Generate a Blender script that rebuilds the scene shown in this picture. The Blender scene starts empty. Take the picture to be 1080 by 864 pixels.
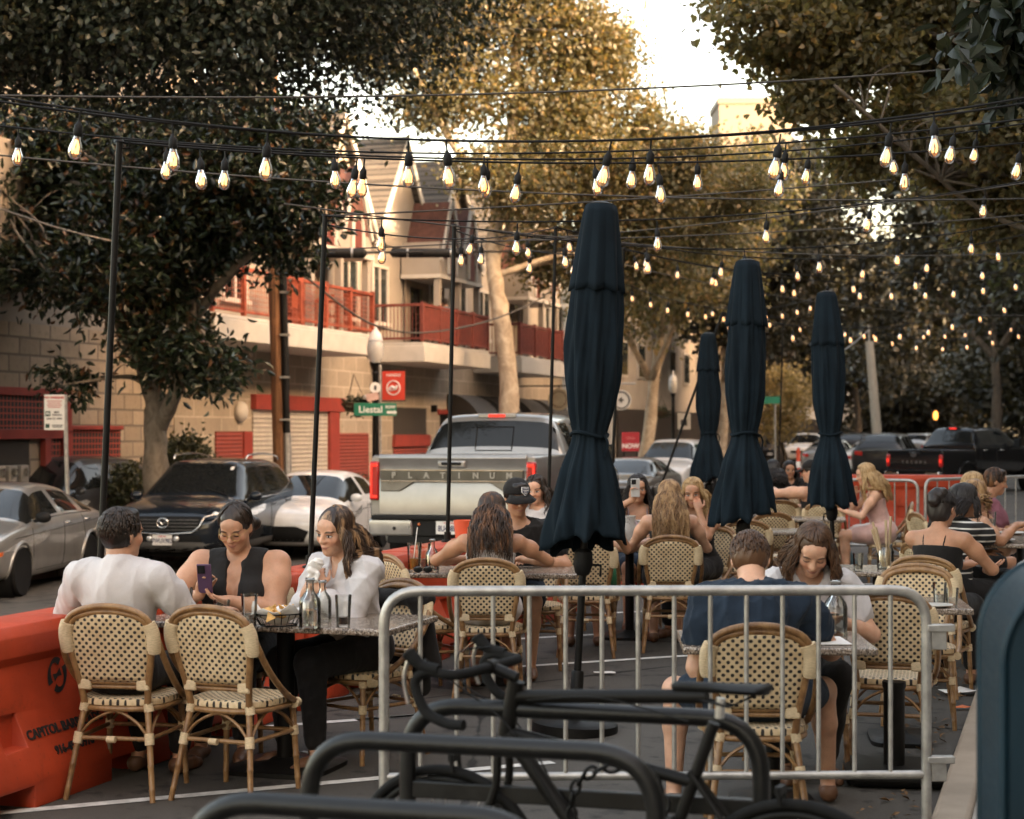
import bpy, bmesh, math, random
import numpy as np
from math import sin, cos, pi, radians, sqrt, atan2
from mathutils import Vector, Matrix, Euler
from mathutils.bvhtree import BVHTree
random.seed(7); RNG = np.random.default_rng(11)
SC = bpy.context.scene
COL = SC.collection
F, HOR, EYE = 1800.0, 457.0, 1.66           # focal length in photo pixels, horizon row, eye height
AX = radians(18.0); CA, SA = cos(AX), sin(AX)

def G(u, v, z=0.0):                          # street frame (across, along, up) -> world
    return Vector((u*CA + v*SA, -u*SA + v*CA, z))
def at(px, Y, z=0.0):                        # a point at depth Y seen in photo column px
    return Vector(((px-540)/F*Y, Y, z))
def at3(px, py, Y):
    return Vector(((px-540)/F*Y, Y, EYE-(py-HOR)/F*Y))
STREET_ROT = -AX

def ground_z(u):
    if u > -0.5: return 0.13
    if u > -8.3: return 0.0
    if u > -11.6:
        t = (-8.3-u)/3.3
        return -0.42*(t*t*(3-2*t))
    if u > -13.75: return -0.42
    return -0.29

# ---------------------------------------------------------------- mesh builder
class MB:
    def __init__(s): s.v = []; s.f = []; s.m = []
    def add(s, verts, faces, mi=0):
        o = len(s.v)
        s.v += [tuple(p) for p in verts]
        s.f += [tuple(i+o for i in f) for f in faces]
        s.m += [mi]*len(faces)
        return s
    def box(s, c, size, R=None, mi=0):
        x, y, z = size[0]/2, size[1]/2, size[2]/2
        vs = [Vector((sx*x, sy*y, sz*z)) for sz in (-1, 1) for sx, sy in ((-1,-1),(1,-1),(1,1),(-1,1))]
        if R is not None: vs = [R @ p for p in vs]
        c = Vector(c)
        return s.add([p+c for p in vs], [(3,2,1,0),(4,5,6,7),(0,1,5,4),(1,2,6,5),(2,3,7,6),(3,0,4,7)], mi)
    def bar(s, a, b, w, h, mi=0):             # box beam from a to b
        a, b = Vector(a), Vector(b); d = b-a; L = d.length
        q = d.to_track_quat('Y', 'Z').to_matrix()
        return s.box((a+b)/2, (w, L, h), q, mi)
    def tube(s, pts, r, n=8, closed=False, caps=True, mi=0):
        P = [Vector(p) for p in pts]; N = len(P)
        rr = r if hasattr(r, '__len__') else [r]*N
        T = []
        for i in range(N):
            a = P[(i-1) % N] if (closed or i > 0) else P[i]
            b = P[(i+1) % N] if (closed or i < N-1) else P[i]
            t = b-a
            T.append(t.normalized() if t.length > 1e-9 else Vector((0,0,1)))
        up = Vector((0,0,1)) if abs(T[0].z) < .9 else Vector((1,0,0))
        x = T[0].cross(up).normalized()
        vs = []
        for i in range(N):
            x = (x - T[i]*x.dot(T[i]))
            if x.length < 1e-6: x = T[i].orthogonal()
            x.normalize(); y = T[i].cross(x)
            for k in range(n):
                a = 2*pi*k/n
                vs.append(P[i] + (x*cos(a) + y*sin(a))*rr[i])
        fs = []
        M = N if closed else N-1
        for i in range(M):
            j = (i+1) % N
            for k in range(n):
                l = (k+1) % n
                fs.append((i*n+k, i*n+l, j*n+l, j*n+k))
        if caps and not closed:
            fs.append(tuple(range(n-1, -1, -1))); fs.append(tuple(range((N-1)*n, N*n)))
        return s.add(vs, fs, mi)
    def lathe(s, prof, n=24, c=(0,0,0), R=None, mi=0, caps=True):
        c = Vector(c); vs = []
        for r, z in prof:
            for k in range(n):
                a = 2*pi*k/n
                p = Vector((r*cos(a), r*sin(a), z))
                if R is not None: p = R @ p
                vs.append(p+c)
        fs = []
        for i in range(len(prof)-1):
            for k in range(n):
                l = (k+1) % n
                fs.append((i*n+k, i*n+l, (i+1)*n+l, (i+1)*n+k))
        if caps:
            if prof[0][0] > 1e-5: fs.append(tuple(range(n-1, -1, -1)))
            if prof[-1][0] > 1e-5: fs.append(tuple(range((len(prof)-1)*n, len(prof)*n)))
        return s.add(vs, fs, mi)
    def ell(s, c, r, R=None, n=14, m=9, mi=0):
        c = Vector(c); vs = []; fs = []
        for i in range(m+1):
            t = pi*i/m
            for k in range(n):
                a = 2*pi*k/n
                p = Vector((r[0]*sin(t)*cos(a), r[1]*sin(t)*sin(a), -r[2]*cos(t)))
                if R is not None: p = R @ p
                vs.append(p+c)
        for i in range(m):
            for k in range(n):
                l = (k+1) % n
                fs.append((i*n+k, i*n+l, (i+1)*n+l, (i+1)*n+k))
        return s.add(vs, fs, mi)
    def prism(s, poly, lo, hi, axis='x', mi=0):   # polygon in the other two axes, extruded lo..hi
        n = len(poly)
        def mk(p, t):
            if axis == 'x': return (t, p[0], p[1])
            if axis == 'y': return (p[0], t, p[1])
            return (p[0], p[1], t)
        vs = [mk(p, lo) for p in poly] + [mk(p, hi) for p in poly]
        fs = [tuple(range(n)), tuple(range(2*n-1, n-1, -1))]
        for i in range(n):
            j = (i+1) % n
            fs.append((j, i, n+i, n+j))
        return s.add(vs, fs, mi)
    def quad(s, a, b, c, d, mi=0): return s.add([a, b, c, d], [(0,1,2,3)], mi)
    def xf(s, M):
        s.v = [tuple(M @ Vector(p)) for p in s.v]; return s
    def build(s, name, mat, parent=None, bevel=0, smooth=35, subsurf=0, solid=0, recalc=False, segs=2, loc=None, rz=0):
        me = bpy.data.meshes.new(name)
        me.from_pydata(s.v, [], s.f)
        mats = mat if isinstance(mat, (list, tuple)) else [mat]
        for m in mats: me.materials.append(m)
        if len(mats) > 1: me.polygons.foreach_set('material_index', s.m)
        if recalc:
            bm = bmesh.new(); bm.from_mesh(me)
            bmesh.ops.recalc_face_normals(bm, faces=bm.faces); bm.to_mesh(me); bm.free()
        if smooth: shade(me, smooth)
        me.update()
        o = bpy.data.objects.new(name, me); COL.objects.link(o)
        if parent is not None: o.parent = parent
        if loc is not None: o.location = loc
        o.rotation_euler.z = rz
        if solid:
            m = o.modifiers.new('s', 'SOLIDIFY'); m.thickness = solid; m.offset = -1
        if bevel:
            m = o.modifiers.new('b', 'BEVEL'); m.width = bevel; m.segments = segs; m.limit_method = 'ANGLE'; m.angle_limit = radians(40)
        if subsurf:
            m = o.modifiers.new('ss', 'SUBSURF'); m.levels = subsurf; m.render_levels = subsurf
        return o

def shade(me, ang):
    me.polygons.foreach_set('use_smooth', [True]*len(me.polygons))
    if ang < 180: me.set_sharp_from_angle(angle=radians(ang))

def np_mesh(name, V, Fq, mat, parent=None, smooth=True, attr=None):
    """big mesh from numpy arrays: V (n,3), Fq (m,k)"""
    me = bpy.data.meshes.new(name)
    k = Fq.shape[1]
    me.vertices.add(len(V)); me.vertices.foreach_set('co', np.ascontiguousarray(V, np.float32).ravel())
    me.loops.add(Fq.size); me.loops.foreach_set('vertex_index', np.ascontiguousarray(Fq, np.int32).ravel())
    me.polygons.add(len(Fq)); me.polygons.foreach_set('loop_start', np.arange(0, Fq.size, k, dtype=np.int32))
    me.polygons.foreach_set('use_smooth', np.full(len(Fq), smooth, dtype=bool))
    me.materials.append(mat)
    if attr is not None:
        for an, arr in attr.items():
            a = me.attributes.new(an, 'FLOAT_VECTOR', 'POINT')
            a.data.foreach_set('vector', np.ascontiguousarray(arr, np.float32).ravel())
    me.update(calc_edges=True)
    o = bpy.data.objects.new(name, me); COL.objects.link(o)
    if parent is not None: o.parent = parent
    return o

def thing(name, label, cat, loc=(0,0,0), rz=0, group=None):
    o = bpy.data.objects.new(name, None); COL.objects.link(o)
    o.empty_display_size = .1
    o.location = loc; o.rotation_euler = (0, 0, rz)
    return tag(o, label, cat, group)
def tag(o, label=None, cat=None, group=None, kind=None):
    if label: o['label'] = label
    if cat: o['category'] = cat
    if group: o['group'] = group
    if kind: o['kind'] = kind
    return o
def struct(o): o['kind'] = 'structure'; return o
def kids(o): return KIDMAP.get(o.name, [])
KIDMAP = {}
def index_kids():
    KIDMAP.clear()
    for o in bpy.data.objects:
        if o.parent: KIDMAP.setdefault(o.parent.name, []).append(o)
def copy_tree(o, parent=None):
    c = o.copy(); COL.objects.link(c)
    if parent is not None: c.parent = parent
    for ch in kids(o): copy_tree(ch, c)
    return c
def dup(root, loc, rz, label, group=None):
    if root.name not in KIDMAP: index_kids()
    c = copy_tree(root); c.location = loc; c.rotation_euler = (0, 0, rz); c['label'] = label
    if group: c['group'] = group
    return c

def smoothpath(pts, n=6, closed=False):      # Catmull-Rom
    P = [Vector(p) for p in pts]; N = len(P); out = []
    rng = range(N) if closed else range(N-1)
    for i in rng:
        p1, p2 = P[i], P[(i+1) % N]
        p0 = P[(i-1) % N] if (closed or i > 0) else p1*2-p2
        p3 = P[(i+2) % N] if (closed or i+2 < N) else p2*2-p1
        for k in range(n):
            t = k/n
            out.append(0.5*((2*p1)+(p2-p0)*t+(2*p0-5*p1+4*p2-p3)*t*t+(3*p1-p0-3*p2+p3)*t*t*t))
    if not closed: out.append(P[-1])
    return out
def fillet(pts, r, n=6):                      # polyline with rounded corners
    P = [Vector(p) for p in pts]; out = [P[0]]
    for i in range(1, len(P)-1):
        a, b, c = P[i-1], P[i], P[i+1]
        d1 = (a-b); d2 = (c-b)
        rr = min(r, d1.length*.49, d2.length*.49)
        s, e = b+d1.normalized()*rr, b+d2.normalized()*rr
        for k in range(n+1):
            t = k/n
            out.append(s*(1-t)**2 + b*2*t*(1-t) + e*t*t)
    out.append(P[-1]); return out

def text_mb(body, size, depth=0.002, bold=0.0, align='CENTER'):
    cu = bpy.data.curves.new('lettering', 'FONT'); cu.body = body; cu.size = size
    cu.extrude = depth/2; cu.offset = bold; cu.align_x = align; cu.align_y = 'CENTER'; cu.resolution_u = 3
    o = bpy.data.objects.new('lettering', cu); COL.objects.link(o)
    me = bpy.data.meshes.new_from_object(o.evaluated_get(bpy.context.evaluated_depsgraph_get()))
    b = MB(); b.add([v.co.copy() for v in me.vertices], [tuple(p.vertices) for p in me.polygons])
    bpy.data.objects.remove(o); bpy.data.meshes.remove(me); bpy.data.curves.remove(cu)
    return b
def frame(origin, right, up):                 # local xy plane -> (right, up)
    r, u = Vector(right).normalized(), Vector(up).normalized(); n = r.cross(u)
    M = Matrix.Identity(4)
    for i in range(3): M[i][0], M[i][1], M[i][2], M[i][3] = r[i], u[i], n[i], origin[i]
    return M
# ---------------------------------------------------------------- node expressions
class X:
    def __init__(s, nt, sock): s.nt, s.k = nt, sock
    def _b(s, op, o, rev=False):
        n = s.nt.nodes.new('ShaderNodeMath'); n.operation = op
        a, b = (o, s) if rev else (s, o)
        for i, q in enumerate((a, b)):
            if isinstance(q, X): s.nt.links.new(q.k, n.inputs[i])
            elif q is not None: n.inputs[i].default_value = q
        return X(s.nt, n.outputs[0])
    def __add__(s, o): return s._b('ADD', o)
    __radd__ = __add__
    def __sub__(s, o): return s._b('SUBTRACT', o)
    def __rsub__(s, o): return s._b('SUBTRACT', o, True)
    def __mul__(s, o): return s._b('MULTIPLY', o)
    __rmul__ = __mul__
    def __truediv__(s, o): return s._b('DIVIDE', o)
    def f(s, op, o=None): return s._b(op, o)
    def step(s, lo, hi):
        n = s.nt.nodes.new('ShaderNodeMapRange'); n.interpolation_type = 'SMOOTHSTEP'
        s.nt.links.new(s.k, n.inputs[0]); n.inputs[1].default_value = lo; n.inputs[2].default_value = hi
        return X(s.nt, n.outputs[0])
def sep(nt, sock):
    n = nt.nodes.new('ShaderNodeSeparateXYZ'); nt.links.new(sock, n.inputs[0])
    return [X(nt, n.outputs[i]) for i in range(3)]
def coords(nt, kind='Object'):
    return nt.nodes.new('ShaderNodeTexCoord').outputs[kind]
def noise(nt, vec, scale, detail=4, rough=.55, dist=0):
    n = nt.nodes.new('ShaderNodeTexNoise'); n.inputs['Scale'].default_value = scale
    n.inputs['Detail'].default_value = detail; n.inputs['Roughness'].default_value = rough; n.inputs['Distortion'].default_value = dist
    nt.links.new(vec, n.inputs['Vector']); return X(nt, n.outputs['Fac'])
def mapped(nt, vec, scale=(1,1,1), loc=(0,0,0), rot=(0,0,0)):
    n = nt.nodes.new('ShaderNodeMapping'); n.inputs['Scale'].default_value = scale; n.inputs['Location'].default_value = loc; n.inputs['Rotation'].default_value = rot
    nt.links.new(vec, n.inputs[0]); return n.outputs[0]
def mix(nt, fac, a, b):
    n = nt.nodes.new('ShaderNodeMix'); n.data_type = 'RGBA'
    if isinstance(fac, X): nt.links.new(fac.k, n.inputs[0])
    else: n.inputs[0].default_value = fac
    for i, q in ((6, a), (7, b)):
        if isinstance(q, (tuple, list)): n.inputs[i].default_value = (*q[:3], 1)
        else: nt.links.new(q, n.inputs[i])
    return n.outputs[2]
def bump(nt, bsdf, h, strength=.3, dist=.01):
    n = nt.nodes.new('ShaderNodeBump'); n.inputs['Strength'].default_value = strength; n.inputs['Distance'].default_value = dist
    nt.links.new(h.k, n.inputs['Height']); nt.links.new(n.outputs[0], bsdf.inputs['Normal'])
MATS = {}
def newmat(name):
    m = bpy.data.materials.new(name); m.use_nodes = True
    nt = m.node_tree; b = nt.nodes['Principled BSDF']; MATS[name] = m
    return m, nt, b
def sc(c, k): return tuple(min(1, x*k) for x in c[:3])
def M(name, col=None, rough=.6, metal=0, var=.12, vs=6, bmp=0, bs=60, spec=.5, coat=0, trans=0, ior=1.45, alpha=1, emis=None, es=0, sss=0, streak=None, sheen=0, rv=.08):
    if name in MATS: return MATS[name]
    m, nt, b = newmat(name)
    co = coords(nt)
    if streak: co = mapped(nt, co, streak)
    nz = noise(nt, co, vs, 5)
    if var: nt.links.new(mix(nt, nz.step(.25, .75), sc(col, 1-var), sc(col, 1+var)), b.inputs['Base Color'])
    else: b.inputs['Base Color'].default_value = (*col, 1)
    if rv: nt.links.new((nz*rv*2+(rough-rv)).k, b.inputs['Roughness'])
    else: b.inputs['Roughness'].default_value = rough
    b.inputs['Metallic'].default_value = metal; b.inputs['Specular IOR Level'].default_value = spec
    b.inputs['Coat Weight'].default_value = coat; b.inputs['Coat Roughness'].default_value = .04
    b.inputs['Transmission Weight'].default_value = trans; b.inputs['IOR'].default_value = ior
    b.inputs['Sheen Weight'].default_value = sheen
    if sss: b.inputs['Subsurface Weight'].default_value = sss; b.inputs['Subsurface Radius'].default_value = (.02, .008, .004); b.inputs['Subsurface Scale'].default_value = .6
    if emis: b.inputs['Emission Color'].default_value = (*emis, 1); b.inputs['Emission Strength'].default_value = es; m.cycles.emission_sampling = 'NONE'
    if bmp: bump(nt, b, noise(nt, co, bs, 3), bmp)
    return m

def m_asphalt():
    m, nt, b = newmat('asphalt'); co = coords(nt)
    big = noise(nt, co, .35, 5, .6); fine = noise(nt, co, 160, 2, .8); mid = noise(nt, co, 4.5, 6, .65)
    base = mix(nt, big.step(.35, .65), (.056,.050,.043), (.092,.081,.069))
    spk = mix(nt, fine.step(.56, .70), base, (.17,.155,.135)); cs = noise(nt, co, 55, 3, .8); spk = mix(nt, cs.step(.60, .74)*.7, spk, (.14,.125,.11)); spk = mix(nt, cs.step(.36, .28)*.6, spk, (.012,.011,.010))
    stain = mix(nt, mid.step(.53, .66)*.7, spk, (.016,.015,.014))
    vo = nt.nodes.new('ShaderNodeTexVoronoi'); vo.feature = 'DISTANCE_TO_EDGE'; vo.inputs['Scale'].default_value = .28
    nt.links.new(mapped(nt, co, (1,1,0)), vo.inputs['Vector'])
    wob = (X(nt, vo.outputs[0]) + noise(nt, co, 3, 4)*.03).step(.022, .017)
    nt.links.new(mix(nt, wob*.85, stain, (.010,.009,.008)), b.inputs['Base Color'])
    b.inputs['Roughness'].default_value = .85; b.inputs['Specular IOR Level'].default_value = .3
    bump(nt, b, fine*.7 + cs + mid*.5, .6, .008); return m
def m_concrete(name, col, joint=0):
    m, nt, b = newmat(name); co = coords(nt)
    big = noise(nt, co, 1.2, 6, .65); fine = noise(nt, co, 90, 2, .8)
    c = mix(nt, big.step(.3, .7), sc(col, .72), sc(col, 1.12))
    c = mix(nt, fine.step(.62, .75)*.6, c, sc(col, .5))
    if joint:
        x, y, z = sep(nt, co)
        def line(q): return ((q/joint).f('FRACT')-.5).f('ABSOLUTE').step(.488, .495)
        c = mix(nt, line(x).f('MAXIMUM', line(y))*.8, c, sc(col, .25))
    nt.links.new(c, b.inputs['Base Color']); b.inputs['Roughness'].default_value = .9
    bump(nt, b, big*.6+fine*.5, .3, .01); return m
def m_granite():
    m, nt, b = newmat('granite'); co = coords(nt)
    vo = nt.nodes.new('ShaderNodeTexVoronoi'); vo.inputs['Scale'].default_value = 130; nt.links.new(co, vo.inputs['Vector'])
    r = sep(nt, vo.outputs['Color'])
    c = mix(nt, r[0].step(.3, .8), (.17,.125,.092), (.29,.225,.17))
    c = mix(nt, r[1].step(.74, .76), c, (.075,.058,.046)); c = mix(nt, r[2].step(.86, .88), c, (.40,.34,.28))
    nt.links.new(c, b.inputs['Base Color']); b.inputs['Roughness'].default_value = .22
    return m
def m_rattan():
    m, nt, b = newmat('rattan_cane'); co = coords(nt)
    lo = noise(nt, mapped(nt, co, (1,1,1)), 22, 3); st = noise(nt, mapped(nt, co, (120,120,8)), 1, 3)
    c = mix(nt, lo.step(.3, .7), (.150,.070,.026), (.30,.165,.066)); c = mix(nt, st.step(.5, .7)*.55, c, (.10,.045,.017))
    inf = nt.nodes.new('ShaderNodeObjectInfo')
    c = mix(nt, X(nt, inf.outputs['Random'])*.35, c, (.36,.21,.09))
    nt.links.new(c, b.inputs['Base Color']); b.inputs['Roughness'].default_value = .38
    bump(nt, b, st, .15, .004); return m
def m_weave(name, ax, px=.036, pz=.018, r=.0075):
    m, nt, b = newmat(name); co = coords(nt); xyz = sep(nt, co)
    wob = noise(nt, co, 25, 2)
    x, z = xyz[ax[0]]+(wob-.5)*.006, xyz[ax[1]]+(noise(nt, co, 31, 2)-.5)*.005
    row = (z/pz).f('FLOOR'); off = (row*.5).f('FRACT')       # 0 or .5
    fx = ((x/px+off).f('FRACT')-.5)*px; fz = ((z/pz).f('FRACT')-.5)*pz
    d = (fx*fx*.9+fz*fz*1.0).f('SQRT')
    dot = d.step(r*1.12, r*.86)
    strand = ((x/(px/6)).f('FRACT')-.5).f('ABSOLUTE'); strand2 = ((z/(pz/3)).f('FRACT')-.5).f('ABSOLUTE')
    cr = mix(nt, noise(nt, co, 14, 4).step(.3, .7), (.58,.42,.235), (.76,.60,.375))
    cr = mix(nt, (strand*strand2)*1.6, cr, (.34,.225,.115))
    inf = nt.nodes.new('ShaderNodeObjectInfo'); cr = mix(nt, X(nt, inf.outputs['Random'])*.35, cr, (.50,.36,.21)); cr = mix(nt, noise(nt, co, 3.5, 5, .7).step(.55, .8)*.45, cr, (.36,.25,.14))
    nt.links.new(mix(nt, dot, cr, (.016,.012,.010)), b.inputs['Base Color'])
    b.inputs['Roughness'].default_value = .5
    bump(nt, b, strand+strand2-dot*2, .35, .004); return m
def m_block(name, c1, c2, mortar, w, h, bmpk=.6, rot=None):
    m, nt, b = newmat(name); co = coords(nt)
    x, y, z = sep(nt, co)
    cb = nt.nodes.new('ShaderNodeCombineXYZ'); nt.links.new(y.k, cb.inputs[0]); nt.links.new(z.k, cb.inputs[1])
    br = nt.nodes.new('ShaderNodeTexBrick'); nt.links.new(cb.outputs[0], br.inputs['Vector'])
    br.inputs['Color1'].default_value = (*c1, 1); br.inputs['Color2'].default_value = (*c2, 1); br.inputs['Mortar'].default_value = (*mortar, 1)
    br.inputs['Scale'].default_value = 1; br.inputs['Mortar Size'].default_value = .022; br.inputs['Mortar Smooth'].default_value = .2
    br.inputs['Brick Width'].default_value = w; br.inputs['Row Height'].default_value = h; br.inputs['Bias'].default_value = 0
    nz = noise(nt, co, 9, 6, .7); big = noise(nt, co, .5, 4)
    c = mix(nt, nz.step(.5, .72)*.45, br.outputs[0], sc(c1, .55)); c = mix(nt, big.step(.45, .7)*.3, c, sc(c1, .6))
    nt.links.new(c, b.inputs['Base Color']); b.inputs['Roughness'].default_value = .9
    bump(nt, b, nz*.8 - X(nt, br.outputs['Fac'])*.9, bmpk, .03); return m
def m_mesh_red():
    """woven wire grille: red bars with dark gaps, real pattern of the grille sheet"""
    m, nt, b = newmat('red_wire_mesh'); x, y, z = sep(nt, coords(nt))
    def ln(q): return ((q/.105).f('FRACT')-.5).f('ABSOLUTE').step(.36, .41)
    k = ln(y).f('MAXIMUM', ln(z))
    nt.links.new(mix(nt, k, (.012,.009,.008), (.30,.05,.03)), b.inputs['Base Color']); b.inputs['Roughness'].default_value = .6
    return m
def m_slats(name, ca, cb, pitch, axis=2):
    m, nt, b = newmat(name); q = sep(nt, coords(nt))[axis]
    s = ((q/pitch).f('FRACT')-.5).f('ABSOLUTE')*2
    nz = noise(nt, coords(nt), 5, 4)
    nt.links.new(mix(nt, s.step(.78, .95), mix(nt, nz.step(.3,.7), sc(ca, .85), ca), cb), b.inputs['Base Color']); b.inputs['Roughness'].default_value = .55
    bump(nt, b, s, .6, .03); return m
def m_leaf(name, c1, c2, c3, trans=.35, rough=.45, bright=.0):
    m = bpy.data.materials.new(name); m.use_nodes = True; MATS[name] = m; nt = m.node_tree; nt.nodes.clear()
    geo = nt.nodes.new('ShaderNodeNewGeometry'); r = X(nt, geo.outputs['Random Per Island'])
    c = mix(nt, r.step(0, .7), c1, c2); c = mix(nt, r.step(.82, 1), c, c3)
    p = nt.nodes.new('ShaderNodeBsdfPrincipled'); p.inputs['Roughness'].default_value = rough; nt.links.new(c, p.inputs['Base Color'])
    t = nt.nodes.new('ShaderNodeBsdfTranslucent')
    tc = nt.nodes.new('ShaderNodeMix'); tc.data_type = 'RGBA'; tc.blend_type = 'MULTIPLY'; tc.inputs[0].default_value = 1
    nt.links.new(c, tc.inputs[6]); tc.inputs[7].default_value = (2.15, 1.95, 1.0, 1); tc.clamp_result = True
    nt.links.new(tc.outputs[2], t.inputs[0])
    mx = nt.nodes.new('ShaderNodeMixShader'); mx.inputs[0].default_value = trans
    nt.links.new(p.outputs[0], mx.inputs[1]); nt.links.new(t.outputs[0], mx.inputs[2])
    o = nt.nodes.new('ShaderNodeOutputMaterial'); nt.links.new(mx.outputs[0], o.inputs[0]); return m
def m_bark(name, c1, c2, sx=9, sz=1.6):
    m, nt, b = newmat(name); co = mapped(nt, coords(nt), (sx, sx, sz))
    a = noise(nt, co, 1.5, 6, .7, .6); big = noise(nt, coords(nt), 3, 3)
    c = mix(nt, a.step(.35, .65), c1, c2); c = mix(nt, big.step(.5, .7)*.5, c, sc(c2, 1.25))
    nt.links.new(c, b.inputs['Base Color']); b.inputs['Roughness'].default_value = .9; bump(nt, b, a, .8, .04); return m
def m_fabric(name, col, var=.15, fold=0):
    m, nt, b = newmat(name); co = coords(nt)
    w = noise(nt, mapped(nt, co, (1,1,1)), 420, 1); big = noise(nt, co, 5, 4)
    c = mix(nt, big.step(.3, .7), sc(col, 1-var), sc(col, 1+var)); c = mix(nt, w.step(.55, .7)*.35, c, sc(col, .6))
    nt.links.new(c, b.inputs['Base Color']); b.inputs['Roughness'].default_value = .85; b.inputs['Sheen Weight'].default_value = .06
    b.inputs['Specular IOR Level'].default_value = .2
    bump(nt, b, w*.08+noise(nt, co, 20, 3)*.3+noise(nt, mapped(nt, co, (1,1,.35), (0,0,0), (.5,.4,.3)), 7, 2, .5, 1.2)*1.0, .52, .024); return m
def m_glass(name, tint=(1,1,1), rough=0, ior=1.45):
    m, nt, b = newmat(name); b.inputs['Base Color'].default_value = (*tint, 1); b.inputs['Transmission Weight'].default_value = 1
    b.inputs['Roughness'].default_value = rough; b.inputs['IOR'].default_value = ior; return m
def m_thin(name, tint, gl=.15):
    m = bpy.data.materials.new(name); m.use_nodes = True; MATS[name] = m; nt = m.node_tree; nt.nodes.clear()
    t = nt.nodes.new('ShaderNodeBsdfTransparent'); t.inputs[0].default_value = (*tint, 1)
    g = nt.nodes.new('ShaderNodeBsdfGlossy'); g.inputs['Roughness'].default_value = .03
    fr = nt.nodes.new('ShaderNodeFresnel'); fr.inputs[0].default_value = 1.45
    mx = nt.nodes.new('ShaderNodeMixShader'); nt.links.new((X(nt, fr.outputs[0])*.9+gl*.3).k, mx.inputs[0])
    nt.links.new(t.outputs[0], mx.inputs[1]); nt.links.new(g.outputs[0], mx.inputs[2])
    o = nt.nodes.new('ShaderNodeOutputMaterial'); nt.links.new(mx.outputs[0], o.inputs[0]); return m
def m_paint(name, col, flake=.0, metal=.0, rough=.28):
    m, nt, b = newmat(name); co = coords(nt)
    fl = noise(nt, co, 5, 4)
    nt.links.new(mix(nt, fl.step(.3, .75), sc(col, .9), sc(col, 1.06)), b.inputs['Base Color'])
    b.inputs['Metallic'].default_value = metal; b.inputs['Roughness'].default_value = rough
    dark = max(col) < .1
    b.inputs['Coat Weight'].default_value = .45 if dark else .9; b.inputs['Coat Roughness'].default_value = .02
    if dark: b.inputs['Specular IOR Level'].default_value = .25
    return m
def m_carglass(name='car_glass', col=(.012,.013,.013)):
    m, nt, b = newmat(name); b.inputs['Base Color'].default_value = (*col, 1); b.inputs['Roughness'].default_value = .03
    b.inputs['Specular IOR Level'].default_value = .38; return m

ASPHALT = m_asphalt(); SIDEWALK = m_concrete('sidewalk_concrete', (.34,.30,.26), 1.5); KERB = m_concrete('kerb_concrete', (.33,.265,.20))
CONC = m_concrete('plain_concrete', (.33,.30,.26))
LINE = M('road_paint', (.62,.60,.56), .7, var=.25, vs=14)
GRANITE = m_granite(); CANE = m_rattan(); WEAVE_B = m_weave('weave_back', (0,2)); WEAVE_S = m_weave('weave_seat', (0,1))
WRAP = M('cream_wrap', (.66,.51,.315), .55, var=.2, vs=60, bmp=.5, bs=150, streak=(1,1,6))
BLACK = M('black_metal', (.0075,.0068,.006), .48, var=.3, vs=9, bmp=.05, spec=.2)
RACK = M('rack_paint', (.006,.0058,.0055), .40, var=.35, vs=14, bmp=.08, bs=70, spec=.45)
BLACKP = M('black_plastic', (.007,.0068,.0065), .6, var=.2, spec=.25)
RUBBER = M('rubber', (.008,.0078,.0075), .8, var=.3, vs=20, bmp=.1, spec=.2)
STEEL = M('galvanised_steel', (.40,.385,.36), .42, metal=.75, var=.22, vs=16, bmp=.08, bs=90)
CHROME = M('chrome', (.75,.74,.72), .12, metal=1, var=.05)
ALU = M('brushed_aluminium', (.55,.54,.52), .3, metal=.9, var=.1)
def m_worn(name, col, rough, pale, dirt=(.05,.04,.03), spec=.4):
    m, nt, b = newmat(name); co = coords(nt)
    c = mix(nt, noise(nt, co, 2.2, 5).step(.3, .7), sc(col, .78), sc(col, 1.15))
    sx = noise(nt, mapped(nt, co, (3,3,40), (0,0,0), (.3,.8,.2)), 2, 5, .7, 1.5)
    c = mix(nt, sx.step(.66, .72)*.45, c, pale)
    c = mix(nt, noise(nt, co, 6, 7, .75, .8).step(.56, .74)*.55, c, dirt)
    c = mix(nt, noise(nt, co, 60, 2).step(.68, .74)*.5, c, dirt)
    nt.links.new(c, b.inputs['Base Color']); nt.links.new((sx*.3+(rough-.12)).k, b.inputs['Roughness']); b.inputs['Specular IOR Level'].default_value = spec
    bump(nt, b, noise(nt, co, 14, 3), .12); return m
ORANGE = m_worn('orange_plastic', (.47,.056,.018), .5, (.60,.16,.08), (.13,.03,.015))
STUCCO = M('cream_stucco', (.30,.265,.225), .9, var=.09, vs=1.4, bmp=.25, bs=70)
STUCCO2 = M('grey_stucco', (.36,.32,.27), .9, var=.12, vs=.8, bmp=.25, bs=40)
WHITE = M('white_trim', (.47,.44,.395), .6, var=.08, vs=3)
BLOCK = m_block('split_face_block', (.27,.215,.155), (.38,.305,.225), (.17,.14,.11), .62, .30, .9)
BLOCK2 = m_block('smooth_block', (.26,.215,.165), (.33,.275,.21), (.42,.355,.28), .80, .40, .3)
SHINGLE = m_block('roof_shingles', (.10,.085,.07), (.16,.135,.11), (.05,.043,.036), .33, .16, .4)
REDP = M('red_paint', (.24,.036,.026), .5, var=.18, vs=3)
REDMESH = m_mesh_red()
SHUTTER = m_slats('roller_shutter', (.46,.42,.36), (.18,.16,.14), .10)
LOUVRE = m_slats('red_louvres', (.24,.04,.025), (.05,.012,.009), .085)
CANVAS = M('umbrella_canvas', (.0062,.0120,.0175), .85, var=.25, vs=4, bmp=.12, bs=300, spec=.15)
AWN = m_slats('awning_canvas', (.035,.033,.03), (.02,.019,.018), .3, 1)
WOODPOLE = m_bark('pole_wood', (.10,.045,.02), (.26,.125,.055), 14, .5)
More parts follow.
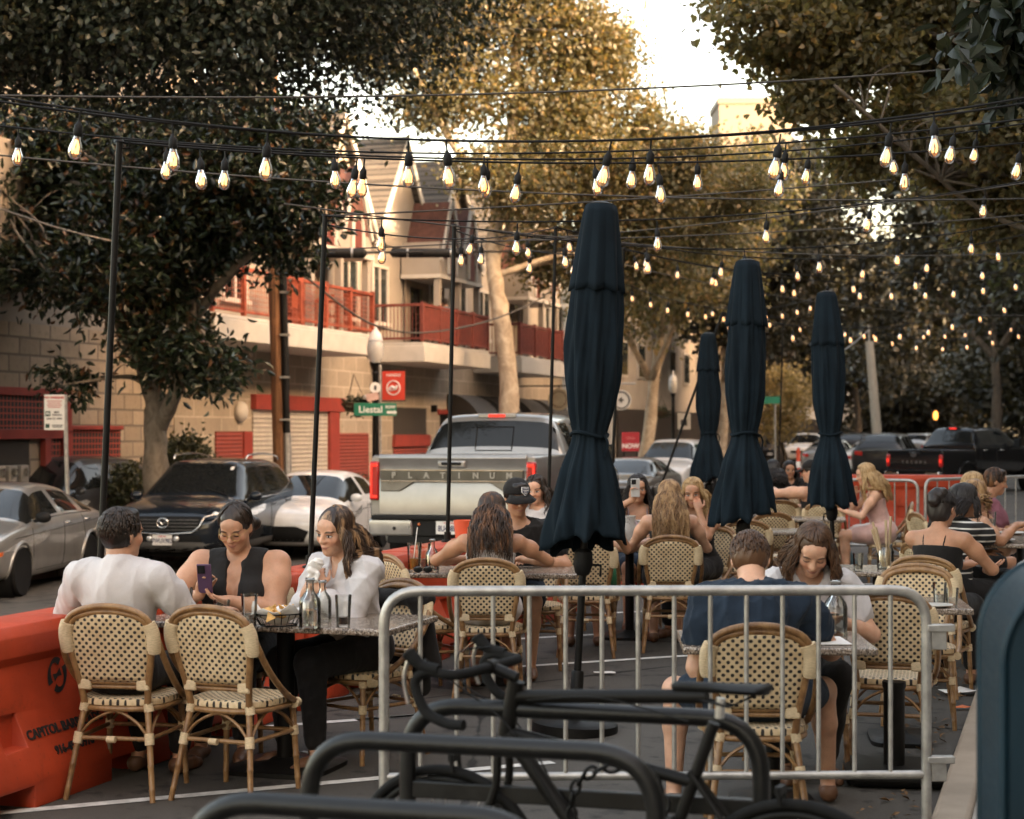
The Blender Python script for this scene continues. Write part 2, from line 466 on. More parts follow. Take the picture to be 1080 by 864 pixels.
BARK1 = m_bark('magnolia_bark', (.13,.105,.08), (.24,.20,.155), 4, 2)
BARK2 = m_bark('plane_bark', (.26,.20,.14), (.46,.38,.28), 2.2, 1.6)
BARK3 = m_bark('dark_bark', (.05,.04,.03), (.12,.095,.07), 6, 1.2)
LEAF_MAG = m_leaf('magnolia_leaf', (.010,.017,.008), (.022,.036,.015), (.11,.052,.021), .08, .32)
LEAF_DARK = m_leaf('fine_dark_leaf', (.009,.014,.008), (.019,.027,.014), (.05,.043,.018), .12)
LEAF_GOLD = m_leaf('plane_leaf', (.052,.054,.027), (.112,.098,.052), (.25,.175,.095), .42)
LEAF_LIT = m_leaf('lit_plane_leaf', (.075,.073,.038), (.135,.12,.065), (.24,.17,.085), .5)  # plane leaf with brighter colour, light on the right crown painted in
LEAF_MID = m_leaf('street_tree_leaf', (.024,.030,.015), (.05,.055,.026), (.11,.095,.042), .28)
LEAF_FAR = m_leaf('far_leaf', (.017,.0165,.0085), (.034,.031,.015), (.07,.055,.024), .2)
GLASS = m_glass('clear_glass', (.97,.98,.97)); TUMBLER = m_thin('thin_clear_glass', (.975,.98,.97), .06)
BULBGLASS = m_thin('bulb_glass', (1,.84,.62), .3)
FIL = M('bulb_filament', (1,.6,.2), .5, var=0, emis=(1,.55,.29), es=.34)
CARGLASS = m_carglass(); LENS_R = M('red_lens', (.35,.01,.008), .15, var=.1, coat=1)
LENS_ON = M('lit_brake_lens', (.5,.02,.01), .2, var=0, emis=(1,.035,.02), es=.16)
LENS_C = M('clear_lens', (.62,.62,.60), .1, metal=.5, var=.35, vs=30, coat=1); LENS_A = M('amber_lens', (.6,.13,.02), .2, var=.1, coat=1)
PAPER = M('white_paper', (.78,.75,.71), .8, var=.05, vs=30, bmp=.3, bs=40); LABELW = M('sign_white', (.72,.70,.66), .5, var=.05)
INKK = M('black_ink', (.02,.018,.017), .6, var=0, rv=0); INKW = M('white_ink', (.78,.76,.72), .5, var=0, rv=0)
GREEN = M('sign_green', (.015,.16,.09), .45, var=.05); SIGNR = M('sign_red', (.62,.06,.035), .5, var=.08); INKR = M('red_ink', (.5,.05,.04), .6, var=0, rv=0)
# ---------------------------------------------------------------- implicit-surface figures (surface nets)
def surf_nets(D, o, h):
    S = D < 0
    nx, ny, nz = D.shape
    c = np.zeros((nx-1, ny-1, nz-1), np.int8)
    for dx in (0,1):
        for dy in (0,1):
            for dz in (0,1):
                c += S[dx:nx-1+dx, dy:ny-1+dy, dz:nz-1+dz]
    act = (c > 0) & (c < 8)
    I = np.argwhere(act)
    if len(I) == 0: return np.zeros((0,3)), np.zeros((0,4), int)
    idx = np.full(act.shape, -1, np.int32); idx[act] = np.arange(len(I))
    cor = [(dx,dy,dz) for dx in (0,1) for dy in (0,1) for dz in (0,1)]
    val = {k: D[I[:,0]+k[0], I[:,1]+k[1], I[:,2]+k[2]] for k in cor}
    acc = np.zeros((len(I), 3)); cnt = np.zeros(len(I))
    for a in cor:
        for ax in range(3):
            if a[ax] == 0:
                b = list(a); b[ax] = 1; b = tuple(b)
                va, vb = val[a], val[b]; m = (va < 0) != (vb < 0)
                t = np.where(m, va/np.where(m, va-vb, 1), 0)
                for q in range(3):
                    acc[:, q] += np.where(m, a[q] + (t if q == ax else 0), 0)
                cnt += m
    V = (I + acc/cnt[:, None])*h + o
    fs = []
    for ax in range(3):
        s0 = [slice(None)]*3; s1 = [slice(None)]*3
        s0[ax] = slice(0, -1); s1[ax] = slice(1, None)
        A, B = S[tuple(s0)], S[tuple(s1)]
        for flip in (0, 1):
            e = (A & ~B) if not flip else (~A & B)
            E = np.argwhere(e)
            u, v = [(1,2),(2,0),(0,1)][ax]
            ok = (E[:,u] > 0) & (E[:,v] > 0) & (E[:,u] < D.shape[u]-1) & (E[:,v] < D.shape[v]-1)
            E = E[ok]
            q = []
            for du, dv in ((-1,-1),(0,-1),(0,0),(-1,0)):
                K = E.copy(); K[:,u] += du; K[:,v] += dv
                q.append(idx[K[:,0], K[:,1], K[:,2]])
            q = np.stack(q, 1)
            if flip: q = q[:, ::-1]
            fs.append(q)
    Fq = np.concatenate(fs); Fq = Fq[(Fq >= 0).all(1)]
    return V, Fq

def A3(p): return np.array([p[0], p[1], p[2]], float)
class SDF:
    def __init__(s): s.p = []; s.cuts = []; s.wr = None
    def cap(s, a, b, r1, r2=None, k=.02, neg=False):
        s.p.append(('c', A3(a), A3(b), r1, r1 if r2 is None else r2, k, neg)); return s
    def el(s, c, r, R=None, k=.03, neg=False):
        s.p.append(('e', A3(c), A3(r), np.eye(3) if R is None else np.array(R), k, neg)); return s
    def cut(s, p, n):                              # keep the side opposite to n
        n = A3(n); n = n/np.linalg.norm(n); s.cuts.append((n, float(n @ A3(p)))); return s
    def mesh(s, h, smooth=1):
        lo = np.full(3, 9e9); hi = -lo
        for q in s.p:
            if q[-1]: continue
            if q[0] == 'c':
                r = max(q[3], q[4]); a = np.minimum(q[1], q[2])-r; b = np.maximum(q[1], q[2])+r
            else: r = q[2].max(); a, b = q[1]-r, q[1]+r
            lo = np.minimum(lo, a); hi = np.maximum(hi, b)
        lo -= .03+2*h; hi += .03+2*h
        n = np.ceil((hi-lo)/h).astype(int)+1
        D = np.full(n, .08, np.float32)
        ax = [lo[i]+h*np.arange(n[i]) for i in range(3)]
        for q in s.p:
            if q[0] == 'c':
                r = max(q[3], q[4]); a = np.minimum(q[1], q[2])-r; b = np.maximum(q[1], q[2])+r; k = q[5]
            else: r = q[2].max(); a, b = q[1]-r, q[1]+r; k = q[4]
            mg = k+.03
            i0 = np.maximum(0, ((a-mg-lo)/h).astype(int)); i1 = np.minimum(n, ((b+mg-lo)/h).astype(int)+2)
            if (i1 <= i0).any(): continue
            sl = tuple(slice(i0[j], i1[j]) for j in range(3))
            x = ax[0][sl[0]][:,None,None]; y = ax[1][sl[1]][None,:,None]; z = ax[2][sl[2]][None,None,:]
            if q[0] == 'c':
                ab = q[2]-q[1]; L = ab @ ab + 1e-12
                px, py, pz = x-q[1][0], y-q[1][1], z-q[1][2]
                t = np.clip((px*ab[0]+py*ab[1]+pz*ab[2])/L, 0, 1)
                d = np.sqrt((px-t*ab[0])**2+(py-t*ab[1])**2+(pz-t*ab[2])**2) - (q[3]+(q[4]-q[3])*t)
            else:
                px, py, pz = x-q[1][0], y-q[1][1], z-q[1][2]; R = q[3]
                u = px*R[0,0]+py*R[1,0]+pz*R[2,0]; v = px*R[0,1]+py*R[1,1]+pz*R[2,1]; w = px*R[0,2]+py*R[1,2]+pz*R[2,2]
                k0 = np.sqrt((u/q[2][0])**2+(v/q[2][1])**2+(w/q[2][2])**2)
                k1 = np.sqrt((u/q[2][0]**2)**2+(v/q[2][1]**2)**2+(w/q[2][2]**2)**2)+1e-9
                d = k0*(k0-1)/k1
            d = d.astype(np.float32); cur = D[sl]
            if q[-1]:
                d = -d; hh = np.maximum(k-np.abs(cur-d), 0)/k; D[sl] = np.maximum(cur, d)+hh*hh*k*.25
            else:
                hh = np.maximum(k-np.abs(cur-d), 0)/k; D[sl] = np.minimum(cur, d)-hh*hh*k*.25
        if s.wr:
            amp, fr, seed = s.wr; rg = np.random.default_rng(seed)
            x, y, z = ax[0][:,None,None], ax[1][None,:,None], ax[2][None,None,:]
            wv = 0
            for i in range(5):
                kx, ky, kz = rg.normal(size=3)*fr*(1, 1, .75); ph = rg.uniform(0, 6)
                wx = np.sin(kx*.33*x+ky*.41*y+kz*.3*z+ph*2)*1.6
                wv = wv + (1-np.abs(np.sin(kx*x+ky*y+kz*z+ph+wx)))**2
            D = D - (amp*(wv-.75)).astype(np.float32)
        for nn, c in s.cuts:
            D = np.maximum(D, (ax[0][:,None,None]*nn[0]+ax[1][None,:,None]*nn[1]+ax[2][None,None,:]*nn[2]-c).astype(np.float32))
        V, Fq = surf_nets(D, lo, h)
        for _ in range(smooth):                        # light Laplacian
            acc = np.zeros_like(V); cn = np.zeros(len(V))
            for i in range(4):
                a, b = Fq[:, i], Fq[:, (i+1) % 4]
                np.add.at(acc, a, V[b]); np.add.at(cn, a, 1)
            m = cn > 0
            V[m] = V[m]*.5 + .5*acc[m]/cn[m][:, None]
        return V, Fq

def rot(ax, deg): return np.array(Matrix.Rotation(radians(deg), 3, ax))
HAIRMATS = {}
def hairmat(name, c1, c2, c3=None):
    if name in MATS: return MATS[name]
    m, nt, b = newmat(name); geo = nt.nodes.new('ShaderNodeNewGeometry'); r = X(nt, geo.outputs['Random Per Island'])
    co = coords(nt); z = sep(nt, co)[2]
    st = noise(nt, mapped(nt, co, (90,90,7)), 1, 3)
    c = mix(nt, (r*.5+st*.5).step(.25, .75), c1, c2)
    if c3: c = mix(nt, (noise(nt, mapped(nt, co, (26,26,3)), 1, 3)).step(.45, .65), c, c3)
    nt.links.new(c, b.inputs['Base Color']); b.inputs['Roughness'].default_value = .38; b.inputs['Specular IOR Level'].default_value = .4
    bump(nt, b, st, .4, .006); return m
def skinmat(name, col, down=False, lip=(.40,.16,.125), brow=(.05,.03,.02), smile=0.0):
    """skin whose lips, brows and eyes follow the head's own coordinates (attribute hl)"""
    if name in MATS: return MATS[name]
    m, nt, b = newmat(name)
    at_ = nt.nodes.new('ShaderNodeAttribute'); at_.attribute_name = 'hl'
    x, y, z = sep(nt, at_.outputs['Vector']); ax_ = x.f('ABSOLUTE')
    co = coords(nt); n1 = noise(nt, co, 9, 5); n2 = noise(nt, co, 140, 2)
    c = mix(nt, n1.step(.3, .7), sc(col, .84), sc(col, 1.12)); c = mix(nt, noise(nt, co, 26, 4, .7).step(.52, .72)*.35, c, (col[0]*1.05, col[1]*.80, col[2]*.72)); c = mix(nt, n2.step(.5, .75)*.25, c, sc(col, .66))
    front = y.step(.02, .04)
    def ell(px, pz, a, bb, soft=.3, curve=0.0, ref=0.0):
        dz = z-pz
        if curve: dz = dz - (ax_-ref)*(ax_-ref)*curve
        q = ((ax_-px)*(ax_-px))*(1/a**2) + dz*dz*(1/bb**2)
        return q.step(1+soft, 1-soft)*front
    cheek = ell(.042, -.03, .026, .022, .9)
    c = mix(nt, cheek*.35, c, (min(1, col[0]*1.12), col[1]*.72, col[2]*.66))
    c = mix(nt, ell(.033, .004, .023, .016, .8)*.35, c, sc(col, .6))
    c = mix(nt, ell(.035, .027, .021, .0048, .5, -14, .037)*.85, c, brow)
    if down:
        c = mix(nt, ell(.033, -.004, .016, .0035, .5, 16, .033)*.92, c, (.02,.012,.01))
    else:
        c = mix(nt, ell(.033, .003, .0155, .0082, .3), c, (.02,.012,.01))
        c = mix(nt, ell(.033, .002, .0135, .0058, .2), c, (.62,.58,.54))
        c = mix(nt, ell(.032, .0025, .0062, .0066, .2), c, (.03,.016,.01))
    c = mix(nt, ell(0, -.061, .023+.002*smile, .0078, .45, smile*9, 0)*.75, c, lip)
    c = mix(nt, ell(0, -.0612, .023+.003*smile, .0013, .6, smile*9, 0)*.75, c, sc(lip, .3))
    nt.links.new(c, b.inputs['Base Color']); b.inputs['Roughness'].default_value = .45; b.inputs['Specular IOR Level'].default_value = .35
    b.inputs['Subsurface Weight'].default_value = .12; b.inputs['Subsurface Radius'].default_value = (.6,.25,.15); b.inputs['Subsurface Scale'].default_value = .02
    bump(nt, b, n2+noise(nt, co, 35, 4)*.8, .2, .004); return m

LIGHT, OLIVE, TAN, DARKSK = (.58,.33,.215), (.50,.27,.165), (.44,.225,.13), (.20,.10,.065)

def hand(S, wrist, d, nrm, side, curl=.35, spread=.1, sc_=1.0, thumb=.5):
    """palm, four bent fingers of their own length and a thumb leaving the side of the palm.
    d: direction wrist->knuckles, nrm: palm-facing normal, side +1: thumb towards +(d x nrm)"""
    w = A3(wrist); d = A3(d); d /= np.linalg.norm(d); nrm = A3(nrm); nrm -= d*(nrm @ d); nrm /= np.linalg.norm(nrm)
    t = np.cross(d, nrm)*side
    R = np.stack([t, nrm, d], 1)
    S.el(w+d*.048*sc_, np.array([.040, .016, .052])*sc_, R, .012)
    S.cap(w-d*.01, w+d*.03*sc_, .024*sc_, .026*sc_, .015)
    for i, (off, L) in enumerate(((.027,.072),(.009,.080),(-.010,.074),(-.027,.058))):
        L *= sc_
        base = w+d*(.086-.004*abs(i-1.2))*sc_+t*off*sc_
        dd = d+t*spread*(1.5-i)*.5; dd /= np.linalg.norm(dd)
        a1, a2, a3 = curl*1.0, curl*2.1, curl*2.9
        p = base; r = .0092*sc_
        S.cap(base-d*.03*sc_, base, r*1.05, r, .008)
        for a, f, rr in ((a1,.45,r),(a2,.30,r*.92),(a3,.25,r*.82)):
            q = p+(dd*cos(a)+nrm*sin(a))*L*f
            S.cap(p, q, rr, rr*.93, .003); p = q
    p0 = w+d*.022*sc_+t*.026*sc_
    d1 = d*.62+t*.72+nrm*.3; d1 /= np.linalg.norm(d1); d2 = d*.9+t*.25*(1-thumb)+nrm*.55*thumb; d2 /= np.linalg.norm(d2)
    p1 = p0+d1*.040*sc_; p2 = p1+d2*.032*sc_; p3 = p2+(d2+nrm*.25*thumb)*.026*sc_
    S.cap(p0, p1, .0145*sc_, .0115*sc_, .012); S.cap(p1, p2, .0108*sc_, .0100*sc_, .004); S.cap(p2, p3, .0100*sc_, .0085*sc_, .004)
    return w+d*.09*sc_

def ik(a, c, l1, l2, pole):
    a, c, pole = A3(a), A3(c), A3(pole)
    v = c-a; L = np.linalg.norm(v); Lm = (l1+l2)*.995
    if L > Lm: c = a+v/L*Lm; v = c-a; L = Lm
    x = (l1*l1-l2*l2+L*L)/(2*L); hgt = sqrt(max(l1*l1-x*x, 0)); u = v/L
    p = pole-a; p = p-u*(p @ u); p /= (np.linalg.norm(p)+1e-9)
    return a+u*x+p*hgt, c

def person(label, pos, face, skin='skin_light', sexf=True, hair=None, hairM=None, top=None, topM=None, bottom='trousers', botM=None, shoeM=None,
           lean=0, yaw=0, pitch=0, roll=0, hl=(-.12,.42,.80), hr=(.12,.42,.80), el_=(-.6,-.2,.5), er=(.6,-.2,.5),
           handL=None, handR=None, heavy=1.0, h=.009, scale=1.0, seat=.47, knees=None, feet=None, twist=0, z0=0, headz=0, sleeve=.55, group=None, neckdy=0, jaw=1.0, beard=None):
    """A seated figure, local +Y = the way it faces. Returns the body object (one continuous surface)."""
    B = SDF(); sx = -1
    W = heavy
    hipz = seat+.085
    hip = np.array([0, .0, hipz])
    Rl = rot('X', -lean); Rt = rot('Z', twist)
    tf = .865 if sexf else .885                                         # sitting torsos are a little compressed
    def T(p): p = A3(p); return hip + Rl @ (Rt @ np.array([p[0], p[1], (p[2]-.555)*tf]))      # torso frame, modelled with hips at z=.555
    RT = Rl @ Rt; RT0 = RT
    sh = .172 if sexf else .198
    sh *= (1+(W-1)*.55)
    shL, shR = T((-sh,0,1.045)), T((sh,0,1.045))
    tors = []                                                           # kept for the garments
    def te(c, r, k=.05): tors.append(('e', T(c), np.array(r), k))
    if sexf:
        te((0,-.01,.57), (.178*W,.135*W,.125)); te((0,.0,.70), (.128*W,.10*W,.14)); te((0,.0,.90), (.138*W,.098*W,.15)); te((0,-.012,1.0), (.148*W,.085*W,.085))
        for s in (-1, 1): te((s*.066*W,.085*W,.885), (.064*W,.058*W,.064*W), .03)
        if W > 1.1: te((0,.06,.68), (.16*W,.12*W,.13))
    else:
        te((0,-.01,.57), (.165*W,.13*W,.12)); te((0,.0,.70), (.142*W,.105*W,.15)); te((0,.0,.91), (.168*W,.112*W,.16)); te((0,-.012,1.0), (.175*W,.095*W,.09))
    for e in tors: B.el(e[1], e[2], RT, e[3])
    r0 = (.050 if sexf else .060)*(1+(W-1)*.9)
    for s, S0 in ((-1, shL), (1, shR)):
        B.cap(T((s*.05,-.015,1.065)), S0, .052, r0, .05)                 # shoulder girdle
    nb = T((0,-.015,1.08)); hc = T((0,.03+neckdy,1.08))+RT0 @ np.array([0,0,.172+headz])
    nr = (.050 if sexf else .060)*(1+(W-1)*.4)
    RH = RT @ rot('Z', yaw) @ rot('X', pitch) @ rot('Y', roll)
    RH = rot('X', lean*.0) @ RH
    def Hd(p): return hc + RH @ A3(p)
    B.cap(nb, Hd((0,-.022,-.06)), nr*1.1, nr*.95, .03)
    # head
    B.el(Hd((0,-.012,.032)), (.073,.092,.086), RH, .02)
    B.el(Hd((0,.022,-.035)), (.060*jaw,.066,.078), RH, .03)
    B.el(Hd((0,.062,-.092)), (.024*jaw,.022,.018), RH, .03)
    B.el(Hd((0,.060,.045)), (.05,.03,.03), RH, .03)
    for s in (-1, 1):
        B.el(Hd((s*.036,.062,-.022)), (.026*jaw,.022,.022), RH, .02)
        B.el(Hd((s*.033,.094,.004)), (.017,.014,.013), RH, .012, True)
        B.el(Hd((s*.033,.073,.003)), (.0135,.0135,.0125), RH, .006)
        B.el(Hd((s*.033,.083,.024)), (.022,.010,.006), RH, .012)
        B.el(Hd((s*.075,-.01,-.005)), (.010,.02,.031), RH @ rot('Z', s*25), .008)
    B.cap(Hd((0,.086,.012)), Hd((0,.106,-.024)), .0085, .0125, .012)
    for s in (-1, 1): B.el(Hd((s*.012,.096,-.027)), (.009,.01,.008), RH, .008)
    B.el(Hd((0,.085,-.056)), (.022,.010,.0065), RH, .008); B.el(Hd((0,.083,-.067)), (.019,.011,.0075), RH, .008)
    # arms
    l1, l2 = (.275, .235) if sexf else (.295, .255)
    arms = {}
    for s, S0, ht, pole, hp in ((-1, shL, hl, el_, handL), (1, shR, hr, er, handR)):
        E, Wt = ik(S0, ht, l1, l2, pole); arms[s] = (S0, E, Wt)
        aw = (1+(W-1)*1.5)
        ra, rb, rw = ((.046,.036,.024) if sexf else (.054,.043,.029))
        B.cap(S0, E, ra*aw, rb*aw, .03); B.el(S0*.62+E*.38+np.array([0,0,.006]), (.048*aw, .048*aw, .048*aw) if sexf else (.058*aw,)*3, None, .05)
        B.cap(E, E*.6+Wt*.4, rb*aw*.98, (rb+.002)*aw*.96, .02); B.cap(E*.6+Wt*.4, Wt, rb*aw*.95, rw*(1+(W-1)*.5), .02)
        hp = dict(hp or {}); d = hp.pop('d', None); nn = hp.pop('n', (0,0,-1)); ts = hp.pop('t', None)
        if d is None: d = (Wt-E)
        d = A3(d); side = hp.pop('side', None)
        if side is None:                                                # thumb side from handedness
            side = 1 if s < 0 else -1
            side = -side
        hand(B, Wt, d, nn, side, sc_=.93 if sexf else 1.05, **hp)
    # legs
    kn = knees or ((-.10,.43,hipz-.03), (.10,.43,hipz-.03)); ft = feet or ((-.11,.40,.09), (.11,.40,.09))
    legs = {}
    for i, s in enumerate((-1, 1)):
        H0 = hip+np.array([s*.092*W,.0,-.01]); K = A3(kn[i]); A = A3(ft[i]); legs[s] = (H0, K, A)
        lw = (1+(W-1)*.9)
        B.cap(H0, K, .088*lw, .057*lw, .04); B.cap(K, K*.65+A*.35, .055*lw, .056*lw, .03); B.cap(K*.65+A*.35, A, .053*lw, .034, .02)
        fd = A-K; fd[2] = 0; fdir = np.array([0, 1., 0]); fdir = fdir+.4*np.array([s*.3,0,0]); fdir /= np.linalg.norm(fdir)
        B.cap(A+np.array([0,-.03,-.045]), A+fdir*.15+np.array([0,0,-.062]), .034, .024, .03)
    V, Fq = B.mesh(h, 1)
    loc = Vector((pos[0], pos[1], z0))
    HL = (V-hc) @ RH
    near = np.linalg.norm(HL, axis=1) < .16
    HL[~near] = (0, -.2, -.2)
    o = np_mesh('person', V*scale if scale != 1 else V, Fq, MATS[skin], attr={'hl': HL})
    o.location = loc; o.rotation_euler.z = radians(face)
    tag(o, label, 'person', group)
    def addm(name, S, hh, mat, sm=1):
        v, f = S.mesh(hh, sm)
        if len(v): return np_mesh(name, v*scale, f, mat, o)
    # ---- garments
    hg = h if h < .008 else max(h, .008)
    if top:
        kind = top.split('+')[0]
        g = SDF(); inf = .012 if kind in ('tee','shirt','stripe') else .008
        for e in tors: g.el(e[1], e[2]+inf, RT, e[3]+.02)
        sl = {'tee': .58, 'stripe': .55, 'shirt': 2, 'sweater': 2}.get(kind)
        if sl:
            for s in (-1, 1):
                S0, E, Wt = arms[s]; aw = (1+(W-1)*1.5); ra = ((.046,.036) if sexf else (.054,.043))
                g.cap(T((s*.05,-.015,1.065)), S0, .052+inf, r0+inf, .06)
                if sl < 1: g.cap(S0, S0+(E-S0)*sl, (ra[0]+.016)*aw, (ra[1]+.026)*aw, .03); g.el(S0*.62+E*.38+np.array([0,0,.006]), (.060*aw,)*3 if sexf else (.070*aw,)*3, None, .05)
                else:
                    g.cap(S0, E, (ra[0]+.016)*aw, (ra[1]+.016)*aw, .04); g.el(S0*.62+E*.38+np.array([0,0,.006]), (.057*aw,)*3 if sexf else (.061*aw,)*3, None, .05); g.cap(E, E+(Wt-E)*sleeve, (ra[1]+.016)*aw, (ra[1]+.013)*aw, .03)
                    if sleeve < .9: g.cap(E+(Wt-E)*(sleeve-.12), E+(Wt-E)*sleeve, (ra[1]+.019)*aw, (ra[1]+.018)*aw, .004)
            if kind == 'shirt':
                g.cap(T((0,-.02,1.075)), T((0,-.022,1.098)), nr+.018, nr+.014, .012)
                g.el(T((0,.09,1.10)), (.035,.09,.075), RT @ rot('X', -20), .01, True)
                g.cap(T((0,-.0,1.09)), Hd((0,0,-.02)), nr+.006, nr+.012, .004, True)
            else:
                g.cap(nb+RT @ np.array([0,.025,.0]), nb+RT @ np.array([0,.04,.12]), nr+.022, nr+.05, .006, True)
            g.cut(T((0,0,.53)), RT @ np.array([0,0,-1.])); g.wr = (.0070, 18, len(label)*7)
        elif kind in ('tank','halter','strap','strapless','dress','vest'):
            tz = {'tank': .99, 'halter': .97, 'strap': .985, 'strapless': .96, 'dress': .965, 'vest': 1.0}[kind]
            g.wr = (.002, 15, len(label)*7)
            g.cut(T((0,0,.52)), RT @ np.array([0,0,-1.]))
            if kind in ('halter','tank','vest'):
                for s, S0 in ((-1, shL), (1, shR)):
                    g.cap(T((s*.05,-.015,1.065)), S0, .052+inf, r0+inf, .06)
                for s, S0 in ((-1, shL), (1, shR)):
                    rs = {'halter': .108, 'tank': .105, 'vest': .10}[kind]*(1+(W-1)*.4)
                    for dy in (-.09,-.03,.05,.13): g.el(S0+RT @ np.array([s*(.06 if kind == 'halter' else .035),dy,.01]), (rs,rs,rs*1.25), RT, .006, True)
                if kind == 'halter':
                    for q in range(7): g.el(T((0,.20-.012*q,1.13-.048*q)), np.array([.062-.0072*q,.14,.05]), RT, .008, True)
                    g.cap(T((0,-.15,1.09)), T((0,.05,1.13)), .052, .06, .006, True)
                else:
                    g.cap(nb+RT @ np.array([0,.05,-.02]), nb+RT @ np.array([0,.08,.12]), nr+.03, nr+.07, .006, True)
            else: g.cut(T((0,0,tz)), RT @ np.array([0,0,1.]))
        tM = topM
        addm({'tee':'t_shirt','shirt':'shirt','stripe':'blouse','sweater':'sweater','tank':'tank_top','halter':'halter_top','strap':'strap_top','strapless':'strapless_top','dress':'dress','vest':'vest'}[kind], g, hg, tM)
        if kind in ('strap','dress'):
            st = SDF(); rr = {'tank': .022, 'halter': .034, 'strap': .006, 'vest': .03, 'dress': .007}[kind]; xw = .085*W
            for s in (-1, 1):
                ctl = [T((s*xw*.95,.10*W,.93)), T((s*xw*(.62 if kind == 'halter' else .95),.075*W,1.04)), T((s*xw*(.55 if kind == 'halter' else .9),.0,1.115 if kind == 'halter' else 1.112)), T((s*xw*.85,-.075*W,1.06)), T((s*xw*.75,-.10*W,.93))]
                ctl = [A3(p) for p in smoothpath([tuple(c) for c in ctl], 5)]
                for a, b in zip(ctl[:-1], ctl[1:]): st.cap(a, b, rr, rr, .006)
            addm('shoulder_strap', st, min(hg, .006) if rr < .01 else hg, tM)
    if bottom:
        g = SDF(); lw = (1+(W-1)*.9); inf = .012
        g.el(tors[0][1], tors[0][2]+inf, RT, .05)
        for s in (-1, 1):
            H0, K, A = legs[s]
            g.cap(H0, K, .088*lw+inf, .057*lw+inf*1.3, .05)
            if bottom in ('trousers', 'jeans'): g.cap(K, A+(K-A)*.12, .055*lw+inf*1.4, .042+inf, .03)
        if bottom in ('shorts', 'skirt'):
            g.p = g.p[:1]
            for s in (-1, 1):
                H0, K, A = legs[s]; g.cap(H0, H0+(K-H0)*.66, .088*lw+inf, .07*lw+inf*1.5, .05 if bottom == 'shorts' else .12)
            if bottom == 'skirt': g.cap(legs[-1][0]*.5+legs[1][0]*.5, (legs[-1][1]+legs[1][1])*.5*.6+hip*.4, .09, .06, .1)
            for s in (-1, 1): pass
        g.cut((0,0,hipz+.14), (0,0,1)); g.wr = (.003, 15, 3+len(label))
        addm({'jeans':'jeans','trousers':'trousers','shorts':'shorts','skirt':'skirt'}[bottom], g, hg, botM)
    if shoeM:
        for s in (-1, 1):
            A = legs[s][2]; fdir = np.array([s*.12, 1., 0]); fdir /= np.linalg.norm(fdir)
            g = SDF(); g.cap(A+np.array([0,-.035,-.045]), A+fdir*.10+np.array([0,0,-.055]), .042, .036, .03); g.cap(A+fdir*.1+np.array([0,0,-.058]), A+fdir*.165+np.array([0,0,-.066]), .036, .026, .02)
            g.cut(A+np.array([0,0,-.086]), (0,0,-1)); g.cut(A+np.array([0,-.02,-.01]), (0,0,1))
            addm('shoe', g, hg, shoeM)
    # ---- hair
    if hair:
        st = hair.split('+'); kind = st[0]; hs = max(h*.85, .006)
        g = SDF(); up = -1 if kind in ('short',) else 0
        g.el(Hd((0,-.018,.038)), (.083,.098,.092), RH, .01)
        if kind == 'short':
            g.el(Hd((0,-.03,-.01)), (.074,.067,.062), RH, .03); g.el(Hd((0,.035,.10)), (.058,.045,.03), RH, .02)
            g.el(Hd((0,.115,-.05)), (.12,.085,.105), RH, .01, True); g.el(Hd((.0,-.02,-.125)), (.1,.12,.05), RH, .01, True)
            for s in (-1,1): g.el(Hd((s*.09,.015,-.03)), (.03,.035,.045), RH, .01, True)
        else:
            g.el(Hd((0,-.045,-.02)), (.078,.062,.085), RH, .03)
            g.el(Hd((0,.135,-.03)), (.072,.095,.108), RH, .012, True); g.el(Hd((0,.12,.03)), (.056,.07,.052), RH, .02, True)
        g.wr = (.0022, 55, 5)
        if kind == 'updo':
            bx = np.array([0,-.10,.075]) if 'low' not in st else np.array([0,-.115,-.03])
            rg = np.random.default_rng(len(label))
            for i in range(9):
                q = rg.normal(size=3)*.028; g.el(Hd(bx+q), (.038,.035,.035), RH, .012)
        addm('hair', g, hs, hairM)
        if kind in ('long', 'bob', 'curly', 'short', 'updo'):
            mb = MB(); rg = np.random.default_rng(len(label)*13+1)
            n = {'long': 900, 'bob': 600, 'curly': 600, 'short': 900, 'updo': 90}[kind]
            if h > .0088: n = int(n*.4)
            a0, a1 = (-168, 168) if kind in ('long','bob','curly') else (-130, 130)
            if 'side' in st: a0, a1 = -122, 62
            Lh = {'long': .36, 'bob': .16, 'curly': .17, 'short': 0, 'updo': 0}[kind]
            for q in st[1:]:
                if q.startswith('L'): Lh = float(q[1:])
            dn = RT @ np.array([0,0,-1.]); dn = dn*.65+np.array([0,0,-.35]); bk = RT @ np.array([0,-1.,0]); RTx = RT @ np.array([1.,0,0])
            for i in range(n):
                az = rg.uniform(a0, a1)                                   # 0 = back
                if kind == 'short': az = rg.uniform(-150, 150)
                a = radians(az); sd = np.array([sin(a), -cos(a), 0])
                pts = []; th0 = rg.uniform(1, 16) if i % 2 else rg.uniform(3, 45); th1 = 98 if abs(az) < 115 else 84
                if kind == 'short': th0 = rg.uniform(0, 110); th1 = min(th0+16, 128 if abs(az) < 95 else 78)
                frontal = kind != 'short' and abs(az) > 124
                if frontal: th0 = rg.uniform(1, 30); th1 = 52
                for j in range(6):
                    th = radians(th0+(th1-th0)*j/5)
                    rr = np.array([.086,.101,.095])*(1+rg.normal()*.012+.018*(j > 1))
                    p = np.array([sd[0]*sin(th)*rr[0], sd[1]*sin(th)*rr[1]-.018, cos(th)*rr[2]+.038]); pts.append(Hd(p))
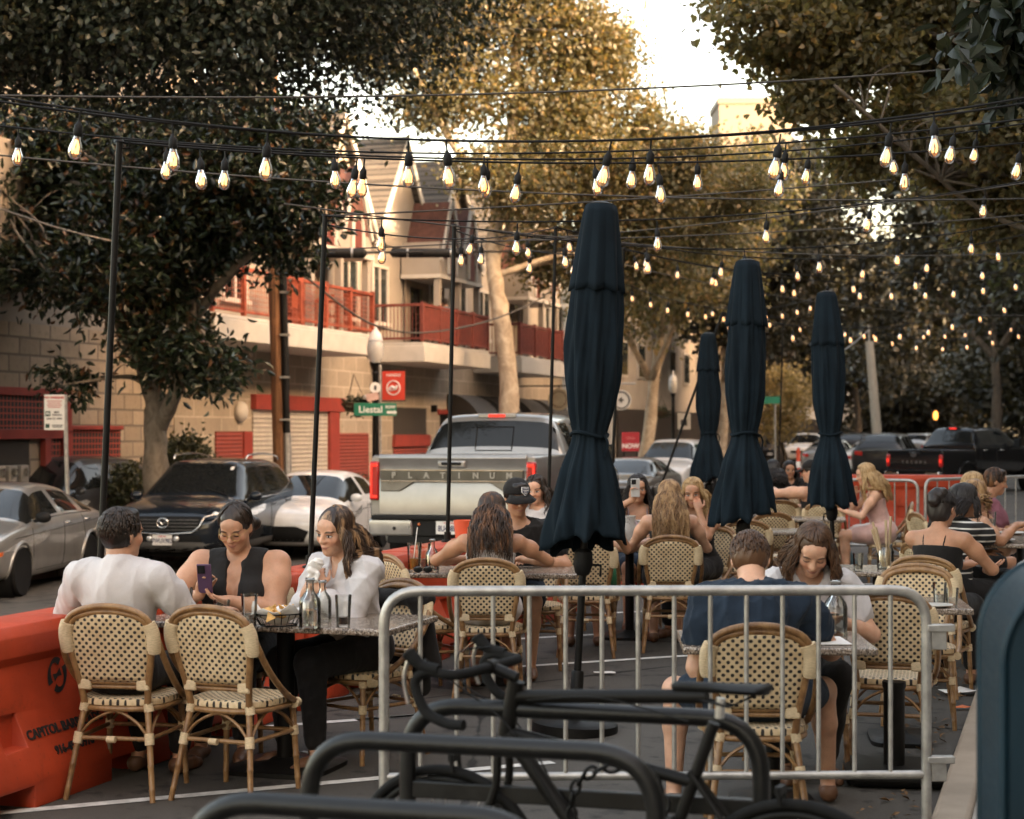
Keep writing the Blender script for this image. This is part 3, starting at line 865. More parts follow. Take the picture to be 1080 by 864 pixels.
                if Lh > 0 and not frontal:
                    L = Lh*rg.uniform(.62, 1.12); p = pts[-1].copy(); N = 8; ph = rg.uniform(0, 6); wav = {'curly': .03, 'long': .017, 'bob': .008, 'updo': .01}[kind]
                    out = (RH @ sd)
                    for j in range(1, N+1):
                        t = j/N
                        p = p + dn*L/N + bk*(.012 if abs(az) < 100 else .0) + out*(.013*(1-t) - .001*t)
                        q = p + RTx*wav*sin(ph+j*(1.9 if kind == 'curly' else .9)) + bk*wav*cos(ph*1.3+j*1.7)*.6
                        # keep clear of the back and the chest
                        lq = Rl.T @ (q-hip)
                        if lq[2] < .50:
                            if abs(az) < 108: lq[1] = min(lq[1], -.105*W-rg.uniform(0,.03))
                            else: lq[1] = max(lq[1], .085*W+rg.uniform(0, .02))
                            q = hip + Rl @ lq
                        pts.append(q)
                m = len(pts); r0_ = (.0031 if h <= .0088 else .0055) if kind != 'short' else .0034
                if kind == 'updo': r0_ = .003
                mb.tube([tuple(p*scale) for p in pts], [r0_*(1.0 if t < m*.75 else max(.12, 1-(t-m*.75)/(m*.25)))*rg.uniform(.8, 1.15) for t in range(m)], 5)
            mb.build('hair_strands', hairM, o, smooth=180)
    return o, dict(Hd=Hd, RH=RH, hc=hc, T=T, RT=RT, arms=arms, legs=legs, scale=scale)
# ---------------------------------------------------------------- bistro chair
def make_chair(label):
    t = thing('bistro_chair', label, 'chair', group='rattan bistro chairs on the terrace')
    inner = [(-.150,-.175,.40),(-.162,-.20,.52),(-.188,-.232,.66),(-.196,-.255,.755),(-.165,-.27,.822),(-.09,-.278,.85),(0,-.28,.858)]
    inner = inner+[(-x,y,z) for x,y,z in inner[-2::-1]]
    outer = [(-.212,.13,.42),(-.226,.04,.455),(-.236,-.08,.53),(-.238,-.18,.62),(-.232,-.235,.70),(-.216,-.262,.765),(-.178,-.28,.835),(-.10,-.29,.872),(0,-.292,.884)]
    outer = outer+[(-x,y,z) for x,y,z in outer[-2::-1]]
    b = MB(); b.tube(smoothpath(inner, 4), .0165, 9); b.tube(smoothpath(outer, 4), .0150, 9)
    mid = [(-.20,-.262,.775),(-.168,-.276,.832),(-.095,-.285,.861),(0,-.287,.871)]; mid = mid+[(-x,y,z) for x,y,z in mid[-2::-1]]
    b.tube(smoothpath(mid, 4), .011, 7)
    b.build('back_frame', CANE, t, smooth=60)
    # woven back panel, gently hollowed
    b = MB(); vs = []; nz, nx = 14, 12
    for i in range(nz+1):
        z = .535+(.845-.535)*i/nz
        if z < .755: hw = .163+(.196-.163)*(z-.52)/(.235)
        else: hw = .196*sqrt(max(0.02, 1-((z-.755)/.106)**2))
        yb = -.205-(z-.52)*.238
        for k in range(nx+1):
            s = -1+2*k/nx
            vs.append((s*hw, yb-.012*(1-s*s), z))
    W_ = nx+1
    b.add(vs, [(i*W_+k, i*W_+k+1, (i+1)*W_+k+1, (i+1)*W_+k) for i in range(nz) for k in range(nx)])
    b.build('back_panel', WEAVE_B, t, smooth=180, solid=.008)
    b = MB(); b.tube([(-.160,-.20,.530),(.160,-.20,.530)], .0125, 8); b.tube([(-.158,-.197,.508),(.158,-.197,.508)], .010, 8)
    b.build('back_rail', CANE, t, smooth=60)
    # seat
    b = MB(); pr = []
    for k in range(32):
        a = 2*pi*k/32; e = 2.9
        x = abs(cos(a))**(2/e)*(1 if cos(a) > 0 else -1); y = abs(sin(a))**(2/e)*(1 if sin(a) > 0 else -1)
        pr.append((x, y))
    rings = [(.93,.418),(.995,.424),(1.0,.436),(.985,.45),(.90,.456),(.6,.452),(.3,.449)]
    vs = [(x*.212*(1+.04*y)*s, y*.205*s, z) for s, z in rings for x, y in pr]
    fs = [(i*32+k, i*32+(k+1) % 32, (i+1)*32+(k+1) % 32, (i+1)*32+k) for i in range(len(rings)-1) for k in range(32)]
    fs += [tuple(range(31, -1, -1)), tuple(range((len(rings)-1)*32, len(rings)*32))]
    b.add(vs, fs).build('seat', WEAVE_S, t, smooth=50)
    b = MB(); b.tube([(x*.205*(1+.04*y), y*.198, .408) for x, y in pr], .0135, 8, closed=True); b.build('seat_ring', CANE, t, smooth=60)
    # legs with bamboo knots
    feet = {(-1,-1): ((-.150,-.178,.43), (-.208,-.262,0)), (1,-1): ((.150,-.178,.43), (.208,-.262,0)),
            (-1,1): ((-.176,.165,.42), (-.196,.19,0)), (1,1): ((.176,.165,.42), (.196,.19,0))}
    L = {}
    for k, (a, c) in feet.items():
        a, c = Vector(a), Vector(c); pts = []; rr = []
        for s, r in ((0,.0155),(.30,.0145),(.31,.0168),(.325,.0145),(.62,.014),(.63,.0165),(.645,.014),(.86,.0135),(.87,.0155),(.885,.0135),(1,.0130)):
            pts.append(a.lerp(c, s)); rr.append(r)
        lg = MB(); lg.tube(pts, rr, 9); lg.build('leg', CANE, t, smooth=60); L[k] = (a, c)
    def lp(k, z):
        a, c = L[k]; s = (a.z-z)/(a.z-c.z); return a.lerp(c, s)
    b = MB(); z = .275
    order = [(-1,-1),(1,-1),(1,1),(-1,1)]
    for i in range(4):
        p, q = lp(order[i], z), lp(order[(i+1) % 4], z)
        b.tube([p, q], .0105, 7)
        m = (p+q)/2; top = Vector((m.x*.93, m.y*.93, .395))
        b.tube(smoothpath([p+(q-p)*.04+Vector((0,0,.02)), p.lerp(q, .2)*.98+Vector((0,0,.085)), top, q.lerp(p, .2)*.98+Vector((0,0,.085)), q+(p-q)*.04+Vector((0,0,.02))], 4), .0075, 6)
    b.build('brace', CANE, t, smooth=60)
    def wb(b_): b_.build('cane_wrapping', WRAP, t, smooth=50)
    def sleeve(a, c, r, r2=None): wb(MB().tube([a, Vector(a).lerp(Vector(c), .5), c], [r, (r2 or r)*1.03, r2 or r], 10))
    for s in (-1, 1):
        # wide shoulder wraps that bind both arches
        P1 = smoothpath([(s*.205,-.236,.672),(s*.209,-.253,.72),(s*.207,-.264,.768),(s*.192,-.274,.806)], 3)
        vs = []; n = 12
        for i, p in enumerate(P1):
            t_ = (P1[min(i+1, len(P1)-1)]-P1[max(i-1, 0)]).normalized(); out = Vector((s*.85, -.1, .35)); out = (out-t_*out.dot(t_)).normalized(); w = t_.cross(out)
            for k in range(n):
                a = 2*pi*k/n; vs.append(p+out*cos(a)*(.034 if i else .030)+w*sin(a)*.0215)
        wb(MB().add(vs, [(i*n+k, i*n+(k+1) % n, (i+1)*n+(k+1) % n, (i+1)*n+k) for i in range(len(P1)-1) for k in range(n)]+[tuple(range(n-1,-1,-1)), tuple(range((len(P1)-1)*n, len(P1)*n))]))
        MB().box((s*.140,-.199,.519), (.064,.034,.050)).build('cane_wrapping', WRAP, t, bevel=.008)
        wb(MB().tube([(s*.158,-.178,.395),(s*.150,-.176,.432)], .0225, 10))
        sleeve(lp((s,-1), .30), lp((s,-1), .25), .0215); sleeve(lp((s,1), .298), lp((s,1), .255), .0205)
        wb(MB().tube([(s*.214,.115,.408),(s*.212,.155,.412)], .0225, 10)); sleeve(lp((s,1), .415), lp((s,1), .385), .021)
    wb(MB().tube([(-.02,-.237,.275),(.02,-.237,.275)], .0155, 8))
    return t

# ---------------------------------------------------------------- tables
def make_table(label, w, d, zt=.745, base='cross'):
    t = thing('cafe_table', label, 'table', group='granite topped cafe tables')
    b = MB(); b.box((0,0,zt-.016), (w, d, .032)); b.build('tabletop', GRANITE, t, bevel=.010, segs=3)
    b = MB(); b.lathe([(.045,.045),(.045,zt-.06),(.05,zt-.055),(.05,zt-.037)], 18); b.box((0,0,zt-.04), (.34,.34,.012)); b.build('pedestal', BLACK, t)
    b = MB()
    pr = []
    for k in range(32):
        a = 2*pi*k/32; e = 5
        pr.append((abs(cos(a))**(2/e)*(1 if cos(a) > 0 else -1), abs(sin(a))**(2/e)*(1 if sin(a) > 0 else -1)))
    R = .26; rg = [(1,.0),(1,.022),(.9,.03),(.3,.045),(.22,.06)]
    vs = [(x*R*s, y*R*s, z) for s, z in rg for x, y in pr]
    b.add(vs, [(i*32+k, i*32+(k+1) % 32, (i+1)*32+(k+1) % 32, (i+1)*32+k) for i in range(4) for k in range(32)]+[tuple(range(31,-1,-1)), tuple(range(128,160))])
    b.build('base_plate', BLACK, t)
    return t

# ---------------------------------------------------------------- steel crowd barrier
def barricade(label, a, c, ztop=1.05, zlow=.22, nb=18, hooks=True, r=.021):
    a, c = Vector(a), Vector(c); d = (c-a); L = d.length; rz = atan2(d.y, d.x)
    t = thing('crowd_barrier', label, 'barrier', (a.x, a.y, a.z), rz, 'steel crowd barriers')
    b = MB(); b.tube(fillet([(0,0,.03),(0,0,ztop),(L,0,ztop),(L,0,.03)], .14, 8), r, 12); b.build('hoop_frame', STEEL, t, smooth=60)
    b = MB(); b.tube([(0.0,0,zlow),(L,0,zlow)], r*.82, 10); b.build('bottom_rail', STEEL, t, smooth=60)
    for i in range(nb):
        x = L*(i+1)/(nb+1); b = MB(); b.tube([(x,0,zlow),(x,0,ztop)], .0095, 8); b.build('bar', STEEL, t, smooth=60)
    for x in (.12, L-.12):
        b = MB(); b.tube(fillet([(x,-.30,.012),(x,-.05,.10),(x,.05,.10),(x,.30,.012)], .05, 3), .015, 8); b.build('foot', STEEL, t, smooth=60)
    if hooks:
        for z in (.885, .36):
            b = MB(); b.box((L+.055,0,z), (.11,.045,.028)); b.box((L+.05,0,z-.05), (.062,.012,.075)); b.build('coupling_hook', STEEL, t, bevel=.004)
    return t

# ---------------------------------------------------------------- water filled plastic barrier
def make_jersey(label, L=1.80, H=.80, writing=True):
    """local x runs along the barrier, local -y faces the diners"""
    t = thing('plastic_barrier', label, 'barrier', group='orange water filled barriers along the street')
    prof = [(-.28,0),(-.28,.12),(-.265,.17),(-.155,.40),(-.135,.62),(-.165,.66),(-.172,.75),(-.15,.80),(.15,.80),(.172,.75),(.165,.66),(.135,.62),(.155,.40),(.265,.17),(.28,.12),(.28,0)]
    b = MB(); k = H/.80
    xs = [-L/2, -L/2+.02, -L/4, 0, L/4, L/2-.02, L/2]
    n = len(prof); vs = []
    for i, x in enumerate(xs):
        s = .93 if i in (0, len(xs)-1) else 1
        vs += [(x, y*s, z*k) for y, z in prof]
    fs = [(i*n+j, (i+1)*n+j, (i+1)*n+(j+1) % n, i*n+(j+1) % n) for i in range(len(xs)-1) for j in range(n)]
    fs += [tuple(range(n)), tuple(range(len(xs)*n-1, (len(xs)-1)*n-1, -1))]
    b.add(vs, fs); o = b.build('moulded_body', ORANGE, t, recalc=True, smooth=30)
    # fork pockets and recesses cut into the moulding
    cut = MB()
    for x in (-.45, .45): cut.box((x,0,.035), (.26,.8,.13))
    for x in (-.37, .62):
        cut.box((x,-.20,.335), (.17,.13,.15)); cut.box((x,.20,.335), (.17,.13,.15))
    cut.box((-.50,0,.80*k), (.34,.10,.05)); cut.box((.45,0,.80*k), (.30,.08,.05))
    co = cut.build('moulded_body', ORANGE, None, smooth=0)
    m = o.modifiers.new('cut', 'BOOLEAN'); m.object = co; m.operation = 'DIFFERENCE'; m.solver = 'EXACT'
    bv = o.modifiers.new('b', 'BEVEL'); bv.width = .016; bv.segments = 2; bv.limit_method = 'ANGLE'; bv.angle_limit = radians(28)
    dg = bpy.context.evaluated_depsgraph_get(); me = bpy.data.meshes.new_from_object(o.evaluated_get(dg)); o.modifiers.clear(); o.data = me; shade(me, 40)
    bpy.data.objects.remove(co)
    b = MB()
    for x in (-L/2, L/2): b.tube([(x,0,.08),(x,0,.62*k)], .05, 12)
    b.build('coupling_lug', ORANGE, t, smooth=50)
    if writing:
        sl = math.atan2(.23, .115)          # lean of the lower flank
        def fl(z): return -(.135+(.62-z)/.22*.02) if z > .40 else -(.155+(.40-z)/.23*.11)
        def put(mb, x, z, name):
            tz = .01; y0, y1 = fl(z-tz), fl(z+tz)
            up = Vector((0, y1-y0, 2*tz)); o_ = mb.xf(frame((x, fl(z)-.004, z), (1,0,0), up)); o_.build(name, INKK, t, smooth=0)
        put(text_mb('CAPITOL BARRICADE', .064, .004, .0016), .04, .305, 'stencilled_name')
        put(text_mb('916-451-5976', .056, .004, .0016), .05, .215, 'stencilled_number')
        lg = MB()                            # hooked double-ended emblem
        arc = [(.055*cos(a)-.01, .07*sin(a)) for a in np.linspace(.9, 3.7, 12)]
        def ribbon(pts, w):
            P_ = [Vector((*p, 0)) for p in pts]; vs = []
            for i, p in enumerate(P_):
                d = (P_[min(i+1, len(P_)-1)]-P_[max(i-1, 0)]).normalized(); nn = Vector((-d.y, d.x, 0))*w*(.55+.9*abs(2*i/(len(P_)-1)-1)); vs += [p+nn, p-nn]
            return vs, [(2*i, 2*i+1, 2*i+3, 2*i+2) for i in range(len(P_)-1)]
        lg.add(*ribbon(arc, .013)); lg.add(*ribbon([(-x, -y+.0) for x, y in arc], .013)); lg.add(*ribbon([(-.03,-.012),(.0,.0),(.03,.012)], .014))
        put(lg, .06, .535, 'stencilled_emblem')
    return t

# ---------------------------------------------------------------- closed parasol
def make_umbrella(label, seed=1):
    t = thing('patio_umbrella', label, 'umbrella', group='closed navy patio umbrellas')
    b = MB(); b.tube([(0,0,.05),(0,0,2.80)], .021, 12); b.build('pole', BLACK, t, smooth=60)
    b = MB(); b.lathe([(.24,0),(.24,.05),(.22,.065),(.05,.075),(.036,.08),(.036,.33),(.03,.34)], 28); b.build('base', BLACK, t)
    rg = np.random.default_rng(seed); z0, z1 = 2.93, 1.04
    prof = [(0,.078),(.02,.088),(.10,.106),(.25,.134),(.4,.146),(.52,.140),(.61,.116),(.66,.094),(.69,.092),(.72,.108),(.78,.148),(.86,.180),(.93,.206),(1.0,.220)]
    pz, pr = [p[0] for p in prof], [p[1] for p in prof]
    n, m = 120, 60; vs = []
    ph = rg.uniform(0, 6, 6)
    for i in range(m+1):
        q = i/m; r0 = np.interp(q, pz, pr)
        for k in range(n):
            a = 2*pi*k/n
            f8 = 1-abs(((a*8/(2*pi)+ph[0]+.22*sin(q*5+ph[1])) % 1)*2-1)              # folded panels
            f2 = .5+.5*sin(a*19+ph[2]+2.2*sin(q*6+ph[3])+sin(a*3))
            amp = .06+.26*min(1, q*2.2) if q < .66 else .16+.30*(q-.66)/.34
            r = r0*(1-amp*.62+amp*(f8**1.1)*.80+.24*amp*f2)
            r *= 1+.05*sin(a*2+ph[4]+q*3)
            hem = (.045*(1-f8)-.02+.012*sin(a*13))*max(0, (q-.85)/.15)**2 + .10*max(0, (q-.8)/.2)**2*sin(a+ph[5])*.6
            vs.append((r*cos(a), r*sin(a), z0+(z1-z0)*q+hem))
    fs = [(i*n+k, i*n+(k+1) % n, (i+1)*n+(k+1) % n, (i+1)*n+k) for i in range(m) for k in range(n)]
    b = MB(); b.add(vs, [f[::-1] for f in fs]); b.build('canopy', CANVAS, t, smooth=180, solid=.006)
    # vent flap over the top
    vs = []
    for i in range(13):
        q = i/12*.255; r0 = np.interp(q, pz, pr)*1.03+.004
        for k in range(n):
            a = 2*pi*k/n; f8 = 1-abs(((a*8/(2*pi)+ph[0]+.1) % 1)*2-1); amp = .05+.22*q*4
            vs.append((r0*(1-amp*.5+amp*f8)*cos(a), r0*(1-amp*.5+amp*f8)*sin(a), z0+.006+(z1-z0)*q+(.022*(1-f8)-.008)*(i/12)**3))
    b = MB(); b.add(vs, [(i*n+k, (i+1)*n+k, (i+1)*n+(k+1) % n, i*n+(k+1) % n) for i in range(12) for k in range(n)]); b.build('vent_flap', CANVAS, t, smooth=180, solid=.005)
    b = MB(); b.lathe([(0,z0+.028),(.04,z0+.025),(.078,z0+.012),(.084,z0-.01),(.07,z0-.02)], 24, caps=False); b.build('top_cap', BLACKP, t)
    zt = z0+(z1-z0)*.675; vs = [(.100*cos(a)*(1+.05*sin(5*a)), .100*sin(a)*(1+.05*sin(5*a)), zt+.012*sin(a*2)) for a in np.linspace(0, 2*pi, 40, endpoint=False)]
    b = MB(); b.tube(vs, .011, 6, closed=True); b.tube(smoothpath([(.08,-.085,zt),(.10,-.10,zt-.05),(.085,-.10,zt-.12)], 5), .007, 5); b.build('tie_strap', CANVAS, t, smooth=60)
    b = MB(); b.lathe([(.03,1.02),(.05,1.0),(.055,.93),(.04,.88),(.03,.87)], 16); b.tube([(.03,0,.93),(.10,0,.93),(.10,0,.87)], .008, 6); b.build('crank_housing', BLACKP, t)
    return t

# ---------------------------------------------------------------- table ware
def tumbler(loc, label, hgt=.14, r=.040, fill=None, level=.6, straw=False, cat='glass'):
    t = thing('drinking_glass', label, cat, loc, 0, 'glasses on the tables')
    b = MB(); b.lathe([(0,.0),(r*.78,.0),(r*.80,.004),(r,hgt),(r-.003,hgt),(r*.76,.012),(0,.012)], 20); b.build('tumbler', TUMBLER, t, smooth=40)
    if fill is not None:
        b = MB(); z = .013+(hgt-.013)*level; rr = r*.76+(r-.003-r*.76)*level-.001
        b.lathe([(0,.0135),(r*.75,.0135),(rr,z),(0,z)], 18); b.build('drink', fill, t, smooth=40)
    if straw:
        b = MB(); b.tube([(-.012,0,.02),(.02,.01,hgt+.10)], .0035, 7); b.build('straw', PAPER, t)
    return t
def carafe(loc, label, hgt=.25, r=.045, water=True):
    t = thing('water_bottle', label, 'bottle', loc, 0, 'clear water bottles on the tables')
    b = MB(); b.lathe([(0,0),(r,.0),(r,.01),(r,hgt*.5),(r*.9,hgt*.58),(r*.42,hgt*.72),(r*.34,hgt*.80),(r*.36,hgt*.97),(r*.42,hgt*.98),(r*.42,hgt),(r*.30,hgt),(r*.28,hgt*.8),(r*.36,hgt*.7),(r*.84,hgt*.57),(r*.93,hgt*.5),(r*.93,.012),(0,.012)], 22); b.build('bottle_glass', TUMBLER, t, smooth=40)
    if water: b = MB(); b.lathe([(0,.013),(r*.92,.013),(r*.92,hgt*.36),(0,hgt*.36)], 20); b.build('water', M('water_fill', (.75,.77,.74), .02, var=0, trans=1, ior=1.33, rv=0), t)
    b = MB(); b.lathe([(r*.44,hgt*.93),(r*.47,hgt*.94),(r*.47,hgt*.97),(r*.44,hgt*.975)], 16, caps=False); b.build('neck_ring', ALU, t)
    return t
ICEDT = M('amber_cocktail', (.75,.30,.05), .1, var=.3, vs=40, trans=.35); PINKD = M('pink_drink', (.70,.34,.25), .15, var=.3, vs=30, trans=.5); ICED = M('iced_water', (.72,.72,.70), .08, var=.3, vs=60, trans=.7)

# ---------------------------------------------------------------- pole and string lights
def light_pole(base, top, label):
    base, top = Vector(base), Vector(top)
    t = thing('string_light_pole', label, 'pole', base, 0, 'black poles carrying the string lights')
    b = MB(); b.tube([(0,0,0), top-base], .017, 10); b.build('shaft', BLACK, t, smooth=60)
    b = MB(); e = top-base; b.tube([e, e+Vector((0,0,.012))], [.025,.02], 10); b.tube([e+Vector((0,0,-.03)), e+Vector((.05,0,-.03)), e+Vector((.05,0,.0))], .006, 6); b.build('cable_hook', BLACK, t, smooth=60)
    b = MB(); b.lathe([(.05,0),(.05,.012),(.027,.02),(.027,.08)], 14); b.build('socket_flange', BLACK, t)
    return t
BULB = None
def make_bulb(label):
    t = thing('string_light_bulb', label, 'light bulb')
    b = MB(); b.lathe([(.006,.0),(.010,-.012),(.0185,-.022),(.020,-.060),(.0165,-.066),(.014,-.07)], 10); b.tube([(0,0,.0),(0,0,.045)], .0045, 6); b.build('socket', BLACKP, t, smooth=40)
    b = MB(); b.lathe([(.0135,-.066),(.017,-.082),(.027,-.110),(.0305,-.130),(.027,-.152),(.015,-.166),(0,-.170)], 12, caps=False); b.build('glass_globe', BULBGLASS, t, smooth=180)
    b = MB()
    for k in range(4):
        a = 2*pi*k/4+.4; b.tube([(.004*cos(a),.004*sin(a),-.085), (.014*cos(a+.5),.014*sin(a+.5),-.112), (.011*cos(a+.9),.011*sin(a+.9),-.144)], .0042, 5)
    b.build('filament', FIL, t, smooth=60)
    return t
NB = [0]
def sag(a, c, drop, n=28):
    a, c = Vector(a), Vector(c)
    return [a.lerp(c, i/n)+Vector((0,0,-4*drop*(i/n)*(1-i/n))) for i in range(n+1)]
def light_string(a, c, drop, step, label, group, first=.25, r=.0058, bulblabel=None, hang=.05, prong=True):
    global BULB
    pts = sag(a, c, drop)
    o = MB().tube(pts, r, 5).build('light_cable', BLACKP, None, smooth=180); tag(o, label, 'cable', 'cables of the string lights')
    L = [0]
    for i in range(1, len(pts)): L.append(L[-1]+(pts[i]-pts[i-1]).length)
    s = first*step
    while s < L[-1]:
        for i in range(1, len(pts)):
            if L[i] >= s: break
        p = pts[i-1].lerp(pts[i], (s-L[i-1])/(L[i]-L[i-1]))
        px = 540+F*p.x/p.y; py = HOR-(p.z-EYE)*F/p.y
        if -25 < px < 1105 and py > -30:
            p = p+Vector((0,0,-.042-random.uniform(0,.018)))
            if BULB is None: BULB = make_bulb(bulblabel); q = BULB; q.location = p; q['group'] = group; index_kids()
            else: q = dup(BULB, p, 0, bulblabel, group)
            q.rotation_euler = (random.gauss(0, .10), random.gauss(0, .10), random.uniform(0, 6)); NB[0] += 1
        s += step*random.uniform(.88, 1.12)
    return pts

# ---------------------------------------------------------------- bike and racks
def hoop(label, a, c, ztop, r=.030, mid=None):
    a, c = Vector(a), Vector(c); t = thing('bike_rack_hoop', label, 'bike rack', ((a+c)/2).to_tuple(), 0, 'black bike rack hoops')
    a, c = a-t.location, c-t.location
    up = Vector((0,0,ztop))
    b = MB(); b.tube(fillet([a, a+up, c+up, c], .17, 10), r, 14); b.build('bent_tube', RACK, t, smooth=60)
    for p in (a, c):
        b = MB(); b.lathe([(.075,0),(.075,.008),(.04,.01)], 18, c=p); b.build('floor_flange', RACK, t)
    if mid:
        b = MB(); b.bar(a+Vector((0,0,mid)), c+Vector((0,0,mid)), .03, .05); b.build('cross_bar', RACK, t, bevel=.004)
    return t
def wheel_spoked(t, c, ax, R=.335, tyre=.016):
    c = Vector(c); u = Vector((0,0,1)); v = Vector(ax).cross(u).normalized(); ax = Vector(ax).normalized()
    w = MB(); w.tube([c+(v*cos(a)+u*sin(a))*(R-tyre) for a in np.linspace(0, 2*pi, 64, endpoint=False)], tyre, 10, closed=True); wo = w.build('wheel', RUBBER, t, smooth=180)
    w = MB(); w.tube([c+(v*cos(a)+u*sin(a))*(R-tyre*2-.012) for a in np.linspace(0, 2*pi, 64, endpoint=False)], .012, 8, closed=True); w.build('rim', BLACK, wo, smooth=180)
    w = MB()
    for k in range(28):
        a = 2*pi*k/28; s = (1 if k % 2 else -1)*.03
        w.tube([c+ax*s+(v*cos(a+.5)+u*sin(a+.5))*.022, c+(v*cos(a)+u*sin(a))*(R-tyre*2-.02)], .0012, 4)
    w.build('spoke', ALU, wo); w = MB(); w.tube([c-ax*.045, c+ax*.045], .02, 10); w.build('hub', BLACK, wo)
    return wo
def road_bike(label, rear, front, drop=True, frame_mat=None, saddle_z=.95):
    """rear and front axle ground points (world)"""
    fm = frame_mat or BLACK
    rear, front = Vector(rear), Vector(front); d = (front-rear); wb = d.length; d.normalize(); n = Vector((-d.y, d.x, 0))
    t = thing('bicycle', label, 'bicycle', rear, atan2(d.y, d.x), 'parked bicycles')
    R = .335; k = wb/.985
    ra, fa = Vector((0,0,R)), Vector((wb,0,R)); bb = Vector((.41*k,0,.275))
    st = Vector((.235*k,0,.885)); sd = Vector((.20*k,0,saddle_z)); ht, hb = Vector((.775*k,0,.915)), Vector((.80*k,0,.785))
    st2 = Vector((.262*k,0,.80))
    wheel_spoked(t, ra, (0,1,0)); wheel_spoked(t, fa, (0,1,0))
    b = MB(); b.tube([hb+(ht-hb)*.8, st+Vector((0,0,.045))], .0205, 10); b.tube([hb, st2+Vector((.02,0,-.11))], .0185, 10); b.tube([hb, bb], .024, 10); b.tube([sd-Vector((-.02,0,.10)), bb], .0175, 10); b.tube([hb-(ht-hb)*.1, ht+(ht-hb)*.15], .025, 12)
    for s in (-1, 1):
        b.tube([st2+Vector((.02,.012*s,-.08)), ra+Vector((0,.055*s,0))], .0085, 8); b.tube([bb+Vector((0,.03*s,0)), ra+Vector((0,.06*s,0))], .010, 8)
    b.tube([bb-Vector((0,.04,0)), bb+Vector((0,.04,0))], .024, 10); b.build('frame', fm, t, smooth=60)
    b = MB()
    for s in (-1, 1): b.tube(smoothpath([hb+Vector((.01,.035*s,-.03)), hb+Vector((.03,.045*s,-.2)), fa+Vector((0,.05*s,0))], 4), [.013]*8+[.009], 8)
    b.tube([hb+Vector((.01,-.035,-.03)), hb+Vector((.01,.035,-.03))], .016, 8); b.build('fork', fm, t, smooth=60)
    b = MB(); s0 = sd+Vector((0,0,0))
    prof = [(-.137,.030),(-.132,.058),(-.115,.072),(-.04,.056),(.03,.026),(.10,.019),(.135,.015),(.145,.006)]
    vs = []; m_ = 10
    for x, w in prof:
        for j in range(m_):
            a = 2*pi*j/m_; vs.append((s0.x+x, w*cos(a), s0.z+(.012*sin(a) if sin(a) > 0 else .018*sin(a))*(.4 if x < -.134 or x > .14 else 1)+.10*max(0,-x-.02)**1.0*.35-.05*max(0, x-.05)))
    b.add(vs, [(i*m_+j, i*m_+(j+1) % m_, (i+1)*m_+(j+1) % m_, (i+1)*m_+j) for i in range(len(prof)-1) for j in range(m_)]+[tuple(range(m_-1,-1,-1)), tuple(range((len(prof)-1)*m_, len(prof)*m_))]); b.build('saddle', BLACKP, t, smooth=60)
    b = MB()
    for s in (-1, 1): b.tube([s0+Vector((-.09,.025*s,-.02)), s0+Vector((-.03,.022*s,-.05)), s0+Vector((.1,.012*s,-.03))], .004, 6)
    b.build('saddle_rail', BLACK, t)
    top = ht+(ht-hb)*.22; cl = top+Vector((.085,0,.028))
    b = MB(); b.tube([top, cl], .017, 10); b.tube([cl+Vector((0,-.02,0)), cl+Vector((0,.02,0))], .022, 10); b.build('stem', BLACK, t, smooth=60)
    if drop:
        b = MB()
        for s in (-1, 1):
            b.tube(smoothpath([cl, cl+Vector((0,.17*s,.0)), cl+Vector((.03,.205*s,.0)), cl+Vector((.10,.21*s,.005)), cl+Vector((.135,.215*s,-.03)), cl+Vector((.10,.22*s,-.105)), cl+Vector((.03,.225*s,-.135)), cl+Vector((-.03,.23*s,-.135))], 5), .0155, 9)
        b.build('handlebar', RUBBER, t, smooth=60)
        for s in (-1, 1):
            b = MB(); b.tube(smoothpath([cl+Vector((.06,.212*s,.012)), cl+Vector((.115,.212*s,.022)), cl+Vector((.15,.214*s,.05)), cl+Vector((.16,.214*s,.062))], 4), [.017]*6+[.02]*3+[.022,.022,.02,.012], 9); h_ = b.build('brake_hood', RUBBER, t, smooth=60)
            b = MB(); b.tube(smoothpath([cl+Vector((.158,.214*s,.04)), cl+Vector((.172,.216*s,-.02)), cl+Vector((.155,.22*s,-.09))], 4), .006, 6); b.build('brake_lever', ALU, h_, smooth=60)
    else:
        b = MB(); b.tube(smoothpath([cl+Vector((-.03,-.30,.02)), cl+Vector((0,-.12,.01)), cl, cl+Vector((0,.12,.01)), cl+Vector((-.03,.30,.02))], 5), .0125, 9); b.build('handlebar', BLACK, t, smooth=60)
    b = MB()
    for s in (-1, 1): b.tube(smoothpath([cl+Vector((.10,.21*s,.03)), cl+Vector((.16,.10*s,.02)), cl+Vector((.10,.02*s,-.06)), hb+Vector((-.02,.03*s,.02)), hb.lerp(bb, .4)+Vector((0,.028*s,0))], 5), .0028, 5)
    b.tube(smoothpath([st2+Vector((.02,.02,.06)), st2.lerp(ht, .5)+Vector((0,.024,.05)), ht+Vector((-.05,.024,-.03))], 4), .0026, 5); b.build('cable', BLACKP, t)
    b = MB()
    for p in (fa+Vector((-.03,0,.36)), ra+Vector((.05,0,.355))): b.box(p, (.018,.05,.022)); [b.tube([p+Vector((0,.024*s,.006)), p+Vector((-.006,.024*s,-.04))], .006, 6) for s in (-1,1)]
    b.build('brake_caliper', BLACKP, t)
    b = MB(); b.tube([sd+Vector((.005,0,-.085)), sd+Vector((0,0,-.03))], .0135, 10); b.build('seat_post', ALU, t)
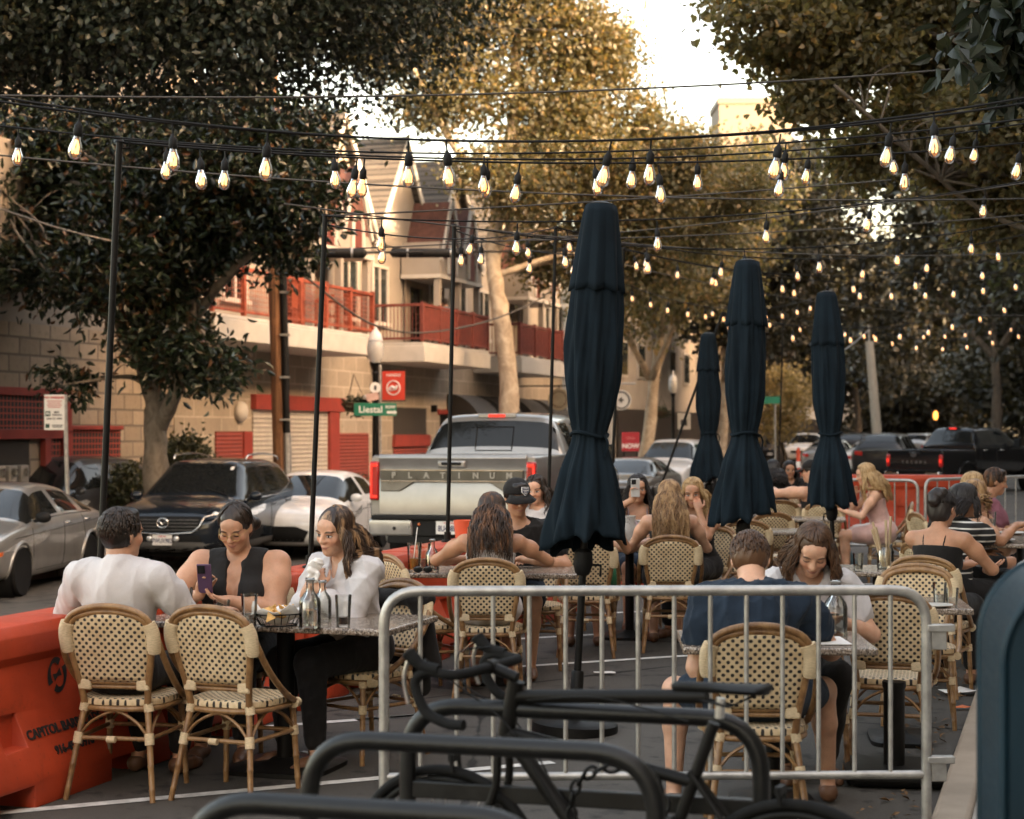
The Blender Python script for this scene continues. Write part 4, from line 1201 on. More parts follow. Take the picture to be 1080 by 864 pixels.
    b = MB(); b.tube([bb+Vector((0,-.05,0))+Vector((cos(a),0,sin(a)))*.085 for a in np.linspace(0, 2*pi, 36, endpoint=False)], .005, 6, closed=True); b.tube([bb+Vector((0,-.07,0)), bb+Vector((.12,-.075,-.12))], .010, 8); b.tube([bb+Vector((0,.07,0)), bb+Vector((-.12,.075,.12))], .010, 8); b.build('crankset', BLACK, t, smooth=60)
    for s, p in ((-1, Vector((.12,-.11,-.12))), (1, Vector((-.12,.11,.12)))):
        b = MB(); b.box(bb+p, (.09,.07,.02)); b.build('pedal', BLACKP, t, bevel=.004)
    b = MB(); b.tube(smoothpath([ra+Vector((0,-.05,.03)), bb+Vector((0,-.05,.085))], 2), .005, 5); b.tube([ra+Vector((0,-.05,-.03)), bb+Vector((0,-.05,-.085))], .005, 5); b.build('chain', BLACK, t)
    return t
# ---------------------------------------------------------------- vehicles
def evaluate(o):
    dg = bpy.context.evaluated_depsgraph_get(); dg.update()
    return bpy.data.meshes.new_from_object(o.evaluated_get(dg))

def auto_wheel(t, x, y, R, side, rim, spokes=10, width=.21, twin=False):
    """side: +1 when the outside faces +x"""
    Rm = Matrix.Rotation(pi/2*side, 3, 'Y')
    b = MB(); b.lathe([(R*.66,-width*.5),(R*.93,-width*.5),(R*.985,-width*.40),(R,-width*.22),(R,width*.22),(R*.985,width*.40),(R*.93,width*.5),(R*.70,width*.46)], 40, R=Rm, c=(x,y,R)); w = b.build('wheel', RUBBER, t, smooth=35)
    b = MB(); b.lathe([(R*.70,width*.46),(R*.67,width*.44),(R*.63,width*.30),(R*.60,-width*.2)], 40, R=Rm, c=(x,y,R), caps=False)
    b.lathe([(0,width*.40),(R*.12,width*.40),(R*.15,width*.33),(R*.15,width*.1)], 16, R=Rm, c=(x,y,R), caps=False)
    for k in range(spokes):
        a = 2*pi*k/spokes; da = .5*pi/spokes if not twin else (.22 if k % 2 else -.22)
        v0 = Vector((cos(a+da*.3), sin(a+da*.3), 0)); v1 = Vector((cos(a+(da if twin else 0)), sin(a+(da if twin else 0)), 0))
        p, q = v0*R*.12+Vector((0,0,width*.36)), v1*R*.655+Vector((0,0,width*.34))
        wv = Vector((-v1.y, v1.x, 0))*R*(.032 if twin else .058)
        vs = [p-wv*.8, p+wv*.8, q+wv, q-wv]; vs2 = [v-Vector((0,0,.03)) for v in vs]
        b.add([Rm @ v+Vector((x,y,R)) for v in vs+vs2], [(0,1,2,3),(0,4,5,1),(2,6,7,3),(1,5,6,2),(3,7,4,0)])
    b.build('rim', rim, w, smooth=35, recalc=False)
    b = MB(); b.lathe([(0,-width*.1),(R*.58,-width*.1),(R*.62,-width*.22)], 28, R=Rm, c=(x,y,R), caps=False); b.build('brake_disc', BLACKP, w)
    return w

def lofted(stations, segs_glass_side, glass_front, glass_rear, body, name='body', sub=2):
    """stations: rear to front (y, w0, w1, zb, zbelt, ztop, wt). Returns temp mesh with materials 0 body, 1 glass, 2 black trim"""
    n = 9; vs = []; idx = []
    for y, w0, w1, zb, zbl, zt, wt in stations:
        half = [(0, zb), (w0*.86, zb), (w0, zb+.07), (w1, zb+.52*(zbl-zb)), (w1*.992, zbl-.07), (w1*.955, zbl), (wt, zt-.045), (wt*.80, zt-.008), (0, zt+.012)]
        ring = half + [(-x, z) for x, z in half[-2:0:-1]]
        idx.append(len(vs)); vs += [(x, y, z) for x, z in ring]
    m = 16; fs = []; mi = []
    for i in range(len(stations)-1):
        y0, y1 = stations[i][0], stations[i+1][0]; ym = (y0+y1)/2
        for k in range(m):
            l = (k+1) % m
            fs.append((idx[i]+k, idx[i+1]+k, idx[i+1]+l, idx[i]+l))
            kk = k if k < 8 else 15-k
            g = 0
            if kk == 5 and any(a <= ym <= b for a, b in segs_glass_side): g = 1
            if kk in (6, 7) and (glass_front[0] <= ym <= glass_front[1] or glass_rear[0] <= ym <= glass_rear[1]): g = 1
            mi.append(g)
    fs.append(tuple(idx[0]+k for k in range(m))); mi.append(0)
    fs.append(tuple(idx[-1]+k for k in range(m-1, -1, -1))); mi.append(0)
    me = bpy.data.meshes.new('tmp'); me.from_pydata(vs, [], fs)
    for q in (body, CARGLASS): me.materials.append(q)
    me.polygons.foreach_set('material_index', mi)
    bm = bmesh.new(); bm.from_mesh(me); bmesh.ops.recalc_face_normals(bm, faces=bm.faces); bm.to_mesh(me); bm.free()
    o = bpy.data.objects.new('tmp', me); COL.objects.link(o)
    s = o.modifiers.new('s', 'SUBSURF'); s.levels = s.render_levels = sub
    out = evaluate(o); bpy.data.objects.remove(o); bpy.data.meshes.remove(me)
    return out

def split_mesh(me, keep, shift=0.0):
    """the faces for which keep(face) is true, as lists"""
    bm = bmesh.new(); bm.from_mesh(me); bm.normal_update()
    kill = [f for f in bm.faces if not keep(f)]
    bmesh.ops.delete(bm, geom=kill, context='FACES')
    if shift:
        for v in bm.verts: v.co += v.normal*shift
    r = bpy.data.meshes.new('part'); bm.to_mesh(r); bm.free()
    for q in me.materials: r.materials.append(q)
    return r

class Proj:
    """projects flat outlines onto the body along a direction"""
    def __init__(s, me):
        s.v = [v.co.copy() for v in me.vertices]; s.t = BVHTree.FromPolygons(s.v, [tuple(p.vertices) for p in me.polygons])
    def hit(s, o, d):
        r = s.t.ray_cast(Vector(o), Vector(d)); return r[0], r[1]
    def patch(s, poly, d, right, up=(0,0,1), off=.006, n=9):
        """poly: outline in (right, up) coordinates; d: viewing direction into the body"""
        d = Vector(d).normalized(); right = Vector(right).normalized(); up = Vector(up)
        bm = bmesh.new(); vs = [bm.verts.new((p[0], p[1], 0)) for p in poly]; bm.faces.new(vs)
        bmesh.ops.triangulate(bm, faces=bm.faces)
        for _ in range(3):
            bmesh.ops.subdivide_edges(bm, edges=[e for e in bm.edges if e.calc_length() > .05], cuts=1, use_grid_fill=False)
            bmesh.ops.triangulate(bm, faces=[f for f in bm.faces if len(f.verts) > 3])
        b = MB(); vv = []
        for v in bm.verts:
            o = right*v.co.x+up*v.co.y-d*6
            h, nn = s.hit(o, d)
            if h is None: h = o+d*6; nn = -d; near = s.t.find_nearest(h); h, nn = (near[0], near[1]) if near[0] is not None else (h, nn)
            vv.append(h-d*off)
        bm.verts.index_update(); fs = [tuple(v.index for v in f.verts) for f in bm.faces]; bm.free()
        b.add(vv, fs); return b
    def line(s, pts, d, right, up=(0,0,1), r=.004, off=.001, n=14):
        d = Vector(d).normalized(); right = Vector(right).normalized(); up = Vector(up); out = []
        for i in range(len(pts)-1):
            for k in range(n):
                t = k/n; x = pts[i][0]*(1-t)+pts[i+1][0]*t; z = pts[i][1]*(1-t)+pts[i+1][1]*t
                h, nn = s.hit(right*x+up*z-d*6, d)
                if h is not None: out.append(h-d*off)
        return MB().tube(out, r, 5) if len(out) > 1 else MB()

def car(name, label, cat, st, wheels, R, paint, side_glass, gf, gr, rim, plate=None, kind='sedan', arch=None, spokes=10, twin=False, group=None, lights=True, detail=True):
    t = thing(name, label, cat, group=group)
    me = lofted(st, side_glass, gf, gr, paint)
    yf, yr = wheels; Wm = max(s[2] for s in st)
    def in_arch(c):
        return any((c.y-y)**2+(c.z-R*.98)**2 < (R*1.13)**2 for y in wheels) and abs(c.x) > Wm-.34
    PJ = Proj(me)
    b_me = split_mesh(me, lambda f: f.material_index == 0 and not in_arch(f.calc_center_median()))
    shade(b_me, 60); bo = bpy.data.objects.new('body', b_me); COL.objects.link(bo); bo.parent = t
    # each pane of glass a part of its own
    def islands(m):
        bm = bmesh.new(); bm.from_mesh(m); bm.faces.ensure_lookup_table(); seen = set(); out = []
        for f in bm.faces:
            if f.index in seen: continue
            st_ = [f]; seen.add(f.index); comp = []
            while st_:
                q = st_.pop(); comp.append(q.index)
                for e in q.edges:
                    for g in e.link_faces:
                        if g.index not in seen: seen.add(g.index); st_.append(g)
            out.append(comp)
        bm.free(); return out
    g_me = split_mesh(me, lambda f: f.material_index == 1)
    for comp in islands(g_me):
        vs = {}; V = []; Fc = []
        for i in comp:
            p = g_me.polygons[i]; q = []
            for v in p.vertices:
                if v not in vs: vs[v] = len(V); V.append(g_me.vertices[v].co.copy())
                q.append(vs[v])
            Fc.append(tuple(q))
        cy = sum(v.y for v in V)/len(V); cx = sum(v.x for v in V)/len(V)
        nm = 'windscreen' if abs(cx) < .1 and cy > 0 else ('rear_window' if abs(cx) < .1 else 'side_window')
        MB().add(V, Fc).build(nm, CARGLASS, t, smooth=180)
    # wheel wells, arch lips, wheels
    for y in wheels:
        for s in (-1, 1):
            auto_wheel(t, s*(Wm-.115), y, R, s, rim, spokes, twin=twin)
            b = MB(); pts = []
            for a in np.linspace(-.18, pi+.18, 26):
                yy, zz = y+cos(a)*R*1.14, R*.98+sin(a)*R*1.14
                h, nn = PJ.hit((s*4, yy, zz), (-s,0,0)); pts.append(Vector((h.x+s*.002 if h is not None and abs(h.x) > Wm-.25 else s*(Wm-.03), yy, zz)))
            b.tube(pts, .022 if not arch else .034, 7); b.build('wheel_arch', arch or paint, t, smooth=180)
            b = MB(); b.lathe([(R*1.16,-.12),(R*1.16,.14)], 24, R=Matrix.Rotation(pi/2, 3, 'Y'), c=(s*(Wm-.17), y, R*.98), caps=False); b.lathe([(0,0),(R*1.16,0)], 24, R=Matrix.Rotation(pi/2, 3, 'Y'), c=(s*(Wm-.30), y, R*.98), caps=False); b.build('wheel_well', BLACKP, t)
    b = MB(); b.box((0,(yf+yr)/2,R*.75), (Wm*1.5, (yf-yr)*1.25, .12)); b.build('underbody', BLACKP, t)
    return t, PJ, me

def plate_on(t, txt, c, right, nrm_up=(0,0,1), w=.305, h=.152, ca=True):
    Mx = frame(c, right, nrm_up); b = MB(); b.box((0,0,0), (w,h,.006)); p = b.xf(Mx).build('license_plate', LABELW, t, bevel=.004)
    q = text_mb(txt, h*.62, .003, .0015); q.xf(Mx @ Matrix.Translation((0,-.012,.006)) @ Matrix.Diagonal((.74,1,1,1))).build('plate_lettering', M('plate_blue', (.03,.035,.09), .6, var=0), p, smooth=0)
    if ca: q = text_mb('California', h*.2, .003, .0005); q.xf(Mx @ Matrix.Translation((0,h*.37,.006))).build('state_name', INKR, p, smooth=0)
    return p
def mirror(t, x, y, z, s, paint):
    b = MB(); b.ell((x+s*.10, y, z), (.105,.055,.072)); o = b.build('wing_mirror', paint, t, smooth=180)
    b = MB(); b.tube([(x-s*.03,y,z-.05),(x+s*.06,y,z-.03)], .022, 8); b.build('mirror_arm', BLACKP, o)
    b = MB(); b.ell((x+s*.10, y-.038, z), (.088,.022,.057)); b.build('mirror_glass', CARGLASS, o, smooth=180)
def handle(PJ, t, y, z, s, mat):
    h, n = PJ.hit((s*4,y,z), (-s,0,0))
    if h is None: return
    b = MB(); b.tube(smoothpath([h+Vector((-s*.005,-.09,0)), h+Vector((s*.03,-.05,.005)), h+Vector((s*.03,.05,.005)), h+Vector((-s*.005,.09,0))], 4), .012, 7); b.build('door_handle', mat, t, smooth=60)
def seams(PJ, t, lines, mat=None):
    b = MB()
    for s in (-1, 1):
        for L in lines:
            q = PJ.line(L, (-s,0,0), (0,1,0), r=.0045); b.add(q.v, q.f)
    b.build('door_seam', mat or INKK, t)

SEDAN = [(-2.30,.62,.66,.44,.76,.84,.56),(-2.25,.74,.79,.32,.86,.97,.62),(-2.02,.83,.87,.25,.93,1.045,.66),(-1.72,.855,.895,.22,.95,1.09,.66),(-1.62,.86,.90,.20,.955,1.115,.655),
         (-1.05,.87,.905,.18,.955,1.325,.575),(-.98,.87,.905,.18,.955,1.345,.57),(-.50,.87,.905,.18,.95,1.405,.565),(-.20,.87,.905,.18,.945,1.415,.565),(-.13,.87,.905,.18,.945,1.416,.565),(.25,.87,.905,.18,.935,1.395,.565),(.36,.87,.905,.18,.93,1.375,.565),
         (.90,.87,.90,.18,.92,1.13,.64),(1.18,.865,.895,.18,.91,.985,.70),(1.27,.865,.893,.18,.905,.955,.72),(1.75,.85,.885,.20,.86,.90,.72),(2.08,.80,.845,.22,.78,.815,.68),(2.24,.72,.775,.28,.70,.725,.62),(2.31,.60,.65,.38,.58,.62,.55)]
SUVST = [(-2.27,.68,.72,.50,1.02,1.12,.60),(-2.23,.78,.83,.36,1.08,1.22,.64),(-2.10,.85,.90,.30,1.10,1.36,.64),(-2.02,.86,.91,.28,1.10,1.42,.64),(-1.72,.87,.92,.25,1.09,1.60,.62),(-1.66,.87,.92,.25,1.09,1.615,.62),(-1.15,.875,.92,.24,1.075,1.66,.62),(-1.08,.875,.92,.24,1.075,1.662,.62),(-.30,.88,.92,.24,1.05,1.675,.62),(-.22,.88,.92,.24,1.05,1.675,.62),(.20,.88,.92,.24,1.035,1.655,.62),(.32,.88,.92,.24,1.03,1.635,.62),
         (.80,.88,.918,.24,1.025,1.34,.70),(1.08,.88,.915,.24,1.02,1.13,.76),(1.17,.88,.915,.25,1.015,1.09,.78),(1.60,.87,.91,.26,.98,1.045,.78),(1.95,.83,.88,.28,.92,.97,.74),(2.16,.76,.82,.32,.84,.875,.68),(2.24,.66,.72,.42,.70,.76,.60)]

def silver_sedan(label, plate=True):
    P_ = m_paint('silver_paint', (.33,.325,.31), metal=.55, rough=.3)
    t, PJ, me = car('sedan', label, 'car', SEDAN, (1.42,-1.32), .325, P_, [(-1.45,-1.08),(-.96,-.2),(-.12,1.05)], (.37,1.20), (-1.61,-1.06), M('alloy_dark', (.25,.24,.23), .3, metal=.8), spokes=10, twin=True)
    for s in (-1, 1):
        PJ.patch([(.36,.60),(.52,.72),(.74,.80),(.80,.76),(.74,.66),(.52,.60)] if s > 0 else [(-.36,.60),(-.52,.60),(-.74,.66),(-.80,.76),(-.74,.80),(-.52,.72)], (-.25*s,-1,0), (1,0,0)).build('headlight', LENS_C, t, smooth=180)
        mirror(t, s*.86, .86, .98, s, BLACKP); handle(PJ, t, -.32, .86, s, CHROME); handle(PJ, t, -1.12, .87, s, CHROME)
        PJ.patch([(2.0,.56),(2.13,.54),(2.13,.59),(2.0,.61)], (-s,0,0), (0,1,0)).build('side_marker', LENS_A, t)
        PJ.patch([(-2.2,.74),(-1.98,.80),(-1.96,.90),(-2.2,.93)], (-s,.5,0), (0,1,0)).build('tail_light', LENS_R, t)
        q = PJ.line([(-1.5,.965),(-.5,.975),(1.0,.945)], (-s,0,0), (0,1,0), r=.009); q.build('window_trim', CHROME, t)
    PJ.patch([(-.55,.50),(.55,.50),(.62,.60),(.5,.64),(-.5,.64),(-.62,.60)], (0,-1,0), (1,0,0)).build('grille', BLACKP, t)
    PJ.patch([(-.62,.26),(.62,.26),(.55,.42),(-.55,.42)], (0,-1,0), (1,0,0)).build('lower_intake', BLACKP, t)
    seams(PJ, t, [[(-.16,.28),(-.16,.93)],[(1.02,.30),(1.05,.90)],[(-.95,.95),(-1.0,.75),(-1.12,.45)],[(-.9,.30),(1.0,.30)],[(-1.9,.86),(1.9,.74)]])
    return t
def dark_suv(label):
    P_ = m_paint('dark_blue_paint', (.010,.014,.020), rough=.2)
    t, PJ, me = car('suv', label, 'car', SUVST, (1.38,-1.33), .355, P_, [(-1.60,-1.16),(-1.07,-.31),(-.21,.98)], (.33,1.10), (-2.09,-1.73), M('alloy_silver', (.48,.47,.45), .28, metal=.85), arch=BLACKP, spokes=10, twin=True)
    g = [(-.50,.60),(.50,.60),(.60,.70),(.56,.84),(-.56,.84),(-.60,.70)]
    PJ.patch(g, (0,-1,0), (1,0,0), off=.004).build('grille', BLACKP, t)
    for z in (.64,.69,.74,.79):
        PJ.line([(-.54,z),(.54,z)], (0,-1,0), (1,0,0), r=.008, off=.012).build('grille_bar', M('satin_grey', (.12,.12,.12), .4, metal=.6), t)
    PJ.line([(-.86,.90),(-.62,.83),(-.57,.70),(-.45,.605),(0,.575),(.45,.605),(.57,.70),(.62,.83),(.86,.90)], (0,-1,0), (1,0,0), r=.016, off=.010).build('chrome_strip', CHROME, t, smooth=180)
    h, n = PJ.hit((0,5,.745), (0,-1,0)); e = h+Vector((0,.03,0))
    b = MB(); b.tube([e+Vector((.088*cos(a),0,.070*sin(a))) for a in np.linspace(0, 2*pi, 30, endpoint=False)], .010, 7, closed=True)
    b.tube(smoothpath([e+Vector((-.078,0,.035)), e+Vector((-.03,0,.012)), e+Vector((0,0,-.022)), e+Vector((.03,0,.012)), e+Vector((.078,0,.035))], 4), .008, 6); b.build('emblem', CHROME, t, smooth=180)
    for s in (-1, 1):
        o = [(.60,.80),(.66,.895),(.86,.955),(.905,.94),(.88,.86),(.74,.80)]; o = o if s > 0 else [(-x, z) for x, z in o[::-1]]
        hl = PJ.patch(o, (-.32*s,-1,0), (1,0,0), off=.006).build('headlight', LENS_C, t, smooth=180)
        hh, n = PJ.hit((s*.76,5,.87), (0,-1,0)); MB().ell(hh+Vector((0,.006,0)), (.05,.02,.042)).build('lamp_lens', M('lamp_bright', (.8,.79,.76), .1, metal=.3, coat=1), hl, smooth=180)
        o = [(.60,.40),(.66,.56),(.84,.60),(.86,.50),(.76,.42)]; o = o if s > 0 else [(-x, z) for x, z in o[::-1]]
        PJ.patch(o, (-.3*s,-1,0), (1,0,0)).build('fog_lamp_recess', BLACKP, t); hh, n = PJ.hit((s*.76,5,.51), (-.2*s,-1,0))
        if hh is not None: b = MB(); b.ell(hh+Vector((0,.01,0)), (.05,.025,.045)); b.build('fog_lamp', LENS_C, t, smooth=180)
        mirror(t, s*.88, .80, 1.10, s, P_); handle(PJ, t, -.42, .93, s, P_); handle(PJ, t, -1.22, .96, s, P_)
        b = MB(); b.tube(smoothpath([(s*.60,.12,1.66),(s*.615,.0,1.725),(s*.61,-.8,1.745),(s*.60,-1.5,1.70),(s*.59,-1.65,1.64)], 5), .017, 7); b.build('roof_rail', CHROME, t, smooth=180)
        PJ.patch([(-1.2,.26),(1.2,.26),(1.2,.42),(-1.2,.42)], (-s,0,0), (0,1,0), off=.004).build('sill_cladding', M('grey_cladding', (.10,.097,.09), .6), t)
        PJ.line([(-1.55,1.11),(-.5,1.075),(1.0,1.045)], (-s,0,0), (0,1,0), r=.009).build('window_trim', CHROME, t)
        PJ.patch([(-2.2,.92),(-1.98,.95),(-1.96,1.04),(-2.2,1.06)], (-s,.5,0), (0,1,0)).build('tail_light', LENS_R, t)
    PJ.patch([(-.84,.30),(.84,.30),(.80,.46),(.62,.40),(-.62,.40),(-.80,.46)], (0,-1,0), (1,0,0), off=.008).build('bumper_skirt', M('grey_cladding', (.10,.097,.09), .6), t)
    h, n = PJ.hit((0,5,.50), (0,-1,0)); PJ.patch([(-.6,.42),(.6,.42),(.56,.56),(-.56,.56)], (0,-1,0), (1,0,0), off=.006).build('lower_intake', BLACKP, t)
    plate_on(t, '7WUX982', h+Vector((0,.035,-.01)), (-1,0,0))
    seams(PJ, t, [[(-.26,.45),(-.26,1.04)],[(.98,.45),(1.0,1.02)],[(-1.10,1.06),(-1.05,.8),(-1.10,.6)]])
    PJ.line([(-.80,1.01),(-.60,.90)], (0,-1,0), (1,0,0), r=.004).build('bonnet_seam', INKK, t)
    b = MB(); b.tube([(-.05,1.13,1.12),(.55,.86,1.26)], .008, 5); b.tube([(-.65,1.12,1.12),(-.05,.87,1.27)], .008, 5); b.build('wiper', BLACKP, t)
    h, n = PJ.hit((-.46,5,1.50), (0,-1,0)); 
    if h is not None: PJ.patch([(-.52,1.50),(-.47,1.50),(-.47,1.55),(-.52,1.55)], (0,-1,0), (1,0,0), off=.004).build('windscreen_sticker', LABELW, t)
    return t
def white_sedan(label):
    P_ = m_paint('white_paint', (.72,.715,.70), rough=.3)
    st = [(y*.95, w0*.95, w1*.95, zb, zl*1.0, zt*1.01, wt*.95) for y, w0, w1, zb, zl, zt, wt in SEDAN]
    t, PJ, me = car('sedan', label, 'car', st, (1.32,-1.25), .31, P_, [(-1.38,-1.03),(-.91,-.19),(-.12,1.0)], (.35,1.14), (-1.53,-1.01), M('alloy_silver', (.48,.47,.45), .28, metal=.85), spokes=7)
    for s in (-1, 1):
        o = [(.40,.60),(.56,.66),(.72,.80),(.78,.84),(.78,.72),(.62,.60)]; o = o if s > 0 else [(-x, z) for x, z in o[::-1]]
        PJ.patch(o, (-.35*s,-1,0), (1,0,0)).build('headlight', LENS_C, t, smooth=180)
        mirror(t, s*.82, .80, .98, s, P_); handle(PJ, t, -.30, .86, s, P_)
        PJ.patch([(-2.1,.74),(-1.88,.80),(-1.86,.90),(-2.1,.93)], (-s,.5,0), (0,1,0)).build('tail_light', LENS_R, t)
    PJ.patch([(-.42,.30),(.42,.30),(.52,.48),(.3,.56),(-.3,.56),(-.52,.48)], (0,-1,0), (1,0,0)).build('grille', BLACKP, t)
    seams(PJ, t, [[(-.15,.28),(-.15,.93)],[(.97,.30),(1.0,.90)],[(-.90,.95),(-.95,.75),(-1.05,.45)],[(-1.8,.84),(1.7,.70)]])
    return t
def plain_car(name, label, cat, st, paint, R, whl, sg, gf, gr, scale=1.0):
    t, PJ, me = car(name, label, cat, st, whl, R, paint, sg, gf, gr, M('alloy_silver', (.48,.47,.45), .28, metal=.85), spokes=7)
    zf = st[-2][4]
    for s in (-1, 1):
        o = [(.40,zf-.06),(.56,zf+.02),(.74,zf+.10),(.78,zf+.06),(.72,zf-.06)]; o = o if s > 0 else [(-x, z) for x, z in o[::-1]]
        PJ.patch(o, (-.3*s,-1,0), (1,0,0)).build('headlight', LENS_C, t, smooth=180)
        mirror(t, s*.86, .82, st[11][4]+.06, s, paint)
        PJ.patch([(s*x, z) for x, z in ((.5,st[1][4]-.16),(.76,st[1][4]-.12),(.76,st[1][4]),(.5,st[1][4]-.02))], (0,1,0), (1,0,0)).build('tail_light', LENS_R, t)
    PJ.patch([(-.45,zf-.20),(.45,zf-.20),(.5,zf-.04),(-.5,zf-.04)], (0,-1,0), (1,0,0)).build('grille', BLACKP, t)
    h, n = PJ.hit((0,5,.42), (0,-1,0)); MB().box(h+Vector((0,.02,0)), (.30,.02,.13)).build('license_plate', LABELW, t)
    return t

def pickup(label, paint, L=5.9, W=1.01, H=1.93, bed=1.85, tail_z=(.72,1.40), letters='PLATINUM', plate='8U408E7', trim=None, lit=True, emblem=False, zfloor=.0):
    """origin on the ground at mid length, +y forward; rear end at y=-L/2"""
    t = thing('pickup_truck', label, 'pickup truck')
    yr = -L/2; zt0, zt1 = tail_z; yc = yr+bed                              # front of the bed
    # bed sides and floor
    b = MB()
    for s in (-1, 1):
        prof = [(s*(W-.09), zt0-.10), (s*W, zt0-.06), (s*W*1.0, zt1-.16), (s*(W-.02), zt1-.02), (s*(W-.05), zt1), (s*(W-.15), zt1), (s*(W-.15), zt0)]
        if s < 0: prof = prof[::-1]
        b.prism(prof, yr+.03, yc, 'y')
    b.box((0, yr+bed/2, zt0+.02), (W*1.72, bed-.10, .06)); b.box((0, yc-.03, (zt0+zt1)/2), (W*1.7, .05, zt1-zt0))
    b.build('bed', paint, t, bevel=.02, recalc=True)
    # tailgate with recessed centre handle
    b = MB(); tw = W-.115
    prof = [(yr+.00, zt0-.02), (yr+.005, zt1-.30), (yr+.028, zt1-.24), (yr+.012, zt1-.10), (yr-.012, zt1-.03), (yr+.01, zt1+.012), (yr+.07, zt1+.012), (yr+.07, zt0-.02)]
    b.prism(prof, -tw, tw, 'x'); tg = b.build('tailgate', paint, t, bevel=.008, recalc=True)
    b = MB(); b.box((0, yr-.002, zt1-.10), (.34,.045,.085)); hd = b.build('handle_recess', trim or paint, tg, bevel=.02); b = MB(); b.box((0, yr-.028, zt1-.095), (.24,.02,.035)); b.build('tailgate_handle', BLACKP, hd, bevel=.01)
    if letters == 'PLATINUM':
        poly = [(-tw+.03,zt1-.42),(-tw+.26,zt1-.42),(-tw+.36,zt1-.36),(-tw+.46,zt1-.30),(tw-.46,zt1-.30),(tw-.36,zt1-.36),(tw-.26,zt1-.42),(tw-.03,zt1-.42),(tw-.03,zt1-.17),(-tw+.03,zt1-.17)]
        b = MB(); b.prism(poly, yr-.022, yr+.03, 'y'); ap = b.build('tailgate_applique', M('satin_applique', (.19,.185,.175), .3, metal=.8), tg, bevel=.006, recalc=True)
        b = MB(); b.box((0, yr-.026, zt1-.235), (tw*1.93,.016,.12)); b.build('name_panel', M('dark_panel', (.10,.097,.09), .3, metal=.8), ap, bevel=.006)
        for z in (zt1-.172, zt1-.298):
            b = MB(); b.box((0, yr-.036, z), (tw*1.93,.016,.012)); b.build('chrome_strip', CHROME, ap)
    if letters:
        n = len(letters)
        for i, ch in enumerate(letters):
            x = -tw*.78+tw*1.56*i/(n-1) if letters == 'PLATINUM' else -tw*.45+tw*.9*i/(n-1)
            q = text_mb(ch, .095, .012, .004); q.xf(frame((x, yr-.040 if letters == 'PLATINUM' else yr-.004, zt1-.235 if letters == 'PLATINUM' else zt0+.20), (1,0,0), (0,0,1))).build('tailgate_letter', M('worn_letter', (.30,.29,.27), .35, metal=.6) if letters == 'PLATINUM' else M('grey_letter', (.22,.21,.2), .4, metal=.6), tg, smooth=0)
    if emblem:
        b = MB(); e = Vector((0, yr-.03, zt1-.13))
        for rx, rz in ((.085,.058),(.036,.055),(.06,.022)): b.tube([e+Vector((rx*cos(a),0,rz*sin(a)+(.018 if rx == .06 else 0))) for a in np.linspace(0, 2*pi, 24, endpoint=False)], .007, 6, closed=True)
        b.build('emblem', M('grey_letter', (.22,.21,.2), .4, metal=.6), tg, smooth=180)
    for s in (-1, 1):
        b = MB(); b.box((s*(W-.062), yr+.035, zt1-.30), (.118,.11,.46 if letters == 'PLATINUM' else .34)); tl = b.build('tail_light', LENS_R, t, bevel=.02)
        b = MB(); zz = zt1-.30
        for dx, dz, sx, sz in ((0,.185,.08,.03),(-.035*s*-1,0,.022,.36),(0,-.185,.08,.03)) if letters == 'PLATINUM' else ((0,.0,.07,.1),): b.box((s*(W-.062)+dx, yr-.022, zz+dz), (sx,.008,sz))
        b.build('light_bar', LENS_ON if lit else LENS_R, tl, bevel=.003)
    # bumper
    b = MB()
    prof = [(yr-.12, zt0-.26), (yr-.14, zt0-.12), (yr-.13, zt0-.055), (yr+.10, zt0-.05), (yr+.10, zt0-.26)]
    for s in (-1, 1):
        b = MB(); b.prism(prof, s*.44, s*(W-.03), 'x')
        bp = b.build('bumper_end', CHROME if letters != 'PLATINUM' else M('satin_silver', (.42,.41,.39), .3, metal=.6), t, bevel=.025, recalc=True)
    b = MB(); b.box((0, yr-.06, zt0-.045), (W*1.86,.20,.05)); b.box((0, yr-.05, zt0-.16), (.86,.15,.20)); b.box((0, yr-.02, zt0-.30), (W*1.5,.16,.10)); b.build('bumper_step', BLACKP, t, bevel=.012)
    if letters == 'PLATINUM':
        for s in (-1, 1): b = MB(); b.lathe([(0,0),(.022,0)], 14, R=Matrix.Rotation(pi/2, 3, 'X'), c=(s*.66, yr-.138, zt0-.17)); b.build('parking_sensor', INKK, bp)
        b = MB(); b.ell((-.36, yr-.13, zt0-.12), (.016,.012,.018)); b.build('plate_lamp', LENS_A, bp)
    if plate: plate_on(t, plate, (0, yr-.135, zt0-.155), (1,0,0))
    # cab: lofted
    y0, y1, y2, y3 = yc+.02, yc+2.35, L/2-.55, L/2
    wt = W*.74
    st = [(y0,.93*W,.96*W,.55,1.30,1.32,W*.90),(y0+.03,.95*W,.98*W,.5,1.34,H-.50,W*.885),(y0+.24,.96*W,W*.99,.5,1.35,H-.04,wt),(y0+.30,.96*W,W*.99,.5,1.35,H-.02,wt),(y0+.95,.96*W,W*.99,.48,1.34,H,wt),(y0+1.04,.96*W,W*.99,.48,1.34,H,wt),(y0+1.5,.96*W,W*.99,.48,1.32,H-.01,wt),(y0+1.62,.96*W,W*.99,.48,1.31,H-.04,wt),
          (y0+2.15,.96*W,W*.985,.48,1.30,1.42,W*.82),(y0+2.26,.96*W,W*.98,.48,1.29,1.34,W*.84),(y2,.95*W,W*.97,.5,1.22,1.27,W*.80),(y3-.08,.90*W,W*.92,.55,1.10,1.16,W*.74),(y3,.84*W,W*.86,.62,.98,1.05,W*.70)]
    me = lofted(st, [(y0+.31,y0+.94),(y0+1.05,y0+2.1)], (y0+1.63,y0+2.2), (y0+.03,y0+.23), paint)
